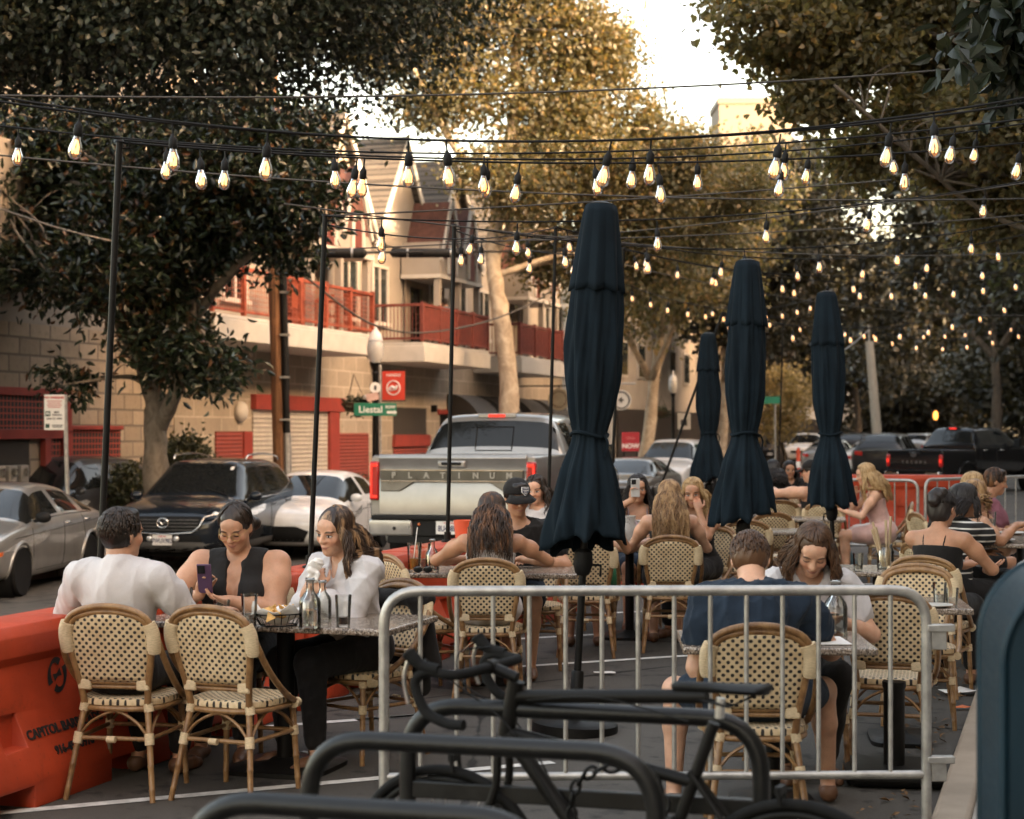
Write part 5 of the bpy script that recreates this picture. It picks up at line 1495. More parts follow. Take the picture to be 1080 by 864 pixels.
    PJ = Proj(me); R = .395; wy = (L/2-.95, yr+1.18)
    def arch(c): return any((c.y-y)**2+(c.z-R)**2 < (R*1.18)**2 for y in wy) and abs(c.x) > W-.36
    bm_ = split_mesh(me, lambda f: f.material_index == 0 and not arch(f.calc_center_median())); shade(bm_, 60)
    o = bpy.data.objects.new('cab', bm_); COL.objects.link(o); o.parent = t
    g = split_mesh(me, lambda f: f.material_index == 1)
    V = [v.co.copy() for v in g.vertices]
    # glass panes by position
    sets = {'rear_window': [], 'windscreen': [], 'side_window': [], 'side_window_': []}
    for p in g.polygons:
        c = p.center; n_ = p.normal
        k = ('side_window' if c.x > 0 else 'side_window_') if abs(n_.x) > .55 else ('rear_window' if c.y < y0+.6 else 'windscreen')
        sets[k].append(tuple(p.vertices))
    for k, fs in sets.items():
        if fs: 
            used = sorted({i for f in fs for i in f}); mp = {i: j for j, i in enumerate(used)}
            MB().add([V[i] for i in used], [tuple(mp[i] for i in f) for f in fs]).build(k.rstrip('_'), CARGLASS, t, smooth=180)
    # slider frame and third brake light
    PJ.line([(-.24,1.44),(.24,1.44),(.24,1.74),(-.24,1.74),(-.24,1.44)], (0,1,0), (1,0,0), r=.008).build('slider_frame', BLACKP, t)
    h, n_ = PJ.hit((0,-8,H-.045), (0,1,0)); h = h or Vector((0,y0+.2,H-.05))
    b = MB(); b.box(h+Vector((0,-.01,.0)), (.50,.06,.055)); tb = b.build('brake_light_housing', paint, t, bevel=.01); b = MB(); b.box(h+Vector((0,-.045,.0)), (.22,.01,.035)); b.build('third_brake_light', LENS_ON if lit else LENS_R, tb)
    for s in (-1, 1):
        b = MB(); b.box((s*(W+.14), y0+1.78, 1.38), (.20,.09,.26)); mo = b.build('wing_mirror', BLACKP if lit else paint, t, bevel=.03); b = MB(); b.bar((s*(W-.05),y0+1.85,1.30), (s*(W+.1),y0+1.80,1.30), .05,.05); b.build('mirror_arm', BLACKP, mo)
        b = MB(); b.box((s*(W+.14), y0+1.73, 1.38), (.16,.012,.21)); b.build('mirror_glass', CARGLASS, mo)
        for y in wy:
            auto_wheel(t, s*(W-.14), y, R, s, M('alloy_silver', (.48,.47,.45), .28, metal=.85), 6, .26)
            b = MB(); pts = [(s*(W+.004), y+cos(a)*R*1.17, R+sin(a)*R*1.17) for a in np.linspace(-.1, pi+.1, 22)]; b.tube(pts, .03, 7); b.build('wheel_arch', paint, t, smooth=180)
            b = MB(); b.lathe([(R*1.17,-.14),(R*1.17,.12)], 24, R=Matrix.Rotation(pi/2, 3, 'Y'), c=(s*(W-.15), y, R), caps=False); b.lathe([(0,0),(R*1.17,0)], 24, R=Matrix.Rotation(pi/2, 3, 'Y'), c=(s*(W-.28), y, R), caps=False); b.build('wheel_well', BLACKP, t)
        # lower bed side ahead of and behind the wheel
        b = MB(); b.box((s*(W-.05), yr+.36, zt0-.12), (.07,.66,.24)); b.box((s*(W-.05), yc-.10, zt0-.12), (.07,.22,.24)); b.build('bed_skirt', paint, t, bevel=.01)
        for y, z in ((y0+.45,1.18),(y0+1.25,1.18)):
            handle(PJ, t, y, z, s, CHROME if lit else paint)
    seams(PJ, t, [[(y0+1.0,.55),(y0+1.0,1.32)],[(y0+2.05,.6),(y0+2.05,1.28)],[(y0+.25,.62),(y0+.25,1.32)]])
    b = MB(); b.box((0,0,.50), (W*1.2,L*.9,.16)); b.build('chassis', BLACKP, t)
    b = MB(); b.tube([(.35,yr+.1,zt0-.40),(.35,yr-.06,zt0-.40)], .04, 12); b.build('tail_pipe', ALU, t)
    return t
# ---------------------------------------------------------------- ground
def strip(name, us, vs, zf, mat, off=0.0):
    V = []; Fq = []
    for i, u in enumerate(us):
        for v in vs: V.append(G(u, v, zf(u)+off))
    n = len(vs)
    b = MB(); b.add(V, [(i*n+j, (i+1)*n+j, (i+1)*n+j+1, i*n+j+1) for i in range(len(us)-1) for j in range(n-1)])
    return struct(b.build(name, mat, smooth=60))
def road_z(u):
    if u > -8.3: return 0.0
    t = min(1, (-8.3-u)/3.3); return -0.42*(t*t*(3-2*t))
strip('street', [-900,-300,-60,-13.75]+[-13-.25*i for i in range(0,20)][::1]+[-8.0,-4,0,4,60,300,900] if False else sorted([-900,-300,-60,-13.75,-13,-12.5,-12,-11.6,-11.2,-10.8,-10.4,-10,-9.6,-9.2,-8.8,-8.3,-8,-4,0,4,60,300,900]), [-60,-10,0,10,20,40,60,100,160,260,500,1400], road_z, ASPHALT)
def slab(name, u0, u1, v0, v1, z0, z1, mat, bev=.012):
    b = MB(); c = G((u0+u1)/2, (v0+v1)/2)
    b.box((0,0,(z0+z1)/2), (u1-u0, v1-v0, z1-z0)); return struct(b.build(name, mat, loc=c, rz=STREET_ROT, bevel=bev))
slab('sidewalk', -.36, 9, -6, 220, -.10, .130, SIDEWALK); slab('kerb', -.52, -.363, -6, 220, -.10, .128, KERB, .025)
slab('sidewalk', -17.2, -13.92, -6, 220, -.60, -.285, SIDEWALK); slab('kerb', -14.08, -13.923, -6, 220, -.60, -.287, KERB, .025)
# painted stall lines, slanting as in the parking lane
for x0, y0, L in ((-2.6,7.28,3.1),(-2.4,9.16,3.1),(-.9,9.86,3.3),(-1.6,11.35,3.8),(-.6,13.45,4.2),(.2,15.4,4.2),(1.0,17.4,4.0)):
    d = Vector((.905,.425,0)); n = Vector((-d.y,d.x,0))*.038; a = Vector((x0,y0,.004)); c = a+d*L
    struct(MB().quad(a-n, c-n, c+n, a+n).build('painted_line', LINE, smooth=0))
# ---------------------------------------------------------------- left building with balconies
HB = thing('building', 'cream gabled apartment building on a block base with red balconies', 'building', (0,0,0), STREET_ROT)
FX = -17.0
def hb(name, mat, parent=HB, **k):
    return (lambda b: b.build(name, mat, parent, **k))
b = MB(); b.box((FX-4,24.2,1.5), (8,12.4,4.1)); b.build('rough_block_base', BLOCK, HB)
b = MB(); b.box((FX-4+.02,44.2,1.5), (8,27.6,4.1)); b.build('smooth_block_base', BLOCK2, HB)
b = MB(); b.box((FX-4,38.1,5.1), (7.9,40,3.1)); b.build('stucco_storey', STUCCO, HB)
def panel(name, v0, v1, z0, z1, mat, x=FX, dx=.06, parent=HB, bevel=0):
    b = MB(); b.box((x+dx/2+.003,(v0+v1)/2,(z0+z1)/2), (dx, v1-v0, z1-z0)); return b.build(name, mat, parent, bevel=bevel)
# ground floor openings
g = panel('opening_shade_sheet', 20, 25.35, -.28, 1.55, M('painted_recess_shade', (.035,.03,.026), .9), dx=.03)  # flat sheet on the wall; the opening's shade is put into its colour
for k in range(4):
    for j in range(2):
        b = MB(); b.box((FX+.12,24.0+.33*k,.95-.62*j), (.16,.22,.34)); o = b.build('meter_box', M('grey_box', (.30,.28,.25), .5), HB, bevel=.02); b = MB(); b.lathe([(.07,0),(.07,.05),(.05,.07),(0,.075)], 16, R=Matrix.Rotation(pi/2, 3, 'Y'), c=(FX+.20,24.0+.33*k,1.0-.62*j)); b.build('meter_dial', TUMBLER, o)
panel('wire_grille', 20, 26.3, 1.73, 2.30, REDMESH, dx=.05); panel('wire_grille', 25.9, 26.3, -.28, 1.56, REDMESH, dx=.05); panel('wire_grille', 26.55, 28.3, -.28, 1.72, REDMESH, dx=.05)
for v0, v1, z0, z1 in ((20,26.55,2.30,2.44),(20,26.3,1.56,1.73),(26.3,26.55,-.28,2.30),(25.72,25.9,-.28,1.56),(26.55,28.3,1.72,1.80)): panel('red_frame', v0, v1, z0, z1, REDP, dx=.12, bevel=.01)
panel('louvred_door', 32.1, 33.3, -.28, 1.70, LOUVRE, dx=.05); panel('louvred_door', 33.36, 33.75, -.28, 1.70, REDP, dx=.07)
panel('red_frame', 33.75, 38.6, 2.18, 2.52, REDP, dx=.16, bevel=.01); panel('roller_shutter', 33.8, 37.75, .72, 2.18, SHUTTER, dx=.06)
panel('shutter_base', 33.8, 37.75, .55, .72, M('tan_band', (.36,.28,.19), .7), dx=.08); panel('vent_grille', 33.8, 37.75, -.28, .55, m_slats('black_grille', (.05,.05,.045), (.012,.012,.012), .12, 1), dx=.05)
panel('red_frame', 37.75, 38.3, -.28, 2.18, REDP, dx=.14, bevel=.01)
panel('louvred_door', 38.45, 40.3, -.28, 1.66, LOUVRE, dx=.06); panel('red_frame', 42.0, 44.6, 1.30, 1.62, REDP, dx=.12, bevel=.01); panel('louvred_door', 42.05, 44.5, -.28, 1.30, LOUVRE, dx=.05)
panel('opening_shade_sheet', 42.05, 44.5, 1.62, 2.35, M('painted_recess_shade', (.035,.03,.026), .9), dx=.03)  # another flat sheet with the shade painted in, above the louvres
panel('shop_window', 45.6, 57, -.28, 2.2, CARGLASS, dx=.05); panel('red_frame', 45.4, 57.2, 2.2, 2.34, REDP, dx=.08)
b = MB(); b.ell((FX+.10,33.15,2.13), (.14,.20,.22)); b.build('wall_lamp', WHITE, HB, smooth=180); b = MB(); b.box((FX+.09,44.95,2.35), (.18,.14,.20)); b.build('wall_lamp', BLACK, HB, bevel=.02)
# quarter-round awnings
for v0 in (46.2,48.7,51.6,54.1):
    vs = []; n = 12
    for v in (v0, v0+1.9):
        vs += [(FX+.02+1.15*sin(pi/2*i/n), v, 1.45+1.35*cos(pi/2*i/n)) for i in range(n+1)]
    b = MB(); b.add(vs, [(i, i+1, n+2+i, n+1+i) for i in range(n)]); b.add(vs[:n+1]+[(FX+.02,v0,1.45)], [tuple(range(n+2))]); b.add(vs[n+1:]+[(FX+.02,v0+1.9,1.45)], [tuple(range(n+1,-1,-1))]); b.build('awning', AWN, HB, smooth=60)
b = MB(); b.lathe([(.36,-.03),(.36,.03)], 24, R=Matrix.Rotation(pi/2, 3, 'X'), c=(FX+1.5,52.6,2.75)); o = b.build('blade_sign', M('sign_cream', (.40,.33,.22), .6), HB); b = MB(); b.tube([(FX,52.6,3.18),(FX+1.9,52.6,3.18)], .025, 6); b.tube([(FX+1.5,52.6,3.18),(FX+1.5,52.6,3.1)], .02, 6); b.build('sign_bracket', BLACK, o)
b = MB(); b.lathe([(.27,.033),(.24,.036),(.24,-.036),(.27,-.033)], 24, R=Matrix.Rotation(pi/2, 3, 'X'), c=(FX+1.5,52.6,2.75), caps=False); b.build('sign_ring', M('sign_brown', (.12,.07,.04), .6), o)
# windows
def window(v, z0=4.55, z1=5.95, w=1.0, x=FX-.05):
    b = MB(); fx = x+.06
    for a, c, s in (((v-w/2-.04),(v-w/2-.04),'v'),): pass
    b.box((fx,v-w/2-.04,(z0+z1)/2), (.10,.08,z1-z0+.16)); b.box((fx,v+w/2+.04,(z0+z1)/2), (.10,.08,z1-z0+.16)); b.box((fx,v,z1+.04), (.10,w,.08)); b.box((fx+.02,v,z0-.05), (.18,w+.24,.10)); b.box((fx,v,(z0+z1)/2), (.085,.07,z1-z0))
    o = b.build('window', WHITE, HB)
    for s in (-1, 1):
        b = MB(); b.box((x+.055,v+s*(w/4+.01),(z0+z1)/2), (.03,w/2-.06,z1-z0)); b.build('pane', M('window_glass', (.025,.03,.03), .06, var=.2, spec=.7), o)
for v in (31.0,33.0,39.1,41.1,47.2,49.4,55.9,57.4): window(v)
# gables and roof
def gable(v0, v1, zb=6.62, zp=9.45, x=FX+.02, depth=6.0):
    vm = (v0+v1)/2
    b = MB(); b.add([(x,v0,zb),(x,v1,zb),(x,vm,zp),(x-depth,v0,zb),(x-depth,v1,zb),(x-depth,vm,zp)], [(0,1,2),(5,4,3),(0,2,5,3),(1,4,5,2),(0,3,4,1)]); b.build('gable_wall', STUCCO, HB)
    for a, s in ((v0,-1),(v1,1)):
        d = Vector((0, a-vm, zb-zp)); L = d.length; e = d.normalized(); nn = Vector((0, e.z*-1*-s, abs(e.y))).normalized()
        p0 = Vector((x+.22, vm, zp+.06)); p1 = p0+e*(L+.22); q = Vector((-depth,0,0)); th = Vector((0,0,.09))
        b = MB(); b.add([p0,p1,p1+q,p0+q,p0+th,p1+th,p1+q+th,p0+q+th], [(0,1,2,3),(7,6,5,4),(0,4,5,1),(1,5,6,2),(2,6,7,3),(3,7,4,0)]); r = b.build('roof', SHINGLE, HB, recalc=True)
        b = MB(); c0 = Vector((x+.235, vm, zp-.02)); c1 = c0+e*(L+.2); b.bar(c0, c1, .05, .17); b.build('barge_board', WHITE, r)
for v0 in (28.2,32.3,36.4,40.5,44.6,48.7,52.8): gable(v0, v0+4.1)
b = MB(); b.add([(FX-.3,18.1,6.6),(FX-.3,58.1,6.6),(FX-5,58.1,10.2),(FX-5,18.1,10.2),(FX-9,58.1,6.6),(FX-9,18.1,6.6)], [(0,1,2,3),(3,2,4,5),(1,4,2),(0,3,5)]); b.build('roof', SHINGLE, HB)
for v_ in (36.45, 40.55, 44.65, 48.75, 52.85):
    b = MB(); b.tube([(FX+.07,v_,6.5),(FX+.07,v_,3.92)], .045, 8); [b.box((FX+.06,v_,z_), (.08,.13,.03)) for z_ in (4.4,5.4,6.3)]; b.build('downpipe', WHITE, HB)
# porch dormers with red gablets and arched openings
for v0 in (34.6,42.7,50.6):
    b = MB(); b.box((FX+.55,v0+1.7,6.30), (1.1,3.4,.95)); o = b.build('porch_dormer', STUCCO, HB)
    b = MB(); b.box((FX+.57,v0+1.7,5.86), (1.14,3.48,.10)); b.build('cornice', WHITE, o)
    for k in range(2):
        vm = v0+.9+1.6*k; x = FX+1.105
        b = MB(); b.prism([(vm-.78,6.35),(vm+.78,6.35),(vm+.0,7.95)], x-1.6, x, 'x'); b.build('gablet', M('red_shingle', (.115,.05,.038), .8, var=.3), o, recalc=True)
        b = MB(); b.bar((x+.03,vm-.86,6.28),(x+.03,vm,8.02), .06,.13); b.bar((x+.03,vm+.86,6.28),(x+.03,vm,8.02), .06,.13); b.build('barge_board', WHITE, o)
        b = MB(); pts = [(x+.03, vm-.30*cos(a), 6.42+.42*sin(a)) for a in np.linspace(0, pi, 12)]; b.tube([(x+.03,vm-.30,5.95)]+pts+[(x+.03,vm+.30,5.95)], .05, 6); b.build('arch_trim', WHITE, o)
        b = MB(); b.box((x+.012,vm,6.16), (.03,.54,.44)); b.ell((x+.01,vm,6.42), (.02,.27,.38)); b.build('arched_light', M('dark_red', (.12,.03,.022), .6), o)
    b = MB(); b.box((FX+.03,v0+1.7,4.85), (.05,3.0,1.95)); b.build('porch_shade_sheet', M('porch_shade', (.20,.16,.12), .9), HB)  # flat panel, the porch's shade painted as a darker colour
    for dv in (.1,1.7,3.3): b = MB(); b.box((FX+1.0,v0+dv,4.88), (.16,.16,1.96)); b.build('porch_post', STUCCO, HB)
    b = MB(); b.box((FX+.05,v0+.95,4.75), (.06,.85,1.75)); b.build('balcony_door', CARGLASS, HB)
# balconies
def balcony(v0, v1, solid, ux=1.55):
    b = MB(); b.box((FX+ux/2,(v0+v1)/2,3.68), (ux,v1-v0,.42)); b.box((FX+ux/2-.02,(v0+v1)/2,3.93), (ux-.04,v1-v0-.06,.08)); o = b.build('balcony_slab', WHITE, HB, bevel=.02)
    x = FX+ux-.08; z0, z1 = 4.02, 4.92
    rb = MB(); rb.box((x,(v0+v1)/2,z1), (.08,v1-v0,.07)); rb.box((x,(v0+v1)/2,z0+.05), (.05,v1-v0,.05))
    n = max(3, int((v1-v0)/1.25))
    for i in range(n+1): rb.box((x,v0+.04+(v1-v0-.08)*i/n,(z0+z1)/2+.02), (.09,.09,z1-z0+.1))
    for vv in (v0+.04, v1-.04): rb.box((x-ux/2+.1,vv,z1), (ux-.2,.07,.07)); rb.box((x-ux/2+.1,vv,z0+.05), (ux-.2,.05,.05))
    r = rb.build('railing', M('red_wood', (.27,.06,.03) if not solid else (.16,.035,.025), .6, var=.25) if not solid else M('dark_red_wood', (.15,.035,.025), .6, var=.25), o, bevel=.006)
    w = MB()
    if solid:
        k = int((v1-v0)/.115)
        for i in range(k): w.box((x,v0+.06+i*.115,(z0+z1)/2), (.025,.085,z1-z0-.1))
    else:
        k = int((v1-v0)/.10)
        for i in range(k): w.box((x,v0+.08+i*.10,(z0+z1)/2), (.012,.012,z1-z0-.06))
        for j in range(8): w.box((x,(v0+v1)/2,z0+.1+j*.10), (.011,v1-v0-.1,.011))
    for i in range(14):
        for vv in (v0+.04, v1-.04): w.box((FX+.1+i*.1,vv,(z0+z1)/2), (.014,.014,z1-z0-.06))
    w.build('rail_infill', M('red_wood', None) if not solid else M('dark_red_wood', None), r)
balcony(29.2, 37.2, False); balcony(40.4, 45.6, True); balcony(48.5, 53.1, True)
b = MB(); b.box((FX+.06,36.2,4.62), (.06,1.0,1.2)); b.box((FX+.06,29.6,4.85), (.06,.9,1.8)); b.build('balcony_door', M('red_wood', None), HB)
def balcony_set(v, label):
    t = thing('balcony_chair', label, 'chair', G(FX+.75, v, 3.972), STREET_ROT+radians(20)); rw = M('red_wood', None)
    b = MB(); [b.box((-.2+.1*i,0,.42), (.07,.44,.025)) for i in range(5)]; b.build('seat', rw, t)
    b = MB(); [b.box((-.24,-.18+.09*i,.72), (.03,.06,.55)) for i in range(5)]; b.box((-.24,0,.98), (.04,.46,.06)); b.build('backrest', rw, t)
    for x in (-.22,.2):
        for y in (-.2,.2): b = MB(); b.box((x,y,.205), (.05,.05,.41)); b.build('leg', rw, t)
balcony_set(34.0, 'red slatted chair at the left of the wire railed balcony'); balcony_set(36.6, 'red slatted chair near the right end of the wire railed balcony')
t = thing('balcony_table', 'small red table on the wire railed balcony between two chairs', 'table', G(FX+.8, 35.7, 3.972), STREET_ROT); rw = M('red_wood', None)
b = MB(); [b.box((-.3+.15*i,0,.70), (.13,.8,.03)) for i in range(5)]; b.build('tabletop', rw, t)
for x in (-.28,.28):
    for y in (-.34,.34): b = MB(); b.box((x,y,.34), (.05,.05,.68)); b.build('leg', rw, t)
# ---------------------------------------------------------------- farther buildings
def plain_building(label, u, v0, v1, h, mat, depth=9, floors=3, win=True, base=None):
    o = thing('building', label, 'building', (0,0,0), STREET_ROT)
    b = MB(); b.box((u-depth/2*(1 if u < 0 else -1),(v0+v1)/2,h/2-.3), (depth,v1-v0,h+.6)); b.build('wall', mat, o)
    s = 1 if u < 0 else -1
    b = MB(); b.box((u-depth/2*s,(v0+v1)/2,h+.06), (depth+.3,v1-v0+.3,.3)); b.build('parapet', WHITE, o)
    if base: b = MB(); b.box((u+s*.06,(v0+v1)/2,1.35), (.10,v1-v0-.8,2.6)); b.build('shop_front', base, o)
    if win:
        k = int((v1-v0)/3)
        for f in range(1 if base else 0, floors):
            for i in range(k):
                v = v0+1.5+3*i; z = 1.6+f*3.1
                if z+1 < h: b = MB(); b.box((u+s*.03,v,z), (.10,1.2,1.5)); w = b.build('window', WHITE, o); b = MB(); b.box((u+s*.055,v,z), (.10,1.0,1.3)); b.build('pane', M('window_glass', (.025,.03,.03), .06, var=.2, spec=.7), w)
        for i in range(2):
            for f in range(1, floors):
                z = 1.6+f*3.1
                if z+1 < h: b = MB(); b.box((u-s*(2+3*i),v0-.03,z), (1.0,.10,1.6)); w = b.build('window', WHITE, o); b = MB(); b.box((u-s*(2+3*i),v0-.055,z), (.8,.10,1.4)); b.build('pane', M('window_glass', None), w)
    return o
plain_building('plain beige block beyond the gabled building, behind the second lamp post', -17.2, 66, 92, 8.2, STUCCO2, base=M('dark_shop', (.035,.03,.028), .4))
plain_building('low white shop far down the left side of the street', -17.5, 100, 150, 6.5, M('pale_wall', (.48,.45,.40), .9), base=M('dark_shop', None), floors=2)
t = thing('building', 'pale tower block rising above the distant trees', 'building', at(792, 250), 0)
tc = M('tower_concrete', (.19,.165,.135), .9, var=.06)
b = MB(); b.box((0,0,24.5), (10.5,10,49)); b.build('wall', tc, t); b = MB(); b.box((0,0,49.4), (10.9,10.4,.9)); b.build('parapet', tc, t)
for i in range(9):
    b = MB(); b.box((0,-5.02,4+4.4*i), (8.8,.1,1.8)); b.build('window_band', M('window_glass', None), t)
# unseen buildings added along the right pavement to keep the terrace in shade
plain_building('tall unseen brick building added on the right to shade the terrace', 7.5, -46, 18.6, 15.2, BLOCK, depth=10, floors=4, base=M('dark_shop', None))
plain_building('lower unseen building added between the two tall ones for shade', 7.5, 18.8, 23.4, 13.8, STUCCO2, depth=10, floors=3, base=M('dark_shop', None))
plain_building('long unseen stucco building added farther along the right for shade', 7.5, 23.6, 150, 15.0, STUCCO, depth=10, floors=4, base=M('dark_shop', None))
# ---------------------------------------------------------------- trees
def leaves(blobs, n, ll, lw, clump, seed, fold=False, droop=.3, per=26):
    rg = np.random.default_rng(seed); w = np.array([b[2] if len(b) > 2 else b[1][0]*b[1][1]*b[1][2] for b in blobs], float); w = w**.75; w /= w.sum()
    nc = max(4, n//per); bi = rg.choice(len(blobs), nc, p=w)
    C = np.array([blobs[i][0] for i in bi], float); Rr = np.array([blobs[i][1] for i in bi], float)
    d = rg.normal(size=(nc,3)); d /= np.linalg.norm(d, axis=1)[:,None]
    rad = rg.uniform(.12, 1, nc)**.42
    cc = C + d*Rr*rad[:,None]*(1+.12*rg.normal(size=(nc,1)))
    ci = rg.integers(0, nc, n)
    p = cc[ci] + rg.normal(size=(n,3))*clump*np.array([1,1,.75])*rg.uniform(.5,1.3,(nc,1))[ci]
    out = p-C[ci]; out /= np.linalg.norm(out, axis=1)[:,None]+1e-6
    u = rg.normal(size=(n,3))+out*.7; u[:,2] -= droop; u /= np.linalg.norm(u, axis=1)[:,None]
    nn = rg.normal(size=(n,3)); nn[:,2] += .6; nn -= u*(nn*u).sum(1)[:,None]; nn /= np.linalg.norm(nn, axis=1)[:,None]
    s = np.cross(u, nn); L = ll*rg.uniform(.65,1.25,n)[:,None]; W_ = lw*rg.uniform(.7,1.2,n)[:,None]
    if fold:
        up = nn*W_*.35
        V = np.stack([p, p+u*L*.32+s*W_*.5+up, p+u*L*.72+s*W_*.38+up, p+u*L, p+u*L*.72-s*W_*.38+up, p+u*L*.32-s*W_*.5+up], 1).reshape(-1,3)
        o = np.arange(n)[:,None]*6; Fq = np.concatenate([o+np.array([0,1,2,3]), o+np.array([0,3,4,5])])
    else:
        V = np.stack([p, p+u*L*.5+s*W_*.5, p+u*L, p+u*L*.45-s*W_*.5+nn*W_*.2], 1).reshape(-1,3)
        Fq = np.arange(n)[:,None]*4+np.array([0,1,2,3])
    return V, Fq, cc
def tree(name, label, base, trunk, blobs, n, ll, lw, clump, seed, leafm, barkm, r0=.3, fold=False, limbs=22, droop=.3, group=None, per=26, limb_r=.07):
    """trunk: list of polylines with start radius, local to base"""
    t = thing(name, label, 'tree', base, 0, group)
    rg = random.Random(seed); V, Fq, cc = leaves(blobs, n, ll, lw, clump, seed, fold, droop, per)
    b = MB(); nodes_ = []
    for pl, ra, rb in trunk:
        P_ = smoothpath(pl, 5); m = len(P_)
        P_ = [p+Vector((rg.gauss(0,.012),rg.gauss(0,.012),0)) for p in P_]
        b.tube(P_, [(ra+(rb-ra)*i/(m-1))*(1+(.35*max(0,1-i/3) if pl is trunk[0][0] else 0))*(1+.05*rg.gauss(0,1)) for i in range(m)], 12); nodes_ += [(p, ra+(rb-ra)*i/(m-1)) for i, p in enumerate(P_)]
    b.build('trunk', barkm, t, smooth=180)
    b = MB()
    idx = [rg.randrange(len(cc)) for _ in range(limbs)]
    up = [q for q in nodes_ if q[0].z > nodes_[0][0].z+(max(x[0].z for x in nodes_))*.42]
    for i in idx:
        e = Vector(cc[i]); best = min(up, key=lambda q: (q[0]-e).length + max(0, q[0].z-e.z)*.9)
        s = best[0]; m1 = s.lerp(e, .4)+Vector((rg.gauss(0,.15),rg.gauss(0,.15),.12*(e-s).length)); L = (e-s).length
        pts = smoothpath([s, m1, s.lerp(e, .75)+Vector((rg.gauss(0,.12),rg.gauss(0,.12),.06*L)), e], 4); r = min(best[1]*.7, limb_r*(.5+L*.22)); m = len(pts)
        b.tube(pts, [r*(1-.85*k/(m-1)) for k in range(m)], 6)
        for _ in range(3):
            k = rg.randrange(m//3, m); p = pts[k]; q = p+Vector((rg.gauss(0,1),rg.gauss(0,1),rg.gauss(.2,.7)))*L*.16
            b.tube(smoothpath([p, p.lerp(q,.5)+Vector((0,0,.05*L)), q], 3), [r*.3*(1-.8*j/6) for j in range(7)], 4)
    b.build('branch', barkm, t, smooth=180)
    np_mesh('crown', V, Fq, leafm, t, smooth=False)
    return t
def blobs_px(lst, Y0, base, yr=1.0):
    """(px, py, rx px, ry px[, dY]) at depth Y0 -> blobs local to base"""
    out = []
    for q in lst:
        px, py, rx, ry = q[:4]; Y = Y0+(q[4] if len(q) > 4 else 0); k = Y/F
        out.append((at3(px, py, Y)-Vector(base), (rx*k, yr*min(rx, ry)*k*1.0, ry*k)))
    return out
# magnolia on the far pavement
B0 = at(165, 28.6, -.29)
def lp_(px, py, dY=0): return at3(px, py, 28.6+dY)-B0
tree('magnolia_tree', 'broad magnolia with big glossy leaves beside the dark SUV', B0,
     [([lp_(165,590), lp_(165,520), lp_(163,455), lp_(162,420), lp_(150,370), lp_(142,300), lp_(150,220)], .25, .09), ([lp_(165,455), lp_(185,415,-.3), lp_(200,360,-.4), lp_(205,300,-.2), lp_(235,240)], .15, .05), ([lp_(150,380), lp_(110,330,-.4), lp_(60,300,-.8)], .12, .04), ([lp_(200,340), lp_(250,280,-.5), lp_(310,240,-.9)], .10, .03)],
     blobs_px([(62,285,75,40),(20,225,60,55,1),(165,235,100,70),(150,155,140,60,1),(295,235,52,48,-.6),(305,150,62,52,.5),(235,165,85,70),(170,310,52,48),(115,290,60,45,-1),(180,372,44,34,-.6),(226,395,30,26,-.8),(70,402,34,14,-.8),(45,165,95,62,1.5),(328,210,30,46,-1.2),(215,240,60,40,.4)], 28.6, B0, .95),
     36000, .175, .074, .22, 21, LEAF_MAG, BARK1, fold=True, limbs=46, per=16, droop=.2)
# dense dark tree overhead, rooted left of the picture
B1 = G(-14.6, 17.0, -.29)
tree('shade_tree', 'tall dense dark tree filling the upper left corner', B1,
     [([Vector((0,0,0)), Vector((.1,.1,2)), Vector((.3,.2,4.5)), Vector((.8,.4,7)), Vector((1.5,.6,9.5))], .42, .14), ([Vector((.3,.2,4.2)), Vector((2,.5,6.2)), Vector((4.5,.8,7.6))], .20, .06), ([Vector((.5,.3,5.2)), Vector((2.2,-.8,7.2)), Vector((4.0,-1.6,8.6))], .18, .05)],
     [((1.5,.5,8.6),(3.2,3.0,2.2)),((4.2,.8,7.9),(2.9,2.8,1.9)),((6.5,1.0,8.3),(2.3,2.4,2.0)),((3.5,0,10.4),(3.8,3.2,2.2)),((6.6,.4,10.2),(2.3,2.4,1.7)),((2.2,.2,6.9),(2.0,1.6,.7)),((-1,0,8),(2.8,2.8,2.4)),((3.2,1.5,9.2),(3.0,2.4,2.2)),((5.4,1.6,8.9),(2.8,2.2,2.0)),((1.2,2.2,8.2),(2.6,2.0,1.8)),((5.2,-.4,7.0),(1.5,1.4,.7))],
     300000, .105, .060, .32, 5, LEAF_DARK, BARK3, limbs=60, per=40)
# plane trees behind the pickup
B2 = at(533, 45.5, -.29)
def lq(px, py, dY=0): return at3(px, py, 45.5+dY)-B2
tree('plane_tree', 'mottled plane tree behind the silver pickup, its top glowing gold', B2,
     [([lq(540,520), lq(538,440), lq(534,370), lq(524,310), lq(520,262), lq(530,190), lq(545,100), lq(540,0)], .30, .12), ([lq(521,270), lq(560,205,.5), lq(610,160,1)], .15, .05), ([lq(526,215), lq(470,140,-.5), lq(430,60,-1)], .14, .05), ([lq(535,160), lq(620,80,.5), lq(680,10,1)], .13, .05)],
     blobs_px([(455,40,60,42),(400,40,40,38,.6),(520,15,80,42),(430,-40,70,50),(600,40,55,48),(560,-60,120,50),(640,60,34,36,.5),(650,130,60,36,1),(590,110,50,34),(600,170,80,40),(500,95,58,36,-.5),(450,112,42,26,-.3),(640,215,80,42,1),(555,205,45,28,-1),(505,178,36,24,-1),(690,190,52,40,1),(600,270,60,32,1.5),(665,280,64,36,2),(725,165,34,30,.5),(765,200,48,36,3),(735,240,50,30,3),(570,150,40,26,.6)], 45.5, B2, 1.0),
     105000, .15, .105, .34, 33, LEAF_GOLD, BARK2, limbs=60, per=22)
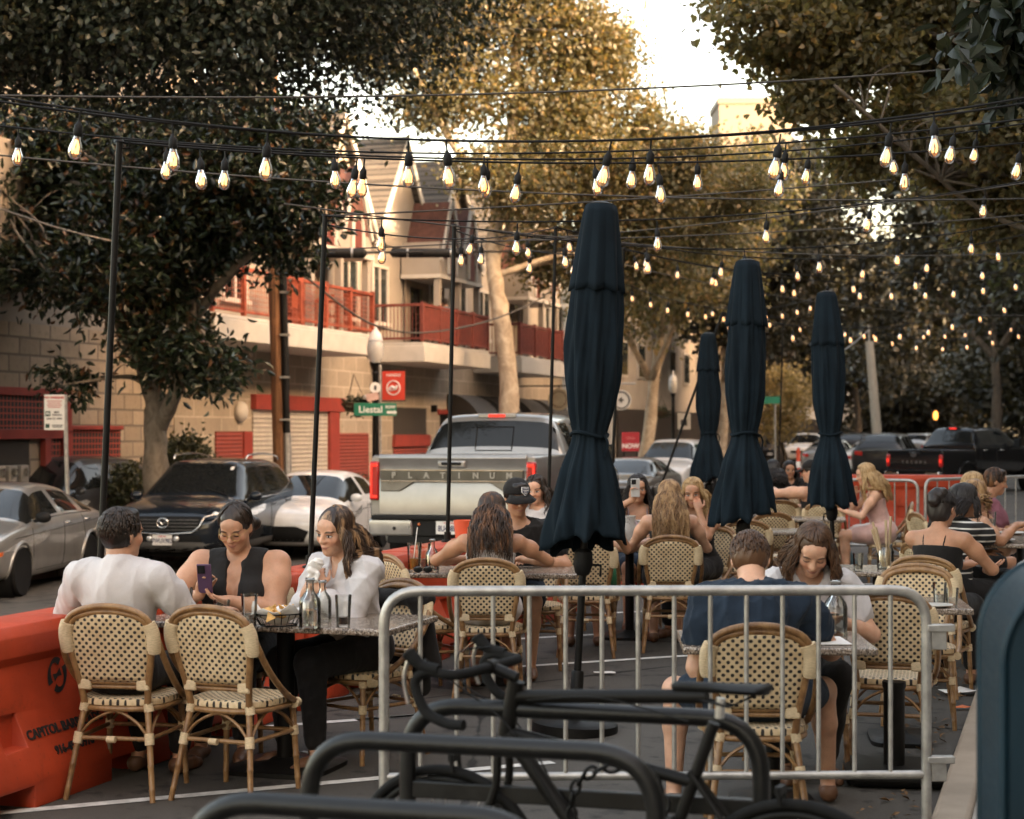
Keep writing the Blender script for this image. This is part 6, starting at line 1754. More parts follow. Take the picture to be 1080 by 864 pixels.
def street_tree(label, u, v, h, r, seed, n=16000, leafm=None, low=.30, ll=.34, barkm=None, lean=(0,0), tr=.26, zb=0.0, group='trees lining the far street'):
    B_ = G(u, v, zb); rg = random.Random(seed); zl = h*low
    bl = []
    for i in range(9):
        a = rg.uniform(0, 2*pi); q = rg.uniform(.1,.62)*r; z = zl+(h-zl)*rg.uniform(.15,.85)
        bl.append(((q*cos(a)+lean[0], q*sin(a)+lean[1], z), (r*rg.uniform(.4,.6), r*rg.uniform(.4,.6), (h-zl)*rg.uniform(.18,.28))))
    p = lambda z, k=1: Vector((lean[0]*z/h*k+rg.gauss(0,.1), lean[1]*z/h*k+rg.gauss(0,.1), z))
    tk = [([p(0,0), p(h*.15), p(h*.3), p(h*.5), p(h*.8)], tr, .08)]
    for i in range(3):
        a = rg.uniform(0, 2*pi); tk.append(([p(h*.28), Vector((cos(a)*r*.3,sin(a)*r*.3,h*.45)), Vector((cos(a)*r*.6,sin(a)*r*.6,h*.62))], tr*.5, .05))
    return tree('street_tree', label, B_, tk, bl, n, ll, ll*.62, .42, seed, leafm or LEAF_MID, barkm or BARK3, limbs=26, per=24, group=group)
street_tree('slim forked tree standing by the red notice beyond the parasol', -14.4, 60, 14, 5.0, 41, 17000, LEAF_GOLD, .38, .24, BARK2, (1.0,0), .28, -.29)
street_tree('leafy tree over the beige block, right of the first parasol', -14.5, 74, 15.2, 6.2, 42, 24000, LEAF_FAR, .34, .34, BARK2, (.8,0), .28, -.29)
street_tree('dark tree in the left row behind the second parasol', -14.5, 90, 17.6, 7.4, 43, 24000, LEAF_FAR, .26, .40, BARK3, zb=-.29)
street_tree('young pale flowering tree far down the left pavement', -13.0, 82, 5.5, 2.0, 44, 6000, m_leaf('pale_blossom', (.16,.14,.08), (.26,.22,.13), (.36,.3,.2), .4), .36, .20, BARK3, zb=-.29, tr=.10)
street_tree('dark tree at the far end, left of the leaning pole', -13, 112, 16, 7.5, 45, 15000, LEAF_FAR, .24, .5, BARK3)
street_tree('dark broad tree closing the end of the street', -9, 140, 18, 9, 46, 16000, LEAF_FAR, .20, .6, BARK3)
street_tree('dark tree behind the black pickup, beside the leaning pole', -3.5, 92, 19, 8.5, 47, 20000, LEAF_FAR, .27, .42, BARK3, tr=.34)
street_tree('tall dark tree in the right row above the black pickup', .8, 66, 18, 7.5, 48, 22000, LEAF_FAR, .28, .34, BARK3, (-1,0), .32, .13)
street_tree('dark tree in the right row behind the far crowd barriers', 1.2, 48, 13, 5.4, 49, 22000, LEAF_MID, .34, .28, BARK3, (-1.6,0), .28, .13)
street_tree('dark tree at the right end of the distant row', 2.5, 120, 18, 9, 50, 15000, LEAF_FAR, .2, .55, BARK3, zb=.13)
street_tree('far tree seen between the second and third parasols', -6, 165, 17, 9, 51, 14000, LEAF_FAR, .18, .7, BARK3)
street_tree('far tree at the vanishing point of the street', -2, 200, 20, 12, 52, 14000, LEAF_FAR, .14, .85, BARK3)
# big plane tree hanging in from the right pavement
B3 = G(1.2, 21.5, .13)
def lr(px, py, dY=0): return at3(px, py, 22+dY)-B3
tree('plane_tree', 'large plane tree hanging into the upper right corner', B3,
     [([Vector((0,0,0)), Vector((-.1,.1,2.5)), Vector((-.3,.2,5)), Vector((-.8,.4,8)), Vector((-1.4,.6,11))], .34, .12), ([Vector((-.2,.2,3.6)), lr(1050,230), lr(960,160,-.5), lr(880,90,-1)], .045, .02), ([Vector((-.4,.3,5.5)), lr(960,30), lr(830,20,-.5)], .05, .02)],
     blobs_px([(905,50,58,38),(1000,60,70,50,1),(960,-15,110,40),(1060,120,50,46,-1),(955,135,40,30,.5),(840,22,40,24,-.5),(795,8,28,14,-.8),(862,105,34,24),(905,165,24,20,1),(1050,40,60,50,2),(1060,210,40,50,.5),(1010,165,40,34,1),(780,40,16,9,0),(820,60,26,14,.3),(760,-4,24,9,0)], 22, B3, 1.0),
     38000, .115, .085, .20, 61, LEAF_LIT, BARK3, limbs=60, limb_r=.03, per=16, fold=True)
B4 = G(1.6, 9.2, .13)
tree('plane_tree', 'blurred near tree with long drooping leaves at the top right edge', B4,
     [([Vector((0,0,0)), Vector((0,.1,2)), Vector((-.1,.1,3.6)), Vector((-.3,.1,5))], .22, .09), ([Vector((0,.1,3.0)), at3(1090,20,10.4)-B4, at3(1050,20,10.4)-B4], .08, .02)],
     blobs_px([(1050,25,34,34),(1075,70,26,30,.3),(1030,60,22,22,-.2),(1085,0,40,40),(1130,40,70,70,.4),(1045,92,12,18)], 10.4, B4, .8),
     1500, .16, .085, .10, 62, LEAF_DARK, BARK2, limbs=14, fold=True, per=12, droop=1.4, limb_r=.03)
for i_, (px_, Y_, h_, r_) in enumerate(((800,185,9,8),(850,150,8,6),(900,170,9,8),(950,130,8,6),(1010,150,9,8),(1075,120,9,7),(760,210,11,9),(985,190,11,10),(1120,90,9,6))):
    p_ = at(px_, Y_); u_, v_ = p_.x*CA-p_.y*SA, p_.x*SA+p_.y*CA
    street_tree('low bushy tree closing the view, %s' % ('behind the third parasol','left of the leaning pole','right of the leaning pole','above the bed of the black pickup','above the cab of the black pickup','at the right edge of the picture','between the second and third parasols','farthest back above the black pickup','just outside the right edge')[i_], u_, v_, h_, r_, 80+i_, 9000, LEAF_FAR, .04, .5, BARK3)
# shrubs by the far wall
def shrub(label, px, py, Y, rx, ry, n, seed, zb=-.29, leafm=None):
    B_ = at(px, Y, zb); t = thing('shrub', label, 'shrub', B_, 0, 'shrubs against the block wall')
    V, Fq, cc = leaves(blobs_px([(px,py,rx,ry),(px-rx*.4,py+ry*.6,rx*.7,ry*.6),(px+rx*.5,py+ry*.3,rx*.6,ry*.7)], Y, B_), n, .11, .06, .10, seed)
    np_mesh('foliage', V, Fq, leafm or LEAF_MID, t, smooth=False)
    b = MB(); [b.tube([(0,0,0), Vector(c)*.6, Vector(c)], [.03,.015,.006], 5) for c in cc[:14]]; b.build('stem', BARK3, t)
shrub('round grey green shrub right of the magnolia trunk', 196, 484, 31.0, 24, 26, 3200, 71); shrub('small shrub with pale tips left of the magnolia trunk', 132, 510, 30.2, 14, 22, 1500, 72)
shrub('low dark hedge plant between white sedan and silver pickup', 378, 520, 38.5, 14, 14, 1500, 73)
# ---------------------------------------------------------------- vehicles in place (photo column, depth, ground, heading)
def put(t, px, Y, z, head):                    # head: degrees clockwise from straight away
    t.location = at(px, Y, z); t.rotation_euler = (0, 0, -radians(head)); return t
put(silver_sedan('silver sedan at the left edge with dark multi spoke wheels'), -4, 23.2, -.42, 184)
put(dark_suv('dark blue suv with roof rails parked nose towards the diners'), 224, 27.6, -.42, 189)
put(white_sedan('small white sedan parked between the dark suv and the silver pickup'), 336, 30.0, -.42, 191)
pk = pickup('silver pickup truck with lit red tail lights and chrome tailgate trim', m_paint('silver_truck_paint', (.29,.28,.265), metal=.5, rough=.3))
put(pk, 541, 22.75, 0, 14)
tk = pickup('black pickup truck with lit red tail light beyond the far orange barrier', m_paint('black_paint', (.010,.010,.011), rough=.18), L=5.4, W=.945, H=1.84, bed=1.55, tail_z=(.66,1.20), letters='TACOMA', plate=None, lit=True, emblem=True)
put(tk, 1025, 49.0, .0, 50)
GREYP = m_paint('grey_beige_paint', (.17,.16,.145), metal=.5); WHITEP = m_paint('white_paint2', (.62,.61,.59)); BLACKPT = m_paint('black_paint2', (.014,.014,.015)); SILV2 = m_paint('silver_paint2', (.34,.335,.325), metal=.5); DKGREY = m_paint('dark_grey_paint', (.05,.05,.052), metal=.4)
SG, GF, GR = [(-1.45,-1.08),(-.96,-.2),(-.12,1.05)], (.37,1.20), (-1.61,-1.06); SG2, GF2, GR2 = [(-1.60,-1.16),(-1.07,-.31),(-.21,.98)], (.33,1.10), (-2.09,-1.73)
put(plain_car('sedan', 'grey beige sedan facing us just right of the first parasol', 'car', SEDAN, GREYP, .32, (1.42,-1.32), SG, GF, GR), 668, 46.0, -.40, 199)
put(plain_car('suv', 'large white suv facing us behind the grey beige sedan', 'car', [(y*1.1,a*1.06,b_*1.06,c,d*1.12,e*1.12,f*1.06) for y,a,b_,c,d,e,f in SUVST], WHITEP, .38, (1.5,-1.45), [(-1.76,-1.28),(-1.18,-.34),(-.23,1.08)], (.36,1.21), (-2.3,-1.9)), 712, 54.0, -.40, 199)
far = [(878,70,SEDAN,SILV2,'silver sedan in the distance left of the leaning pole',22),(905,78,SUVST,DKGREY,'dark grey suv in the distance right of the third parasol',20),(922,64,SEDAN,WHITEP,'white sedan in the distance beside the leaning pole',20),(938,58,SUVST,BLACKPT,'dark suv in the distance left of the black pickup',22),(975,84,SUVST,SILV2,'silver suv seen over the bed of the black pickup',30),(1000,96,SUVST,BLACKPT,'distant black suv above the black pickup bed',200),(852,88,SUVST,WHITEP,'white suv far down the street behind the third parasol',200),(820,104,SEDAN,DKGREY,'dark sedan far down the street between two parasols',200)]
for px, Y, st, p, lab, hd in far:
    sg, gf, gr, whl, R = (SG,GF,GR,(1.42,-1.32),.32) if st is SEDAN else (SG2,GF2,GR2,(1.38,-1.33),.35)
    put(plain_car('sedan' if st is SEDAN else 'suv', lab, 'car', st, p, R, whl, sg, gf, gr), px, Y, 0, hd)
put(plain_car('suv', 'dark car half hidden behind the silver sedan by the meters', 'car', SUVST, DKGREY, .35, (1.38,-1.33), SG2, GF2, GR2), 62, 30.2, -.42, 198)
# ---------------------------------------------------------------- street furniture
def lamp_post(label, px, Y, z=-.285, banner=None, basket=False, plateside=None):
    t = thing('street_lamp', label, 'street lamp', at(px, Y, z+.10), STREET_ROT, 'acorn street lamps')
    b = MB(); b.lathe([(.20,-.10),(.20,.12),(.15,.20),(.13,.55),(.09,.62),(.075,.70),(.062,3.10),(.075,3.14),(.055,3.18),(.09,3.30),(.12,3.36)], 16); b.build('post', BLACK, t, smooth=40)
    b = MB(); b.lathe([(.10,3.36),(.165,3.50),(.185,3.66),(.17,3.80),(.13,3.87)], 20, caps=False); b.build('globe', M('lamp_globe', (.62,.60,.56), .25, var=.08, trans=.35), t, smooth=180)
    b = MB(); b.lathe([(.165,3.84),(.12,3.98),(.06,4.06),(.03,4.10),(.025,4.20),(0,4.25)], 18); b.build('finial_cap', M('lamp_cap', (.55,.53,.5), .4), t, smooth=40)
    if basket:
        b = MB(); b.tube([(-.05,0,2.55),(-.78,0,2.55)], .016, 6); b.tube([(-.05,0,2.75),(-.4,0,2.56)], .010, 5); b.build('basket_arm', BLACK, t)
    return t
l1 = lamp_post('acorn street lamp with red banner beside the gabled building', 396, 36.8, basket=True); l2 = lamp_post('distant acorn street lamp in front of the beige block', 710, 64.8, basket=True)
b = MB(); b.box((.42,0,2.87), (.52,.012,.62)); o = b.build('banner', SIGNR, l1); b = MB(); b.tube([(.05,0,3.20),(.72,0,3.20)], .014, 6); b.tube([(.05,0,2.54),(.70,0,2.54)], .012, 6); b.build('banner_arm', BLACK, o)
fr = frame((.42,-.010,3.09), (1,0,0), (0,0,1)); text_mb('HANDLE', .085, .004, .001).xf(fr).build('banner_lettering', INKW, o, smooth=0)
e = Vector((.42,-.012,2.82)); b = MB(); b.tube([e+Vector((.15*cos(a),0,.15*sin(a))) for a in np.linspace(0,2*pi,32,endpoint=False)], .013, 6, closed=True); b.tube(smoothpath([e+Vector((-.10,0,-.03)), e+Vector((-.03,0,.03)), e+Vector((.03,0,-.01)), e+Vector((.10,0,.045))], 4), .028, 6); b.tube([e+Vector((-.09,0,-.06)), e+Vector((.09,0,-.03))], .010, 5); b.build('banner_emblem', INKW, o)
b = MB(); b.box((-.18,-.02,2.62), (.06,.20,.07)); b.ell((-.18,-.13,2.62), (.05,.04,.05)); b.build('camera_housing', WHITE, l1, bevel=.01)
b = MB(); b.box((.42,0,2.30), (.5,.02,.62)); o = b.build('banner', M('pale_banner', (.45,.41,.35), .7), l2); b = MB(); b.box((.42,-.015,2.25), (.24,.02,.22)); b.build('banner_emblem', INKK, o)
def basket(label, px, py, Y, r=.27):
    p = at3(px, py, Y); t = thing('hanging_basket', label, 'hanging basket', p, 0, 'hanging baskets on lamp posts')
    b = MB(); b.lathe([(0,-.22),(r*.6,-.17),(r*.95,-.05),(r,0)], 18, caps=False); b.build('basket', M('coir', (.10,.06,.035), .9, bmp=.5), t)
    b = MB(); [b.tube([(r*cos(a),r*sin(a),0),(0,0,.62)], .005, 4) for a in (0,2.1,4.2)]; b.build('chain', BLACK, t)
    V, Fq, cc = leaves([((0,0,.03),(r,r,.12)),((.1,0,-.1),(r*.8,r*.8,.14))], 900, .08, .04, .05, int(px)); np_mesh('foliage', V, Fq, LEAF_MID, t, smooth=False)
basket('hanging basket of green plants left of the street name sign', 373, 425, 37.05); basket('distant hanging basket left of the far street lamp', 697, 434, 65.1)
# street name sign on its own post
t = thing('street_sign', 'green street name sign reading Liestal Row on a slim grey post', 'street sign', at(401, 36.2, -.285), 0)
zs = EYE-(432-HOR)/F*36.2+.285
b = MB(); b.tube([(0,0,0),(0,0,zs+.95)], .032, 10); b.build('post', STEEL, t)
b = MB(); b.box((-.10,-.045,zs), (.90,.012,.27)); o = b.build('name_plate', GREEN, t, bevel=.004); text_mb('Liestal', .20, .004, .003).xf(frame((-.20,-.054,zs-.005),(1,0,0),(0,0,1))).build('name_lettering', INKW, o, smooth=0); text_mb('ROW', .085, .004, .002).xf(frame((.22,-.054,zs+.05),(1,0,0),(0,0,1))).build('name_lettering', INKW, o, smooth=0)
text_mb('1300', .07, .004, .002).xf(frame((.22,-.054,zs-.055),(1,0,0),(0,0,1))).build('block_lettering', INKW, o, smooth=0) if False else None
b = MB(); b.box((.22,-.052,zs-.06), (.15,.006,.05)); b.prism([(.30,zs-.11),(.36,zs-.06),(.30,zs-.01)], -.055, -.049, 'y'); b.build('plate_arrow', INKW, o)
b = MB(); b.box((-.16,-.05,zs+.27), (.26,.01,.16), Matrix.Rotation(radians(-12), 3, 'Y')); b.build('small_plate', M('pink_plate', (.55,.36,.30), .6), t); b = MB(); b.lathe([(.115,0),(.115,.012)], 24, R=Matrix.Rotation(pi/2,3,'X'), c=(-.10,-.04,zs+.46)); o = b.build('round_plate', LABELW, t); b = MB(); b.box((-.10,-.055,zs+.46), (.05,.006,.10)); b.build('plate_mark', INKK, o)
# parking sign
t = thing('parking_sign', 'white parking rules sign with red heading on a grey post', 'sign', at(68, 25.1, -.285), 0)
zs = EYE-(435-HOR)/F*25.1+.285
b = MB(); b.tube([(.06,.03,0),(.0,.03,zs+.26)], .033, 10); b.build('post', STEEL, t)
b = MB(); b.box((-.145,-.012,zs), (.30,.01,.52)); o = b.build('sign_plate', LABELW, t, bevel=.004)
def signtext(s, z, size, mat, x=-.145, bold=.001): text_mb(s, size, .003, bold).xf(frame((x,-.020,z),(1,0,0),(0,0,1))).build('sign_lettering', mat, o, smooth=0)
signtext('NO PARKING', zs+.215, .048, INKR, bold=.002)
for k in range(4): b = MB(); b.box((-.145,-.019,zs+.165-.03*k), (.22-.03*(k % 2),.003,.010)); b.build('sign_line', INKR, o)
b = MB(); b.box((-.24,-.019,zs-.02), (.075,.003,.075)); b.build('sign_panel', M('sign_dark_green', (.02,.06,.04), .6), o); text_mb('90', .06, .003, .001).xf(frame((-.24,-.023,zs-.02),(1,0,0),(0,0,1))).build('sign_lettering', INKW, o, smooth=0)
signtext('MIN', zs+.0, .042, INKK, -.11); signtext('PARKING', zs-.04, .034, INKK, -.105); signtext('8AM TO 10PM', zs-.095, .036, INKK)
b = MB(); b.box((-.245,-.019,zs-.20), (.06,.003,.06)); b.build('sign_panel', M('sign_dark_green', None), o); b = MB(); b.box((-.10,-.019,zs-.19), (.17,.003,.012)); b.box((-.10,-.019,zs-.215), (.14,.003,.012)); b.build('sign_line', INKK, o)
# wooden utility pole with conduit
t = thing('utility_pole', 'weathered orange brown wooden utility pole with steel conduit', 'utility pole', at(292, 32.3, -.285), 0)
b = MB(); b.tube([(0.12,0,0),(0,0,4),(-.12,0,9.6)], [.155,.14,.12], 16); b.build('shaft', WOODPOLE, t, smooth=60)
b = MB(); b.tube([(.24,-.10,0),(.21,-.10,1.95)], .075, 12); b.build('conduit', STEEL, t, smooth=60); b = MB(); b.tube([(.20,-.10,1.95),(.12,-.10,5.6)], .07, 10); b.build('cable_guard', BLACKP, t, smooth=60)
for z in (2.2,3.0,3.8,4.6): b = MB(); b.box((.17,-.10,z), (.18,.17,.04)); b.build('pipe_clamp', STEEL, t)
# leaning grey pole at the far right
t = thing('utility_pole', 'pale grey leaning pole rising by the far parked cars', 'utility pole', at(929, 62, 0), 0)
b = MB(); b.tube([(0,0,0),(-.42,0,5.0)], [.19,.15], 14); b.build('shaft', M('weathered_grey_wood', (.34,.31,.26), .8, var=.2, streak=(8,8,.6)), t, smooth=60)
b = MB(); b.tube([(-.42,0,5.0),(-.44,0,5.6)], .03, 8); b.tube(smoothpath([(-.44,0,5.4),(-.9,0,5.0),(-1.3,0,4.7)], 4), .018, 6); b.build('guy_bracket', STEEL, t)
# round sign, red notice, delineator
t = thing('hanging_sign', 'round white sign ringed in black on a bracket between parasols', 'sign', at(655, 52, -.28), 0); zs = EYE-(422-HOR)/F*52+.28
b = MB(); b.tube([(-.32,0,0),(-.32,0,zs+.55)], .05, 10); b.tube([(-.32,0,zs+.5),(.45,0,zs+.5)], .03, 8); b.build('post', WHITE, t)
b = MB(); b.lathe([(.31,-.02),(.31,.02)], 28, R=Matrix.Rotation(pi/2,3,'X'), c=(0,0,zs)); o = b.build('sign_disc', LABELW, t); b = MB(); b.tube([Vector((.25*cos(a),-.03,zs+.25*sin(a))) for a in np.linspace(0,2*pi,28,endpoint=False)], .022, 6, closed=True); b.box((0,-.03,zs), (.16,.01,.05)); b.box((0,-.03,zs), (.05,.012,.16)); b.build('sign_mark', INKK, o)
t = thing('notice_board', 'red notice reading NOW beneath the round white sign', 'sign', at(665, 50, -.28), 0); zs = EYE-(466-HOR)/F*50+.28
b = MB(); b.box((0,0,zs), (.52,.03,.56)); o = b.build('board', M('deep_red', (.38,.02,.03), .5), t); text_mb('NOW', .19, .004, .006).xf(frame((0,-.02,zs-.13),(1,0,0),(0,0,1))).build('board_lettering', INKW, o, smooth=0); text_mb('OPEN', .10, .004, .001).xf(frame((0,-.02,zs+.10),(1,0,0),(0,0,1))).build('board_lettering', M('faded_pink', (.55,.2,.18), .6), o, smooth=0)
b = MB(); [b.tube([(x,0,0),(x,0,zs-.25)], .02, 6) for x in (-.2,.2)]; b.build('leg', BLACK, t)
t = thing('traffic_delineator', 'slim orange traffic post behind the second parasol', 'traffic post', at(842, 40, 0), 0)
b = MB(); b.lathe([(.16,0),(.16,.05),(.07,.08),(.058,.12),(.05,1.25),(.03,1.32),(0,1.33)], 16); b.build('post', ORANGE, t); b = MB(); b.lathe([(.0575,.85),(.0565,1.0)], 16, caps=False); b.build('reflective_band', LABELW, t)
t = thing('street_sign', 'small distant green street sign between the second and third parasols', 'street sign', at(815, 60, 0), 0); b = MB(); b.box((0,0,2.82), (.62,.02,.26)); b.build('name_plate', GREEN, t); b = MB(); b.tube([(.1,.03,0),(.1,.03,2.95)], .03, 8); b.build('post', STEEL, t)
t = thing('traffic_signal', 'small amber signal light glowing beyond the black pickup', 'traffic light', at(986, 105, 0), 0); b = MB(); b.box((0,0,2.65), (.40,.3,1.0)); b.build('signal_housing', BLACK, t); b = MB(); b.tube([(0,0,0),(0,0,2.2)], .07, 8); b.build('post', BLACK, t); b = MB(); b.ell((0,-.18,2.75), (.15,.06,.28)); b.build('signal_lens', M('amber_signal', (1,.4,.08), .5, var=0, emis=(1,.36,.06), es=.5), t)
# service cables with fat insulating sleeves from the wooden pole
def cable(label, pts, r=.012, mat=None): return tag(MB().tube(smoothpath(pts, 8), r, 6).build('service_cable', mat or BLACKP, smooth=180), label, 'cable', 'overhead service cables')
P1, P2 = at3(302, 268, 32.3), at3(720, 264, 50)
cable('heavy black service cable carrying two fat sleeves', [P1, at3(440, 266, 38.5), P2], .030)
for px, Y, L in ((350, 34.8, .66),(452, 38.8, .82)):
    p = at3(px, 267, Y); t = thing('cable_sleeve', 'left hand fat black cable sleeve on the service line' if px < 400 else 'right hand fat black cable sleeve above the balcony', 'cable sleeve', p, 0)
    b = MB(); b.lathe([(.03,-L-.06),(.10,-L),(.105,-L+.02),(.105,L-.02),(.10,L),(.03,L+.06)], 16, R=Matrix.Rotation(radians(90),3,'Y') ); b.build('sleeve_body', BLACKP, t, smooth=40); b = MB(); [b.lathe([(.112,z),(.112,z+.04)], 16, R=Matrix.Rotation(radians(90),3,'Y')) for z in (-L*.6,L*.6)]; b.build('clamp_band', STEEL, t)
cable('slack grey cable looping across the balconies', [at3(300,275,32.3), at3(400,345,36), at3(490,345,40), at3(570,315,45), at3(600,280,48)], .022, M('grey_cable', (.06,.054,.047), .7))
cable('thin overhead wire at the left edge', [at3(-30,285,28), at3(60,276,29), at3(160,260,30)], .012); cable('second thin overhead wire at the left edge', [at3(-30,297,28), at3(60,289,29), at3(160,272,30)], .012)
cable('pale wire sloping through the magnolia', [at3(-20,213,24), at3(60,240,26), at3(120,255,27)], .012, M('pale_cable', (.4,.35,.3), .7))
# ---------------------------------------------------------------- barriers along the street side of the terrace
def along(v, u=-4.62, z=0): return G(u, v, z)
j0 = make_jersey('orange barrier stencilled CAPITOL BARRICADE at the lower left'); j0.location = along(6.85); j0.rotation_euler.z = STREET_ROT+pi/2
# local -y must face the diners (towards +u)
j1 = make_jersey('orange barrier behind the woman in the black halter top', writing=False); j1.location = along(8.72); j1.rotation_euler.z = STREET_ROT+pi/2
index_kids()
labs = ['orange barrier behind the woman in the white shirt','orange barrier behind the table with the orange cocktail','orange barrier in front of the silver pickup bumper','orange barrier left of the first parasol, partly hidden','orange barrier behind the woman taking a photo','orange barrier behind the grey beige sedan line','orange barrier nearest the fourth parasol']
for i, lb in enumerate(labs): dup(j1, along(10.59+1.87*i), STREET_ROT+pi/2, lb)
for i, (px, Y) in enumerate(((918, 27.2),(975, 26.9))):
    q = dup(j1, at(px, Y), radians(-4), ['orange barrier closing the terrace end, left of the two','orange barrier closing the terrace end, right of the two'][i], 'orange barriers closing the far end of the terrace'); q.scale = (1,1,1.25)
barricade('steel crowd barrier in front, closing the near side of the terrace', at(405, 6.75), at(977, 6.80), 1.035, .30, 14)
barricade('short steel crowd barrier before the far orange barriers', at(872, 22.5), at(968, 22.0), 1.05, .2, 7, False)
barricade('steel crowd barrier behind the man in the maroon shirt', at(976, 22.0), at(1125, 24.4), 1.06, .2, 12, False)
barricade('steel crowd barrier standing end on beside the blue mailbox', at(1072, 5.55, .13), at(1120, 6.9, .13), 1.08, .25, 8, False)
# ---------------------------------------------------------------- near street furniture on the kerb
t = thing('mailbox', 'dark blue rounded mailbox close by at the right edge', 'mailbox', at(1143, 3.9, .13), radians(-10))
b = MB(); W_, D_ = .205, .26; prof = [(-W_,.10),(W_,.10),(W_,1.03)]+[(W_*cos(a), 1.03+W_*1.0*sin(a)) for a in np.linspace(0,pi,20)][1:-1]+[(-W_,1.03)]
b.prism(prof, -D_, D_, 'y'); b.build('box_body', m_worn('mailbox_blue', (.003,.018,.029), .5, (.012,.04,.055), (.004,.012,.017), .25), t, bevel=.014, recalc=True, smooth=30)
b = MB(); prof2 = [(x*1.04, .94+(z-.94)*1.04) for x, z in prof[2:]]; 
for y in (-D_, D_): b.tube([(x, y, z) for x, z in [(-W_*1.0,.12)]+[(W_*1.0,.12)]+prof[2:]], .010, 6, closed=True)
b.build('edge_bead', M('mailbox_blue', None), t, smooth=60)
for x in (-.15,.15):
    for y in (-.2,.2): b = MB(); b.box((x,y,.06), (.05,.05,.12)); b.build('leg', M('mailbox_blue', None), t)
# bike racks: hoops whose left ends stand farther away
hoop('nearest black bike rack hoop along the bottom edge', at(200, 3.78), at(578, 3.56), .85, .0255)
hoop('second black bike rack hoop, in front of the bicycle', at(326, 4.54), at(692, 4.30), .85, .0255)
hoop('third black bike rack hoop, behind the bicycle frame', at(430, 5.10), at(803, 4.82), .85, .0255, mid=.60)
road_bike('black drop bar bicycle leaning by the rack, frame and saddle in view', at(842, 4.62), at(470, 5.10), saddle_z=.958)
q = at(652, 4.80); t = thing('chain_lock', 'black chain lock looped round the bicycle frame and the rack', 'bike lock', (q.x, q.y, .55), radians(-18))
for k in range(26):
    a = 2*pi*k/26; c = Vector((.135*cos(a), .02*sin(a*2), .20*sin(a)+.03*cos(2*a))); d = Vector((-.135*sin(a), .03*cos(2*a), .20*cos(a))).normalized(); s_ = d.cross(Vector((0,1,0))).normalized() if k % 2 else Vector((0,1,0))
    b = MB(); b.tube([c+d*.022*cos(e)+s_*.013*sin(e) for e in np.linspace(0, 2*pi, 12, endpoint=False)], .0055, 5, closed=True); b.build('chain_link', BLACKP, t, smooth=180)
b = MB(); b.box((.135,0,0), (.055,.03,.09)); b.build('lock_body', RACK, t, bevel=.01)
# ---------------------------------------------------------------- parasols
u1 = make_umbrella('closed navy parasol, the nearest and largest', 3); u1.location = at(606, 9.5); u1.rotation_euler = (radians(-.6), radians(2.9), 0)
u2 = make_umbrella('closed navy parasol, second largest, right of centre', 5); u2.location = at(782, 12.6); u2.rotation_euler = (0, radians(2.0), 1.0)
index_kids()
for px, Y, rz, ty, lb in ((880,15.4,2.2,2.4,'closed navy parasol, the rightmost, before the blonde in pink'),(748,22,.6,-.8,'smallest closed navy parasol, farthest away')):
    q = dup(u2 if px > 800 else u1, at(px, Y), 0, lb); q.rotation_euler = (radians(.5), radians(ty), rz)
# ---------------------------------------------------------------- tables
T1 = make_table('long granite table of the trio in front, with chip basket', 1.36, .68); T1.location = G(-3.68, 7.70); T1.rotation_euler.z = STREET_ROT
T2 = make_table('granite table with the orange cocktail before the couple', 1.15, .66); T2.location = at(520, 11.45); T2.rotation_euler.z = radians(-4); index_kids()
T4 = dup(T2, at(815, 7.60), radians(-3), 'granite table between the man in navy and the woman in white'); T4.scale = (.72,1,1)
T5 = dup(T2, at(948, 9.25), radians(-8), 'granite table with two empty chairs at the right kerb'); T5.scale = (.62,1,1)
T3 = dup(T2, at(664, 13.9), radians(-6), 'granite table with the frosted jug before the woman taking a photo'); T3.scale = (.8,1,1)
T7 = dup(T2, at(846, 18.5), radians(-10), 'small table before the man in the black tank top'); T7.scale = (.8,1,1)
T8 = dup(T2, at(812, 16.2), radians(-15), 'empty granite table beside the second parasol'); T8.scale = (.6,1,1)
T9 = dup(T2, at(925, 11.55), radians(-10), 'granite table with cutlery jar left of the woman in black straps'); T9.scale = (.66,1,1)
T6 = dup(T2, at(1076, 12.6, .13), radians(-18), 'granite table of the group at the right edge'); T6.scale = (.6,1.7,1)
# umbrella stand without its parasol
t = thing('umbrella_stand', 'black post on a square base under the empty chair at right', 'umbrella stand', at(943, 8.15), radians(-8))
b = MB(); b.box((0,0,.045), (.46,.46,.07)); b.build('base', BLACK, t, bevel=.03); b = MB(); b.lathe([(.05,.08),(.05,.44),(.056,.45),(.056,.475),(0,.478)], 18); b.build('post', BLACK, t)
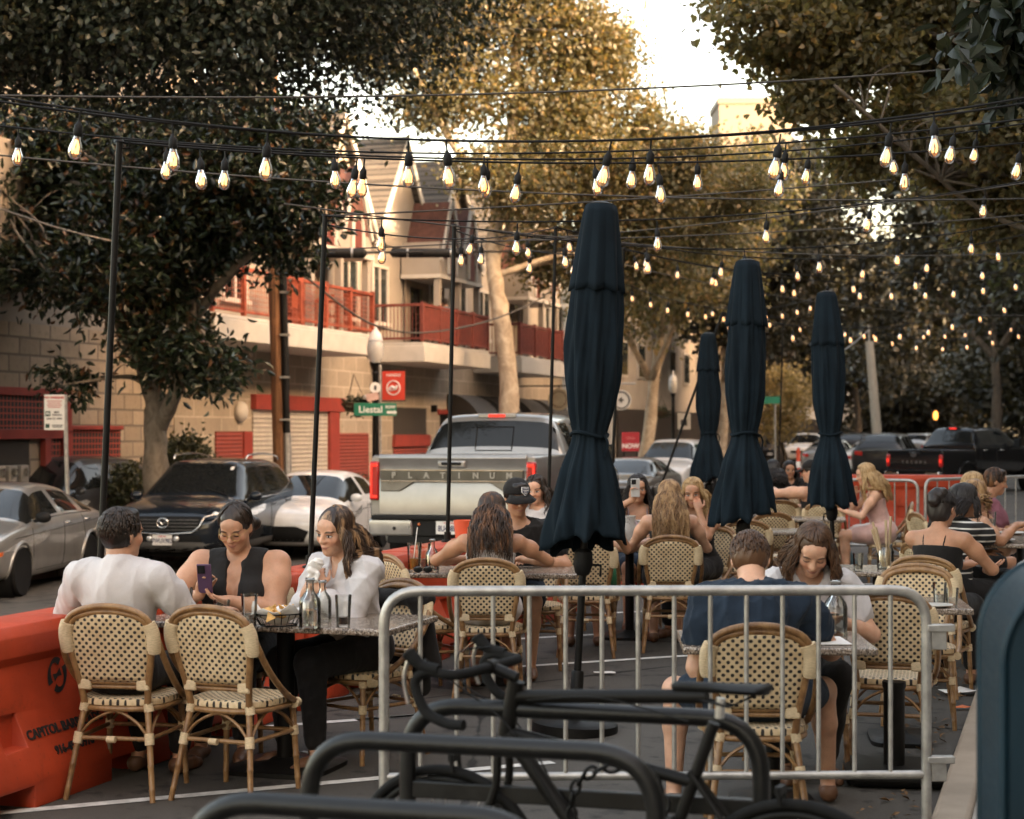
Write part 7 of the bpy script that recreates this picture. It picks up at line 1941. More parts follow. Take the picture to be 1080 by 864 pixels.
# ---------------------------------------------------------------- chairs
c0 = make_chair('rattan chair of the man in the white shirt'); c0.location = at(139, 7.95); c0.rotation_euler.z = radians(-10); index_kids()
CH = [(254,7.88,-22,'empty rattan chair in front, between the white shirted man and the table leg'),
 (516,10.78,-3,'rattan chair under the woman with long dark hair and bare shoulders'),(706,13.12,-3,'rattan chair under the woman with long honey blonde hair'),(620,12.85,-6,'rattan chair behind the first parasol under the woman in green'),
 (796,7.18,-4,'rattan chair of the man in the navy t-shirt'),(842,8.42,186,'rattan chair under the young woman in the white tee'),(938,8.58,-14,'empty rattan chair facing away behind the end of the front barrier'),
 (968,9.75,168,'empty rattan chair back to back with the woman in black straps'),(985,10.95,-28,'rattan chair under the woman in black straps'),
 (383,8.78,138,'rattan chair hung with a black jacket under the woman in the white shirt'),(452,10.95,-60,'rattan chair left of the orange cocktail table'),(250,9.08,170,'rattan chair under the woman in the black halter top'),
 (785,15.45,-5,'empty rattan chair just behind the second parasol'),(804,16.9,12,'empty rattan chair right of the second parasol, second row'),(823,19.9,-8,'rattan chair left of the man in the tank top'),(752,17.9,8,'empty rattan chair left of the second parasol'),(760,20.6,-4,'empty rattan chair farthest back near the smallest parasol'),
 (870,19.3,-14,'rattan chair of the man in the black tank top'),(934,19.1,80,'rattan chair turned sideways under the blonde in pink'),(562,12.1,178,'rattan chair under the man in the black cap'),(606,14.6,150,'rattan chair under the smiling woman behind the first parasol'),
 (672,14.75,176,'rattan chair under the woman taking a photo'),(738,14.15,150,'rattan chair under the blonde with a wristwatch'),(1002,12.05,-80,'rattan chair under the woman in the striped blouse'),(1012,13.0,-70,'rattan chair under the woman with curly hair'),(995,16.6,-80,'rattan chair of the couple at the right rear'),(828,22.6,170,'distant rattan chair behind the man in the tank top')]
for px, Y, rz, lb in CH: dup(c0, at(px, Y), radians(rz), lb)
SK = dict(skin_light=(LIGHT,False), skin_light_down=(LIGHT,True), skin_olive=(OLIVE,False), skin_olive_down=(OLIVE,True), skin_tan=(TAN,False), skin_dark=(DARKSK,False))
for k, (c, d) in SK.items(): skinmat(k, c, d, smile=1.0)
H_DARK = hairmat('hair_dark', (.010,.007,.005), (.035,.020,.012)); H_BROWN = hairmat('hair_brown', (.035,.016,.008), (.10,.048,.022)); H_DKBROWN = hairmat('hair_dark_brown', (.016,.009,.006), (.05,.026,.014), (.17,.075,.03))
H_BLOND = hairmat('hair_blonde', (.26,.15,.06), (.52,.35,.17)); H_HONEY = hairmat('hair_honey', (.11,.055,.022), (.30,.165,.07), (.42,.26,.12)); H_BLACK = hairmat('hair_black', (.008,.006,.006), (.02,.014,.012)); H_HILIGHT = hairmat('hair_highlights', (.022,.012,.008), (.06,.032,.018), (.34,.20,.10))
F_WHITE = m_fabric('white_cotton', (.56,.53,.525), .06); F_BLACK = m_fabric('black_cotton', (.014,.0125,.012), .2); F_NAVY = m_fabric('navy_cotton', (.014,.024,.040), .2); F_DENIM = m_fabric('light_denim', (.13,.20,.23), .2); F_GREEN = m_fabric('green_cotton', (.015,.10,.04), .2); F_PINK = M('pink_satin', (.50,.30,.26), .32, var=.2, vs=9, sheen=.5); F_MAROON = m_fabric('maroon_cotton', (.20,.075,.095), .15); F_LILAC = m_fabric('lilac_cotton', (.36,.29,.33), .15); F_GREYBLUE = m_fabric('grey_blue_cotton', (.22,.27,.30), .15)
mS, ntS, bS = newmat('striped_cotton'); zS = sep(ntS, coords(ntS))[2]; ntS.links.new(mix(ntS, ((zS/.045).f('FRACT')-.5).f('ABSOLUTE').step(.36,.40), (.012,.011,.011), (.55,.52,.48)), bS.inputs['Base Color']); bS.inputs['Roughness'].default_value = .9
LEATHER = M('brown_leather', (.13,.06,.03), .5, var=.2); WHITESHOE = M('white_shoe', (.66,.64,.60), .5, var=.1)
def xy(px, Y): p = at(px, Y); return (p.x, p.y)
# the trio in front
p1, i1 = person('man seen from behind in a white shirt, dark short hair, at the front table', xy(128, 7.98), -14, 'skin_olive', False, 'short', H_DARK, 'shirt', F_WHITE, 'trousers', F_BLACK, LEATHER, lean=-2, yaw=-24, hl=(-.22,.34,.78), hr=(.34,.36,.79), er=(.8,-.3,-.4), el_=(-.9,-.2,.5), h=.0065, sleeve=.14, heavy=.96, headz=-.01)
p2, i2 = person('woman in a black halter top with round glasses looking down at her phone', xy(256, 9.06), 174, 'skin_olive_down', True, 'updo+low', H_DARK, 'halter', F_BLACK, 'trousers', F_BLACK, LEATHER, lean=9, pitch=-17, yaw=-4, hl=(-.02,.30,.80), hr=(.15,.29,.83), el_=(-.8,-.05,.45), er=(.8,-.05,.45), handR=dict(d=(-.25,.05,.9), n=(-.75,.5,.1), curl=.55), handL=dict(d=(.85,.25,.15), n=(.1,.2,.9), curl=.35), heavy=1.33, h=.0065, headz=.0, neckdy=.02, jaw=1.16)
p3, i3 = person('woman in a white shirt holding a napkin to her mouth, looking left', xy(378, 8.80), 140, 'skin_light', True, 'long+L0.27+side', H_HILIGHT, 'shirt', F_WHITE, 'trousers', F_BLACK, LEATHER, lean=13, yaw=4, pitch=0, roll=-6, hl=(-.02,.30,.885), hr=(.07,.30,.86), el_=(-.5,.1,.2), er=(.6,.1,.2), handL=dict(d=(.35,-.25,.9), n=(.5,-.7,-.2), curl=.55), handR=dict(d=(-.45,-.1,.85), n=(-.4,-.8,0), curl=.5), h=.0065, sleeve=.62, heavy=1.04)
# the couple behind them
p4, i4 = person('woman with long dark hair and bare shoulders, elbows on the table', xy(517, 10.80), -2, 'skin_tan', True, 'long+L0.36', H_DKBROWN, 'strapless', F_WHITE, 'shorts', F_WHITE, LEATHER, lean=17, pitch=-6, hl=(-.20,.44,.83), hr=(.20,.44,.83), el_=(-1.2,.1,.6), er=(1.2,.1,.6), h=.008)
p5, i5 = person('man in a black cap and black t-shirt leaning on the cocktail table', xy(547, 11.98), 176, 'skin_olive', False, 'short', H_BLACK, 'tee', F_BLACK, 'shorts', F_NAVY, LEATHER, lean=11, yaw=20, pitch=-6, hl=(-.14,.36,.79), hr=(.16,.36,.79), el_=(-.8,0,.5), er=(.8,0,.5), h=.008, headz=.035, knees=((-.13,.44,.52),(.17,.40,.52)))
p6, i6 = person('smiling dark haired woman in a white top beside the first parasol', xy(572, 14.7), 150, 'skin_light', True, 'long+L0.22', H_DARK, 'tee', F_WHITE, 'trousers', F_BLACK, LEATHER, lean=8, yaw=15, headz=0, h=.009)
# table with the frosted jug
p7, i7 = person('black haired woman holding up a phone to take a photo', xy(672, 14.7), 180, 'skin_olive', True, 'long+L0.30', H_BLACK, 'strap', F_LILAC, 'skirt', F_NAVY, LEATHER, lean=3, hr=(.06,.30,1.10), hl=(-.14,.36,.80), er=(.7,.1,.7), handR=dict(d=(-.1,.15,.9), n=(0,.9,.1), curl=.6), h=.0085)
p8, i8 = person('woman with long honey blonde hair and bare back, facing away', xy(707, 13.15), -2, 'skin_light', True, 'long+L0.42', H_HONEY, 'strapless', F_BLACK, 'skirt', F_BLACK, LEATHER, lean=10, pitch=-4, hl=(-.16,.38,.80), hr=(.16,.38,.80), el_=(-.7,-.1,.5), er=(.7,-.1,.5), h=.008)
p9, i9 = person('blonde woman with a black wristwatch raising a hand to her face', xy(738, 14.2), 152, 'skin_tan', True, 'long+L0.22', H_BLOND, 'strapless', F_BLACK, 'trousers', F_BLACK, LEATHER, lean=11, yaw=16, hl=(-.10,.27,1.03), hr=(.12,.26,1.0), el_=(-.5,.2,.2), er=(.5,.2,.2), handL=dict(d=(.3,-.3,.9), n=(.4,-.8,0), curl=.6), h=.008)
p10, i10 = person('woman in a green dress half hidden by the first parasol', xy(622, 12.9), 4, 'skin_tan', True, 'long+L0.22', H_DARK, 'strap', F_GREEN, 'skirt', F_GREEN, LEATHER, lean=8, hl=(-.16,.40,.79), hr=(.24,.40,.80), h=.009)
# right front pair
p11, i11 = person('man in a navy t-shirt with short brown hair, seen from behind', xy(799, 7.22), -3, 'skin_light', False, 'short', H_BROWN, 'tee', F_NAVY, 'shorts', F_NAVY, LEATHER, lean=30, pitch=-2, yaw=-6, hl=(-.20,.38,.78), hr=(.14,.42,.80), er=(.9,.0,.5), el_=(-.35,-.2,.3), knees=((-.33,.34,.52),(.32,.36,.52)), feet=((-.34,.30,.09),(.36,.50,.09)), h=.0075, headz=0)
p12, i12 = person('young woman in a white tee with straight brown hair, looking down', xy(842, 8.32), 184, 'skin_light_down', True, 'long+L0.26', H_BROWN, 'tee', F_WHITE, 'trousers', F_BLACK, LEATHER, lean=25, pitch=-12, yaw=-10, hl=(-.10,.34,.79), hr=(.12,.34,.79), el_=(-.8,0,.5), er=(.8,0,.5), h=.0065, headz=0, knees=((-.10,.36,.52),(.10,.36,.52)), feet=((-.10,.14,.09),(.10,.14,.09)))
# right edge group
p14, i14 = person('woman in a black strap top with her dark curls pinned up, seen from behind', xy(985, 11.0), -34, 'skin_tan', True, 'updo', H_BLACK, 'strap', F_BLACK, 'trousers', F_BLACK, LEATHER, lean=12, headz=0, yaw=-10, hl=(.05,.46,.78), hr=(.20,.44,.76), el_=(-.5,0,.4), er=(.9,0,.4), handR=dict(d=(.5,.8,.25), n=(-.3,0,.9), curl=.2, spread=.25), handL=dict(d=(.6,.7,.3), n=(.3,-.3,.9), curl=.25, spread=.2), h=.008)
p15, i15 = person('woman in a black and white striped blouse with an open raised hand', xy(1003, 12.15), -78, 'skin_tan', True, 'bob', H_BLACK, 'stripe', mS, 'trousers', F_BLACK, LEATHER, lean=8, hr=(.02,.50,1.0), hl=(-.15,.34,.79), er=(.5,.1,.3), handR=dict(d=(.1,.95,.1), n=(0,-.1,.95), curl=.12, spread=.25), h=.0085)
p16, i16 = person('woman with light brown curls in a white vest at the right', xy(1016, 13.1), -72, 'skin_light', True, 'curly+L0.14', H_HONEY, 'vest', F_WHITE, 'trousers', F_BLACK, LEATHER, lean=8, h=.009)
p17, i17 = person('woman with wavy blonde hair in front of the man in maroon', xy(1015, 14.8), -70, 'skin_tan', True, 'long+L0.26', H_BLOND, 'strap', F_BLACK, 'skirt', F_BLACK, LEATHER, lean=8, h=.009, headz=.02)
p18, i18 = person('man in a maroon t-shirt resting on the table at the right rear', xy(1032, 15.9), -95, 'skin_tan', False, 'short', H_DKBROWN, 'tee', F_MAROON, 'trousers', F_BLACK, LEATHER, lean=11, hr=(.14,.44,.80), hl=(-.14,.42,.80), h=.009, headz=.03)
p19, i19 = person('person in a grey cap behind the woman in the striped blouse', xy(982, 13.9), -80, 'skin_tan', False, 'short', H_DARK, 'tee', F_BLACK, 'trousers', F_BLACK, LEATHER, lean=22, h=.010, headz=-.03)
# rear of the terrace
p20, i20 = person('blonde woman in a pink satin dress leaning on a table, in profile', xy(931, 19.0), 84, 'skin_light', True, 'long+L0.34', H_BLOND, 'strap', F_PINK, 'skirt', F_PINK, LEATHER, lean=14, hl=(-.10,.44,.80), hr=(.10,.30,.98), h=.010, headz=.04)
p21, i21 = person('man in a black cap and tank top with jeans, arm stretched left', xy(862, 19.5), 40, 'skin_light', False, 'short', H_BLACK, 'tank', F_BLACK, 'jeans', F_DENIM, WHITESHOE, lean=6, yaw=25, hl=(-.26,.46,1.02), hr=(.15,.40,.80), el_=(-.8,.2,.9), knees=((.30,.30,.52),(.40,.10,.52)), feet=((.36,.20,.09),(.62,-.05,.09)), h=.010, heavy=1.1, headz=.03)
p22, i22 = person('dark haired woman with her back to us, left of the tank top man', xy(818, 21.3), 20, 'skin_light', True, 'long+L0.2', H_BLACK, 'tee', F_BLACK, 'trousers', F_BLACK, None, lean=5, h=.011, headz=.02)
p23, i23 = person('dark haired woman facing us behind the tank top man', xy(832, 23.2), 178, 'skin_tan', True, 'long+L0.2', H_BLACK, 'tee', F_BLACK, 'trousers', F_BLACK, None, lean=5, h=.011, headz=-.02)
bp1 = G(-16.05, 43.9); bp2 = G(-16.3, 45.3)
person('person in a grey shirt sitting on the middle balcony', (bp1.x, bp1.y), 60, 'skin_olive', False, 'short', H_BLACK, 'tee', F_GREYBLUE, 'trousers', F_BLACK, None, lean=14, h=.014, z0=3.975, seat=.55); person('person in dark clothes at the right of the middle balcony', (bp2.x, bp2.y), 150, 'skin_olive', True, 'short', H_BLACK, 'tee', F_BLACK, 'trousers', F_BLACK, None, lean=3, h=.014, z0=3.975, seat=.52)
for vv in (43.9, 45.3):
    t = thing('balcony_stool', 'stool under the person in grey on the middle balcony' if vv < 44 else 'stool under the person in dark clothes on the middle balcony', 'stool', G(-16.05 if vv < 44 else -16.3, vv, 3.972), STREET_ROT); b = MB(); b.lathe([(.19,.50 if vv < 44 else .47),(.19,.53 if vv < 44 else .50)], 16); b.build('seat', BLACKP, t); b = MB(); [b.tube([(.12*cos(a),.12*sin(a),.5),(.18*cos(a),.18*sin(a),0)], .018, 6) for a in (.8,2.4,3.9,5.5)]; b.build('leg', BLACKP, t)

# ---------------------------------------------------------------- things worn and held
def wl(o, p): return o.matrix_world @ Vector(p)
bpy.context.view_layer.update()
def glasses(o, inf, mat, r=.021):
    Hd = inf['Hd']; b = MB()
    for s in (-1, 1):
        b.tube([Hd((s*.034+r*1.1*cos(a), .102, .000+r*sin(a))) for a in np.linspace(0,2*pi,24,endpoint=False)], .0021, 5, closed=True); b.tube([Hd((s*.057,.098,.004)), Hd((s*.077,.03,.008)), Hd((s*.078,-.02,.002))], .0014, 4)
    b.tube([Hd((-.012,.104,.004)), Hd((0,.106,.007)), Hd((.012,.104,.004))], .0016, 4); b.build('glasses', mat, o, smooth=180)
glasses(p2, i2, M('gold_wire', (.5,.33,.14), .3, metal=1))
def cap(o, inf, mat, back=False, badge=None):
    Hd, RH = inf['Hd'], inf['RH']; S = SDF(); S.el(Hd((0,-.012,.052)), (.094,.110,.092), RH, .01); f = -1 if back else 1
    S.cut(Hd((0,0,.045)), RH @ np.array([0,.12,-1.])); v, fq = S.mesh(.006); c = np_mesh('cap', v, fq, mat, o)
    b = MB(); vs = []
    for i in range(9):
        a = -1.1+2.2*i/8
        for k, rr in enumerate((.088,.125,.165)): vs.append(Hd((sin(a)*rr*.78, f*(cos(a)*rr+(.02 if k else 0)) - .005, .056-.020*k*cos(a)*.8-.012*k*abs(a))))
    b.add(vs, [(3*i+k, 3*i+3+k, 3*i+4+k, 3*i+1+k) for i in range(8) for k in range(2)]); b.build('brim', mat, c, smooth=180, solid=.004)
    if badge:
        fr = Matrix.Identity(4); n = RH @ np.array([badge[0], badge[1], .28]); n /= np.linalg.norm(n); c0 = Hd(np.array([badge[0]*.098, badge[1]*.108, .085])); up = Vector((0,0,1)); r = up.cross(Vector(n)).normalized(); u_ = Vector(n).cross(r)
        sh = [(-.028,.028),(.028,.028),(.028,-.008),(0,-.034),(-.028,-.008)]
        for k, m_, off in ((1,INKW,.004),(.86,M('badge_navy', (.02,.03,.09), .6),.006)):
            bb = MB(); bb.prism([(x*k,y*k) for x, y in sh], off-.006, off, 'z'); bb.xf(frame(c0, r, u_)).build('cap_badge', m_, c, recalc=True)
        bb = MB(); [bb.box((0,.016-.011*j,.0068), (.038-.008*max(0,j-1),.004,.002)) for j in range(4)]; bb.xf(frame(c0, r, u_)).build('badge_lettering', INKW, c)
cap(p5, i5, F_BLACK, badge=(-.26,.95)); cap(p19, i19, M('grey_cap', (.09,.085,.08), .8)); cap(p21, i21, F_BLACK)
def phone(o, inf, side, label, mat, off=(0,0,.05), tilt=0, fwd=0.0):
    S0, E, Wt = inf['arms'][side]; p = wl(o, Wt)+Vector(off)
    t = thing('smartphone', label, 'phone', p, o.rotation_euler.z); t.rotation_euler = (radians(tilt), 0, o.rotation_euler.z)
    b = MB(); b.box((0,0,0), (.076,.009,.156)); b.build('phone_case', mat, t, bevel=.008, segs=3)
    b = MB(); b.box((0,-.0055,0), (.068,.002,.146)); b.build('screen', M('phone_screen', (.02,.02,.022), .08), t, bevel=.001)
    b = MB(); b.box((.014,.006,.050), (.040,.004,.042)); o2 = b.build('camera_bump', BLACKP, t, bevel=.004)
    for dz in (-.009,.009): b = MB(); b.lathe([(.0075,0),(.0075,.003)], 12, R=Matrix.Rotation(-pi/2,3,'X'), c=(.014,.008,.050+dz)); b.build('lens', M('phone_screen', None), o2)
phone(p2, i2, 1, 'purple smartphone held by the woman in glasses', M('purple_case', (.10,.055,.11), .3, metal=.3), (.035,-.045,.085), -14); phone(p7, i7, 1, 'pale smartphone raised by the black haired woman', M('pale_case', (.40,.40,.39), .3), (.02,-.04,.10), 0)
# napkin
S = SDF(); a = wl(p3, i3['arms'][-1][2]); rg = np.random.default_rng(4)
for (x, y, z), r, (rx, rz_) in (((0,0,.03),(.036,.014,.030),(20,10)),((-.012,-.004,.005),(.030,.018,.028),(-25,40)),((.016,.006,.045),(.026,.013,.024),(35,-20)),((-.022,-.010,-.030),(.020,.010,.034),(10,60)),((.004,-.012,-.022),(.024,.010,.030),(-15,-40))): S.el((x,y,z), r, rot('Z', rz_) @ rot('X', rx), .004)
S.wr = (.004, 70, 3); v, fq = S.mesh(.004); o = np_mesh('paper_napkin', v, fq, PAPER); mo = wl(p3, i3['Hd']((0,.10,-.062))); o.location = mo.lerp(a, .66)+Vector((-.020,-.03,.02)); tag(o, 'crumpled white napkin in the hands of the woman in white', 'napkin')
# wristwatch
S0, E, Wt = i9['arms'][1]; o = thing('wristwatch', 'black wristwatch on the raised forearm of the blonde woman', 'watch', wl(p9, E+(Wt-E)*.80)); dv = (p9.matrix_world.to_3x3() @ Vector(Wt-E)).normalized(); Rm = dv.to_track_quat('Z','Y').to_matrix()
b = MB(); b.lathe([(.033,-.012),(.036,0),(.033,.012)], 18, R=Rm, caps=False); b.build('strap', BLACKP, o); b = MB(); b.box(Rm @ Vector((0,-.036,0)), (.036,.012,.036), Rm); b.build('watch_case', BLACKP, o, bevel=.004)
# jacket over the chair
S = SDF(); rg = np.random.default_rng(9)
for k in range(7): S.cap((-.16+.05*k, -.30+rg.uniform(-.02,.02), .80), (-.18+.055*k+rg.normal()*.02, -.33+rg.uniform(-.03,.03), .38+rg.uniform(-.06,.10)), .035, .045, .03)
S.cap((-.2,-.27,.80), (.2,-.27,.80), .035, .035, .03); S.cap((.2,-.28,.78), (.25,-.30,.35), .045, .04, .03); S.wr = (.006, 14, 2)
v, fq = S.mesh(.010); o = np_mesh('jacket', v, fq, F_BLACK); q = at(383, 8.78); o.location = q; o.rotation_euler.z = radians(138); tag(o, 'black jacket hung over the chair of the woman in white', 'jacket')
# ---------------------------------------------------------------- table ware
def ontop(px, py, z=.746): Y = F*(EYE-z)/(py-HOR); return at(px, Y, z)
tumbler(ontop(263, 662), 'tall clear glass before the woman in glasses', .16, .040, ICED, .35); tumbler(ontop(234, 652), 'short clear glass by the purple phone', .09, .042, ICED, .5)
tumbler(ontop(194, 657), 'glass with a pink strawberry drink beside the white shirted man', .17, .044, PINKD, .45); tumbler(ontop(362, 661), 'half empty clear glass near the elbow of the woman in white', .15, .040, M('cola', (.10,.045,.03), .05, var=.1, trans=.6), .25)
carafe(ontop(327, 662), 'clear water bottle right of the chip basket', .235, .052); carafe(ontop(340, 655), 'second clear bottle just behind the first water bottle', .20, .045, False)
p = ontop(294, 660); t = thing('chip_basket', 'black wire basket lined with paper and full of tortilla chips', 'basket', p, .3)
b = MB(); n = 20
for z, r in ((.0,.075),(.055,.105)): b.tube([(r*1.15*cos(a),r*.85*sin(a),z+.004) for a in np.linspace(0,2*pi,n,endpoint=False)], .0035, 5, closed=True)
for k in range(n): a = 2*pi*k/n; b.tube([(.075*1.15*cos(a),.075*.85*sin(a),.004),(.105*1.15*cos(a),.105*.85*sin(a),.058)], .0024, 4)
b.build('wire_frame', BLACK, t, smooth=60)
vs = []; n = 30
for i in range(5):
    for k in range(n):
        a = 2*pi*k/n; r = .03+.082*i/4; z = .008+.018*i+(.022*sin(a*5+1)+.016*sin(a*3))*(i/4)**2
        vs.append((r*1.15*cos(a), r*.85*sin(a), z))
b = MB(); b.add(vs, [(i*n+k, i*n+(k+1) % n, (i+1)*n+(k+1) % n, (i+1)*n+k) for i in range(4) for k in range(n)]); b.build('paper_liner', PAPER, t, smooth=60, solid=.0015)
CHIP = M('tortilla_chip', (.60,.34,.10), .6, var=.3, vs=50, bmp=.3); rg = random.Random(5)
for k in range(26):
    c = Vector((rg.gauss(0,.045),rg.gauss(0,.032),.045+rg.random()*.04)); R3 = Euler((rg.uniform(-.9,.9),rg.uniform(-.9,.9),rg.uniform(0,6))).to_matrix(); s = .030
    b = MB(); pl = [R3 @ Vector((s*cos(a),s*sin(a),.004*sin(a*2))) + c for a in (0,2.1,4.2)]; nn = R3 @ Vector((0,0,.0022)); b.add([q+nn for q in pl]+[q-nn for q in pl], [(0,1,2),(5,4,3),(0,3,4,1),(1,4,5,2),(2,5,3,0)]); b.build('tortilla_chip', CHIP, t)
p = ontop(302, 656); o = thing('salsa_cup', 'small white dip cup beside the chip basket', 'cup', at3(276, 648, 8.5)); o.location.z = .746; b = MB(); b.lathe([(0,0),(.026,0),(.034,.035),(.030,.035),(.024,.006),(0,.006)], 18); b.build('cup', WHITE, o); b = MB(); b.lathe([(0,.03),(.030,.03)], 16, caps=False); b.build('salsa', M('salsa', (.35,.07,.03), .4), o)
# cocktail table
tumbler(at3(437, 608, 11.3), 'tall glass of orange cocktail with a white straw', .19, .050, ICEDT, .42, True); carafe(at3(456, 606, 11.25), 'clear bottle beside the orange cocktail', .22, .045)
for o in bpy.data.objects:
    if o.get('category') in ('glass','bottle') and o.location.y > 10: o.location.z = .746
for px, Y, lb in ((420,11.35,'tall cocktail glass at the left end of the cocktail table'),): tumbler(at(447, 11.5, .746), 'second tall glass behind the orange cocktail', .17, .044, PINKD, .35)
o = thing('sunglasses', 'black sunglasses lying before the orange cocktail', 'sunglasses', at(446, 11.18, .746)); b = MB(); [b.ell((s*.032,0,.022), (.03,.006,.022)) for s in (-1,1)]; b.build('lens', CARGLASS, o, smooth=180); b = MB(); b.tube([(-.012,0,.03),(.012,0,.03)], .004, 5); [b.tube([(s*.062,0,.03),(s*.066,.12,.012)], .003, 5) for s in (-1,1)]; b.build('spectacle_frame', BLACKP, o)
o = thing('plastic_cup', 'orange plastic cup standing on the barrier before the pickup', 'cup', G(-4.62, 12.95, .80)); b = MB(); b.lathe([(0,0),(.062,0),(.080,.16),(.076,.16),(.058,.006),(0,.006)], 20); b.build('cup_body', M('coral_plastic', (.75,.13,.06), .4), o)
o = thing('frosted_jug', 'frosted white jug on the table before the woman taking a photo', 'jug', at(661, 13.72, .746)); b = MB(); b.lathe([(0,0),(.075,0),(.085,.02),(.085,.16),(.065,.20),(.075,.25),(.070,.25),(.060,.20),(.08,.15),(0,.015)], 22); b.build('jug_body', M('frosted_glass', (.70,.69,.66), .3, trans=.45), o, smooth=50); b = MB(); b.tube(smoothpath([(.075,0,.21),(.13,0,.19),(.13,0,.09),(.083,0,.06)], 5), .010, 7); b.build('handle', M('frosted_glass', None), o)
tumbler(at(682, 13.75, .746), 'clear glass right of the frosted jug', .13, .036, ICED, .4); tumbler(at(655, 13.6, .746), 'clear glass left of the frosted jug', .14, .036, ICED, .3)
# right side tables
carafe(at(880, 9.35, .746), 'clear bottle behind the young woman in white', .24, .055, False) if False else None
carafe(at(881, 7.75, .746), 'clear round bottle beside the young woman in white', .25, .055)
o = thing('menu_sheet', 'white menu sheet on the table of the young woman in white', 'menu', at(868, 7.5, .7475)); b = MB(); b.box((0,0,.002), (.20,.28,.003)); b.build('sheet', PAPER, o)
tumbler(at(991, 9.1, .746), 'ribbed clear glass on the right kerb table', .12, .038, ICED, .4); tumbler(at(1004, 9.1, .746), 'short clear glass at the corner of the right kerb table', .09, .036)
o = thing('side_plate', 'small white plate on the right kerb table', 'plate', at(988, 8.98, .746)); b = MB(); b.lathe([(0,0),(.05,0),(.085,.012),(.083,.015),(.05,.004),(0,.004)], 24); b.build('plate', WHITE, o)
o = thing('cutlery_jar', 'glass jar of cutlery and straws left of the woman in black straps', 'jar', at(934, 11.5, .746)); b = MB(); b.lathe([(0,0),(.055,0),(.058,.01),(.058,.12),(.045,.15),(.05,.17),(.047,.17),(.042,.15),(.054,.12),(.054,.012),(0,.012)], 20); b.build('jar_glass', TUMBLER, o)
rg = random.Random(2)
for k in range(6): a = rg.uniform(0,6); b = MB(); b.bar((.02*cos(a),.02*sin(a),.015), (.07*cos(a)-.03,.05*sin(a),.30+rg.uniform(-.05,.06)), .016,.012); b.build('wooden_cutlery', M('pale_wood', (.46,.34,.21), .7), o)
for px, Y, lb in ((1052,12.35,'white plate at the near end of the right edge table'),(1068,13.2,'white plate farther along the right edge table')):
    o = thing('dinner_plate', lb, 'plate', at(px, Y, .877)); b = MB(); b.lathe([(0,0),(.07,0),(.125,.016),(.122,.02),(.07,.005),(0,.005)], 24); b.build('plate', WHITE, o)
tumbler(at(1046, 14.2, .877), 'clear glass on the right edge table', .13, .038, ICED, .5); tumbler(at(905, 11.3, .746), 'clear glass left of the cutlery jar', .12, .036, ICED, .3)
# litter by the kerb
def litter(lb, px, py, mat, s, seed, z=.0):
    Y = F*(EYE-z)/(py-HOR); rg = np.random.default_rng(seed); b = MB(); vs = [(s*1.6*(i-2)/2+rg.normal()*s*.12, s*(j-1)*.7+rg.normal()*s*.1, .012+abs(rg.normal())*s*.16) for i in range(5) for j in range(3)]
    b.add(vs, [(i*3+j, i*3+3+j, i*3+4+j, i*3+1+j) for i in range(4) for j in range(2)]); o = b.build('litter_scrap', mat, solid=.002, smooth=180); o.location = at(px, Y, z+.006); tag(o, lb, 'litter')
litter('white paper scrap on the asphalt inside the terrace', 638, 712, PAPER, .045, 1); litter('white paper strip lying in the right gutter', 1017, 733, PAPER, .085, 2); litter('orange food scrap in the right gutter', 1016, 749, M('orange_scrap', (.6,.14,.04), .6, var=.4), .035, 3); litter('small pale scrap by the table leg of the trio', 312, 798, PAPER, .04, 4)
LITTER = MB(); rg = random.Random(8)
for k in range(260):
    v = rg.uniform(5.5, 16); u = -.62-abs(rg.gauss(0,.14)); p = G(u, v, .004); s = rg.uniform(.012,.034); a = rg.uniform(0,6); R3 = Euler((rg.uniform(-.5,.5),rg.uniform(-.5,.5),a)).to_matrix()
    LITTER.add([p+Vector((0,0,.010))+R3 @ Vector(q) for q in ((-s,0,0),(0,s*.5,.004),(s,0,0),(0,-s*.5,.004))], [(0,1,2,3)])
o = LITTER.build('gutter_leaves', M('dry_leaf', (.14,.075,.03), .8, var=.5, vs=40), smooth=0); o['kind'] = 'stuff'; o['label'] = 'dry fallen leaves scattered along the right gutter'; o['category'] = 'leaves'
# ---------------------------------------------------------------- poles along the barrier and the bulb strings
PT = []
for (bx, tx, ty, Y, lb) in ((104,126,150,8.55,'leaning black light pole at the far left'),(327,343,228,10.9,'black light pole behind the woman in glasses'),(472,479,238,13.5,'black light pole before the pickup tailgate'),(578,586,240,16.2,'black light pole just left of the first parasol'),(643,658,262,18.6,'black light pole just right of the first parasol'),(692,762,330,22.0,'slanting black light pole behind the smallest parasol'),(820,826,338,36,'thin distant light pole between second and third parasol'),(862,872,330,30,'thin distant light pole left of the third parasol')):
    base = at(bx, Y, .80 if Y < 23 else 0); top = at3(tx, ty, Y); light_pole(base, top, lb); PT.append(top)
rgt = [G(.30, v, z) for v, z in ((6.6,3.32),(9.0,3.34),(11.6,3.36),(14.2,3.4),(17,3.4),(20.5,3.4))]
BG = 'bulbs of the string lights'
def S_(a, c, d, st, cab, bl, **k): light_string(a, c, d, st, cab, BG, bulblabel=bl, **k)
S_(at3(-60,92,7.3), at3(1180,84,7.9), .26, .80, 'nearest black string cable along the top', 'glowing bulb, among the largest, on the nearest string', first=.72)
S_(at3(-60,98,7.6), at3(1180,92,8.3), .24, 1.15, 'second black cable close behind the nearest string', 'glowing bulb on the second nearest string', first=.88)
S_(PT[0], at3(1180,140,10.0), .14, .80, 'cable from the leaning left pole to the right kerb', 'glowing bulb on the string from the leaning left pole', first=.5)
S_(PT[0]+Vector((0,.05,.02)), at3(1150,118,12.0), .20, .78, 'cable above the parasol tops from the left pole', 'glowing bulb on the string sloping up from the left pole', first=.7)
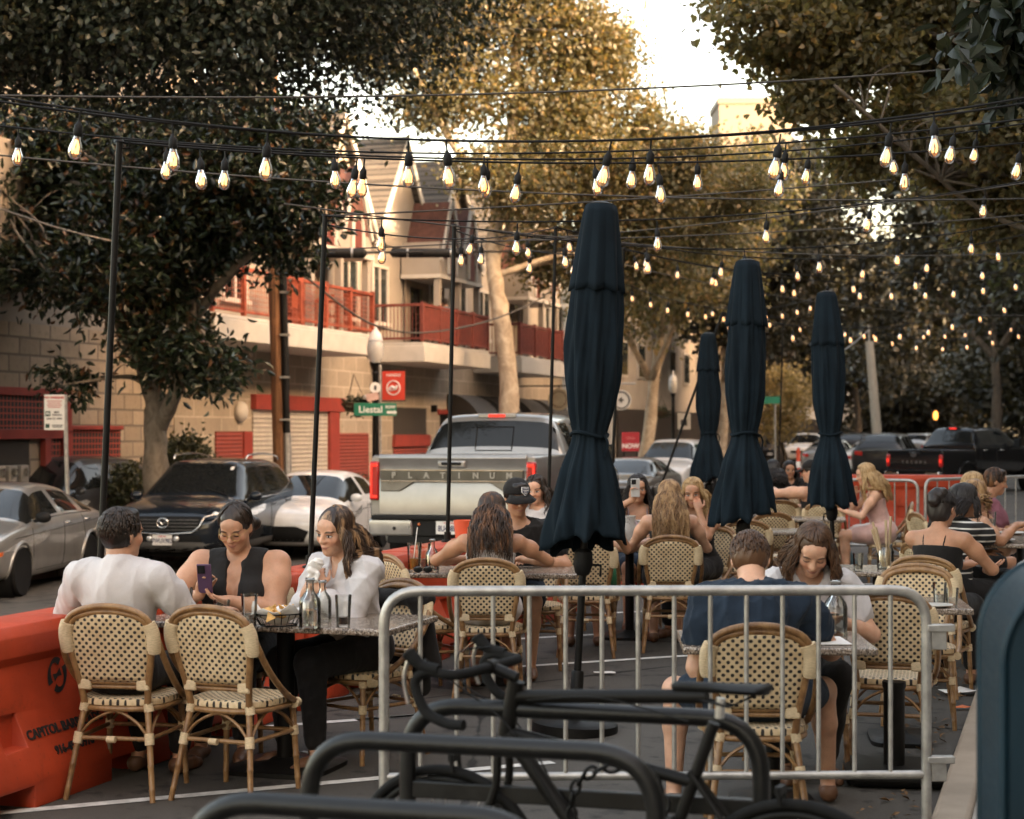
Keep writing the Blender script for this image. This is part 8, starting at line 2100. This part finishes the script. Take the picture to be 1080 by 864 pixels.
S_(at3(-40,128,9.6), at3(1180,112,9.4), .22, .92, 'third black string cable across the top', 'glowing bulb on the third string across the top', first=.35)
S_(PT[1], at3(1160,176,13.4), .18, .95, 'cable from the second pole over the first parasol', 'small glowing bulb on the string from the second pole', first=.4)
S_(PT[1]+Vector((0,.05,-.05)), PT[3], .10, 1.7, 'cable linking the second and fourth poles', 'small pale bulb on the short string between the left poles', first=.6)
S_(PT[2], at3(1170,212,15.6), .30, .80, 'cable from the third pole over the second parasol', 'small glowing bulb on the string from the third pole', first=.2)
S_(PT[2]+Vector((0,.06,-.03)), PT[4], .12, 1.3, 'cable linking the third and fifth poles', 'small pale bulb above the pickup roof', first=.5)
S_(PT[3], at3(1170,222,18), .40, .8, 'cable from the fourth pole to the right', 'small glowing bulb on the string from the fourth pole', first=.15)
S_(PT[4], at3(1170,236,20.5), .45, .85, 'cable from the fifth pole to the right', 'small glowing bulb on the string from the fifth pole', first=.3)
S_(PT[4]+Vector((0,.1,0)), at3(1165,270,24), .38, .62, 'lower cable from the fifth pole to the right', 'small glowing bulb on the lower string from the fifth pole', first=.25)
S_(PT[5], at3(1160,262,27), .62, .58, 'cable from the slanting pole behind the third parasol', 'tiny glowing bulb on the string from the slanting pole', first=.2)
S_(PT[7], at3(1160,300,33), .75, .62, 'distant cable right of the third parasol', 'tiny distant bulb right of the third parasol', first=.3)
S_(at3(740,318,30), at3(1160,318,38), .55, .75, 'farthest cable of the string lights', 'tiny distant bulb on the farthest string', first=.4)
S_(at3(660,300,24), at3(880,306,31), .35, .62, 'distant cable between the parasols', 'tiny glowing bulb between the second and third parasols', first=.3)
for (a, c, d, lb) in ((at3(-40,160,10.5), at3(1150,208,12), .12, 'bare wire sagging behind the bulbs'),(at3(300,215,12), at3(1150,262,19), .2, 'bare wire dipping past the second parasol'),(at3(380,262,15), at3(1150,182,14), .1, 'bare wire rising to the right edge'),(at3(590,262,20), at3(1150,330,26), .3, 'low bare wire right of the first parasol'),(at3(-40,100,9), at3(1150,60,11), .1, 'thin bare wire crossing the top'),(at3(340,228,11), at3(940,190,13), .02, 'taut guy wire from the second pole to the right'),(at3(470,255,14), at3(1090,226,16), .05, 'taut guy wire above the second parasol'),(at3(500,28,30), at3(1150,40,34), .1, 'thin high wire near the top of the picture')):
    tag(MB().tube(sag(a, c, d), .006, 5).build('guy_wire', M('grey_cable', None), smooth=180), lb, 'wire', 'bare wires overhead')
# ---------------------------------------------------------------- light, air, camera
SUN_EL, SUN_AZ = 18.0, 124.0                # azimuth: degrees clockwise from straight away (+y)
w = bpy.data.worlds.new('World'); SC.world = w; w.use_nodes = True; nt = w.node_tree
bg = nt.nodes['Background']; sky = nt.nodes.new('ShaderNodeTexSky'); sky.sky_type = 'NISHITA'; sky.sun_disc = False
sky.sun_elevation = radians(SUN_EL); sky.sun_rotation = radians(SUN_AZ); sky.air_density = 1.0; sky.dust_density = 4.0; sky.ozone_density = .6; sky.altitude = 10
mxn = nt.nodes.new('ShaderNodeMix'); mxn.data_type = 'RGBA'; mxn.blend_type = 'MULTIPLY'; mxn.inputs[0].default_value = 1
nt.links.new(sky.outputs[0], mxn.inputs[6]); mxn.inputs[7].default_value = (1.27, .975, .71, 1)
nt.links.new(mxn.outputs[2], bg.inputs[0]); bg.inputs[1].default_value = .15
sun = bpy.data.lights.new('sun', 'SUN'); sun.energy = 2.0; sun.angle = radians(.6); sun.color = (1, .74, .47)
so = bpy.data.objects.new('sun', sun); COL.objects.link(so)
d = Vector((sin(radians(SUN_AZ))*cos(radians(SUN_EL)), cos(radians(SUN_AZ))*cos(radians(SUN_EL)), sin(radians(SUN_EL))))
so.rotation_euler = (-d).to_track_quat('-Z', 'Y').to_euler(); so.location = d*60
cam = bpy.data.cameras.new('camera'); co = bpy.data.objects.new('camera', cam); COL.objects.link(co); SC.camera = co
cam.sensor_width = 36; cam.lens = 36*F/1080; cam.clip_start = .1; cam.clip_end = 3000
co.location = (0, 0, EYE); co.rotation_euler = (radians(90), 0, 0); cam.shift_y = (HOR-432)/1080
cam.dof.use_dof = True; cam.dof.focus_distance = 9.6; cam.dof.aperture_fstop = 3.4
SC.view_settings.view_transform = 'Standard'; SC.view_settings.look = 'None'; SC.view_settings.gamma = 1
SC.view_settings.exposure = 3.2
SC.render.engine = 'CYCLES'; c = SC.cycles
c.use_denoising = True
try: c.denoiser = 'OPENIMAGEDENOISE'
except Exception: pass
c.max_bounces = 7; c.diffuse_bounces = 3; c.glossy_bounces = 3; c.transmission_bounces = 6; c.transparent_max_bounces = 10
c.caustics_reflective = False; c.caustics_refractive = False; c.sample_clamp_indirect = 4; c.use_adaptive_sampling = True; c.adaptive_threshold = .02
SC.render.use_persistent_data = False
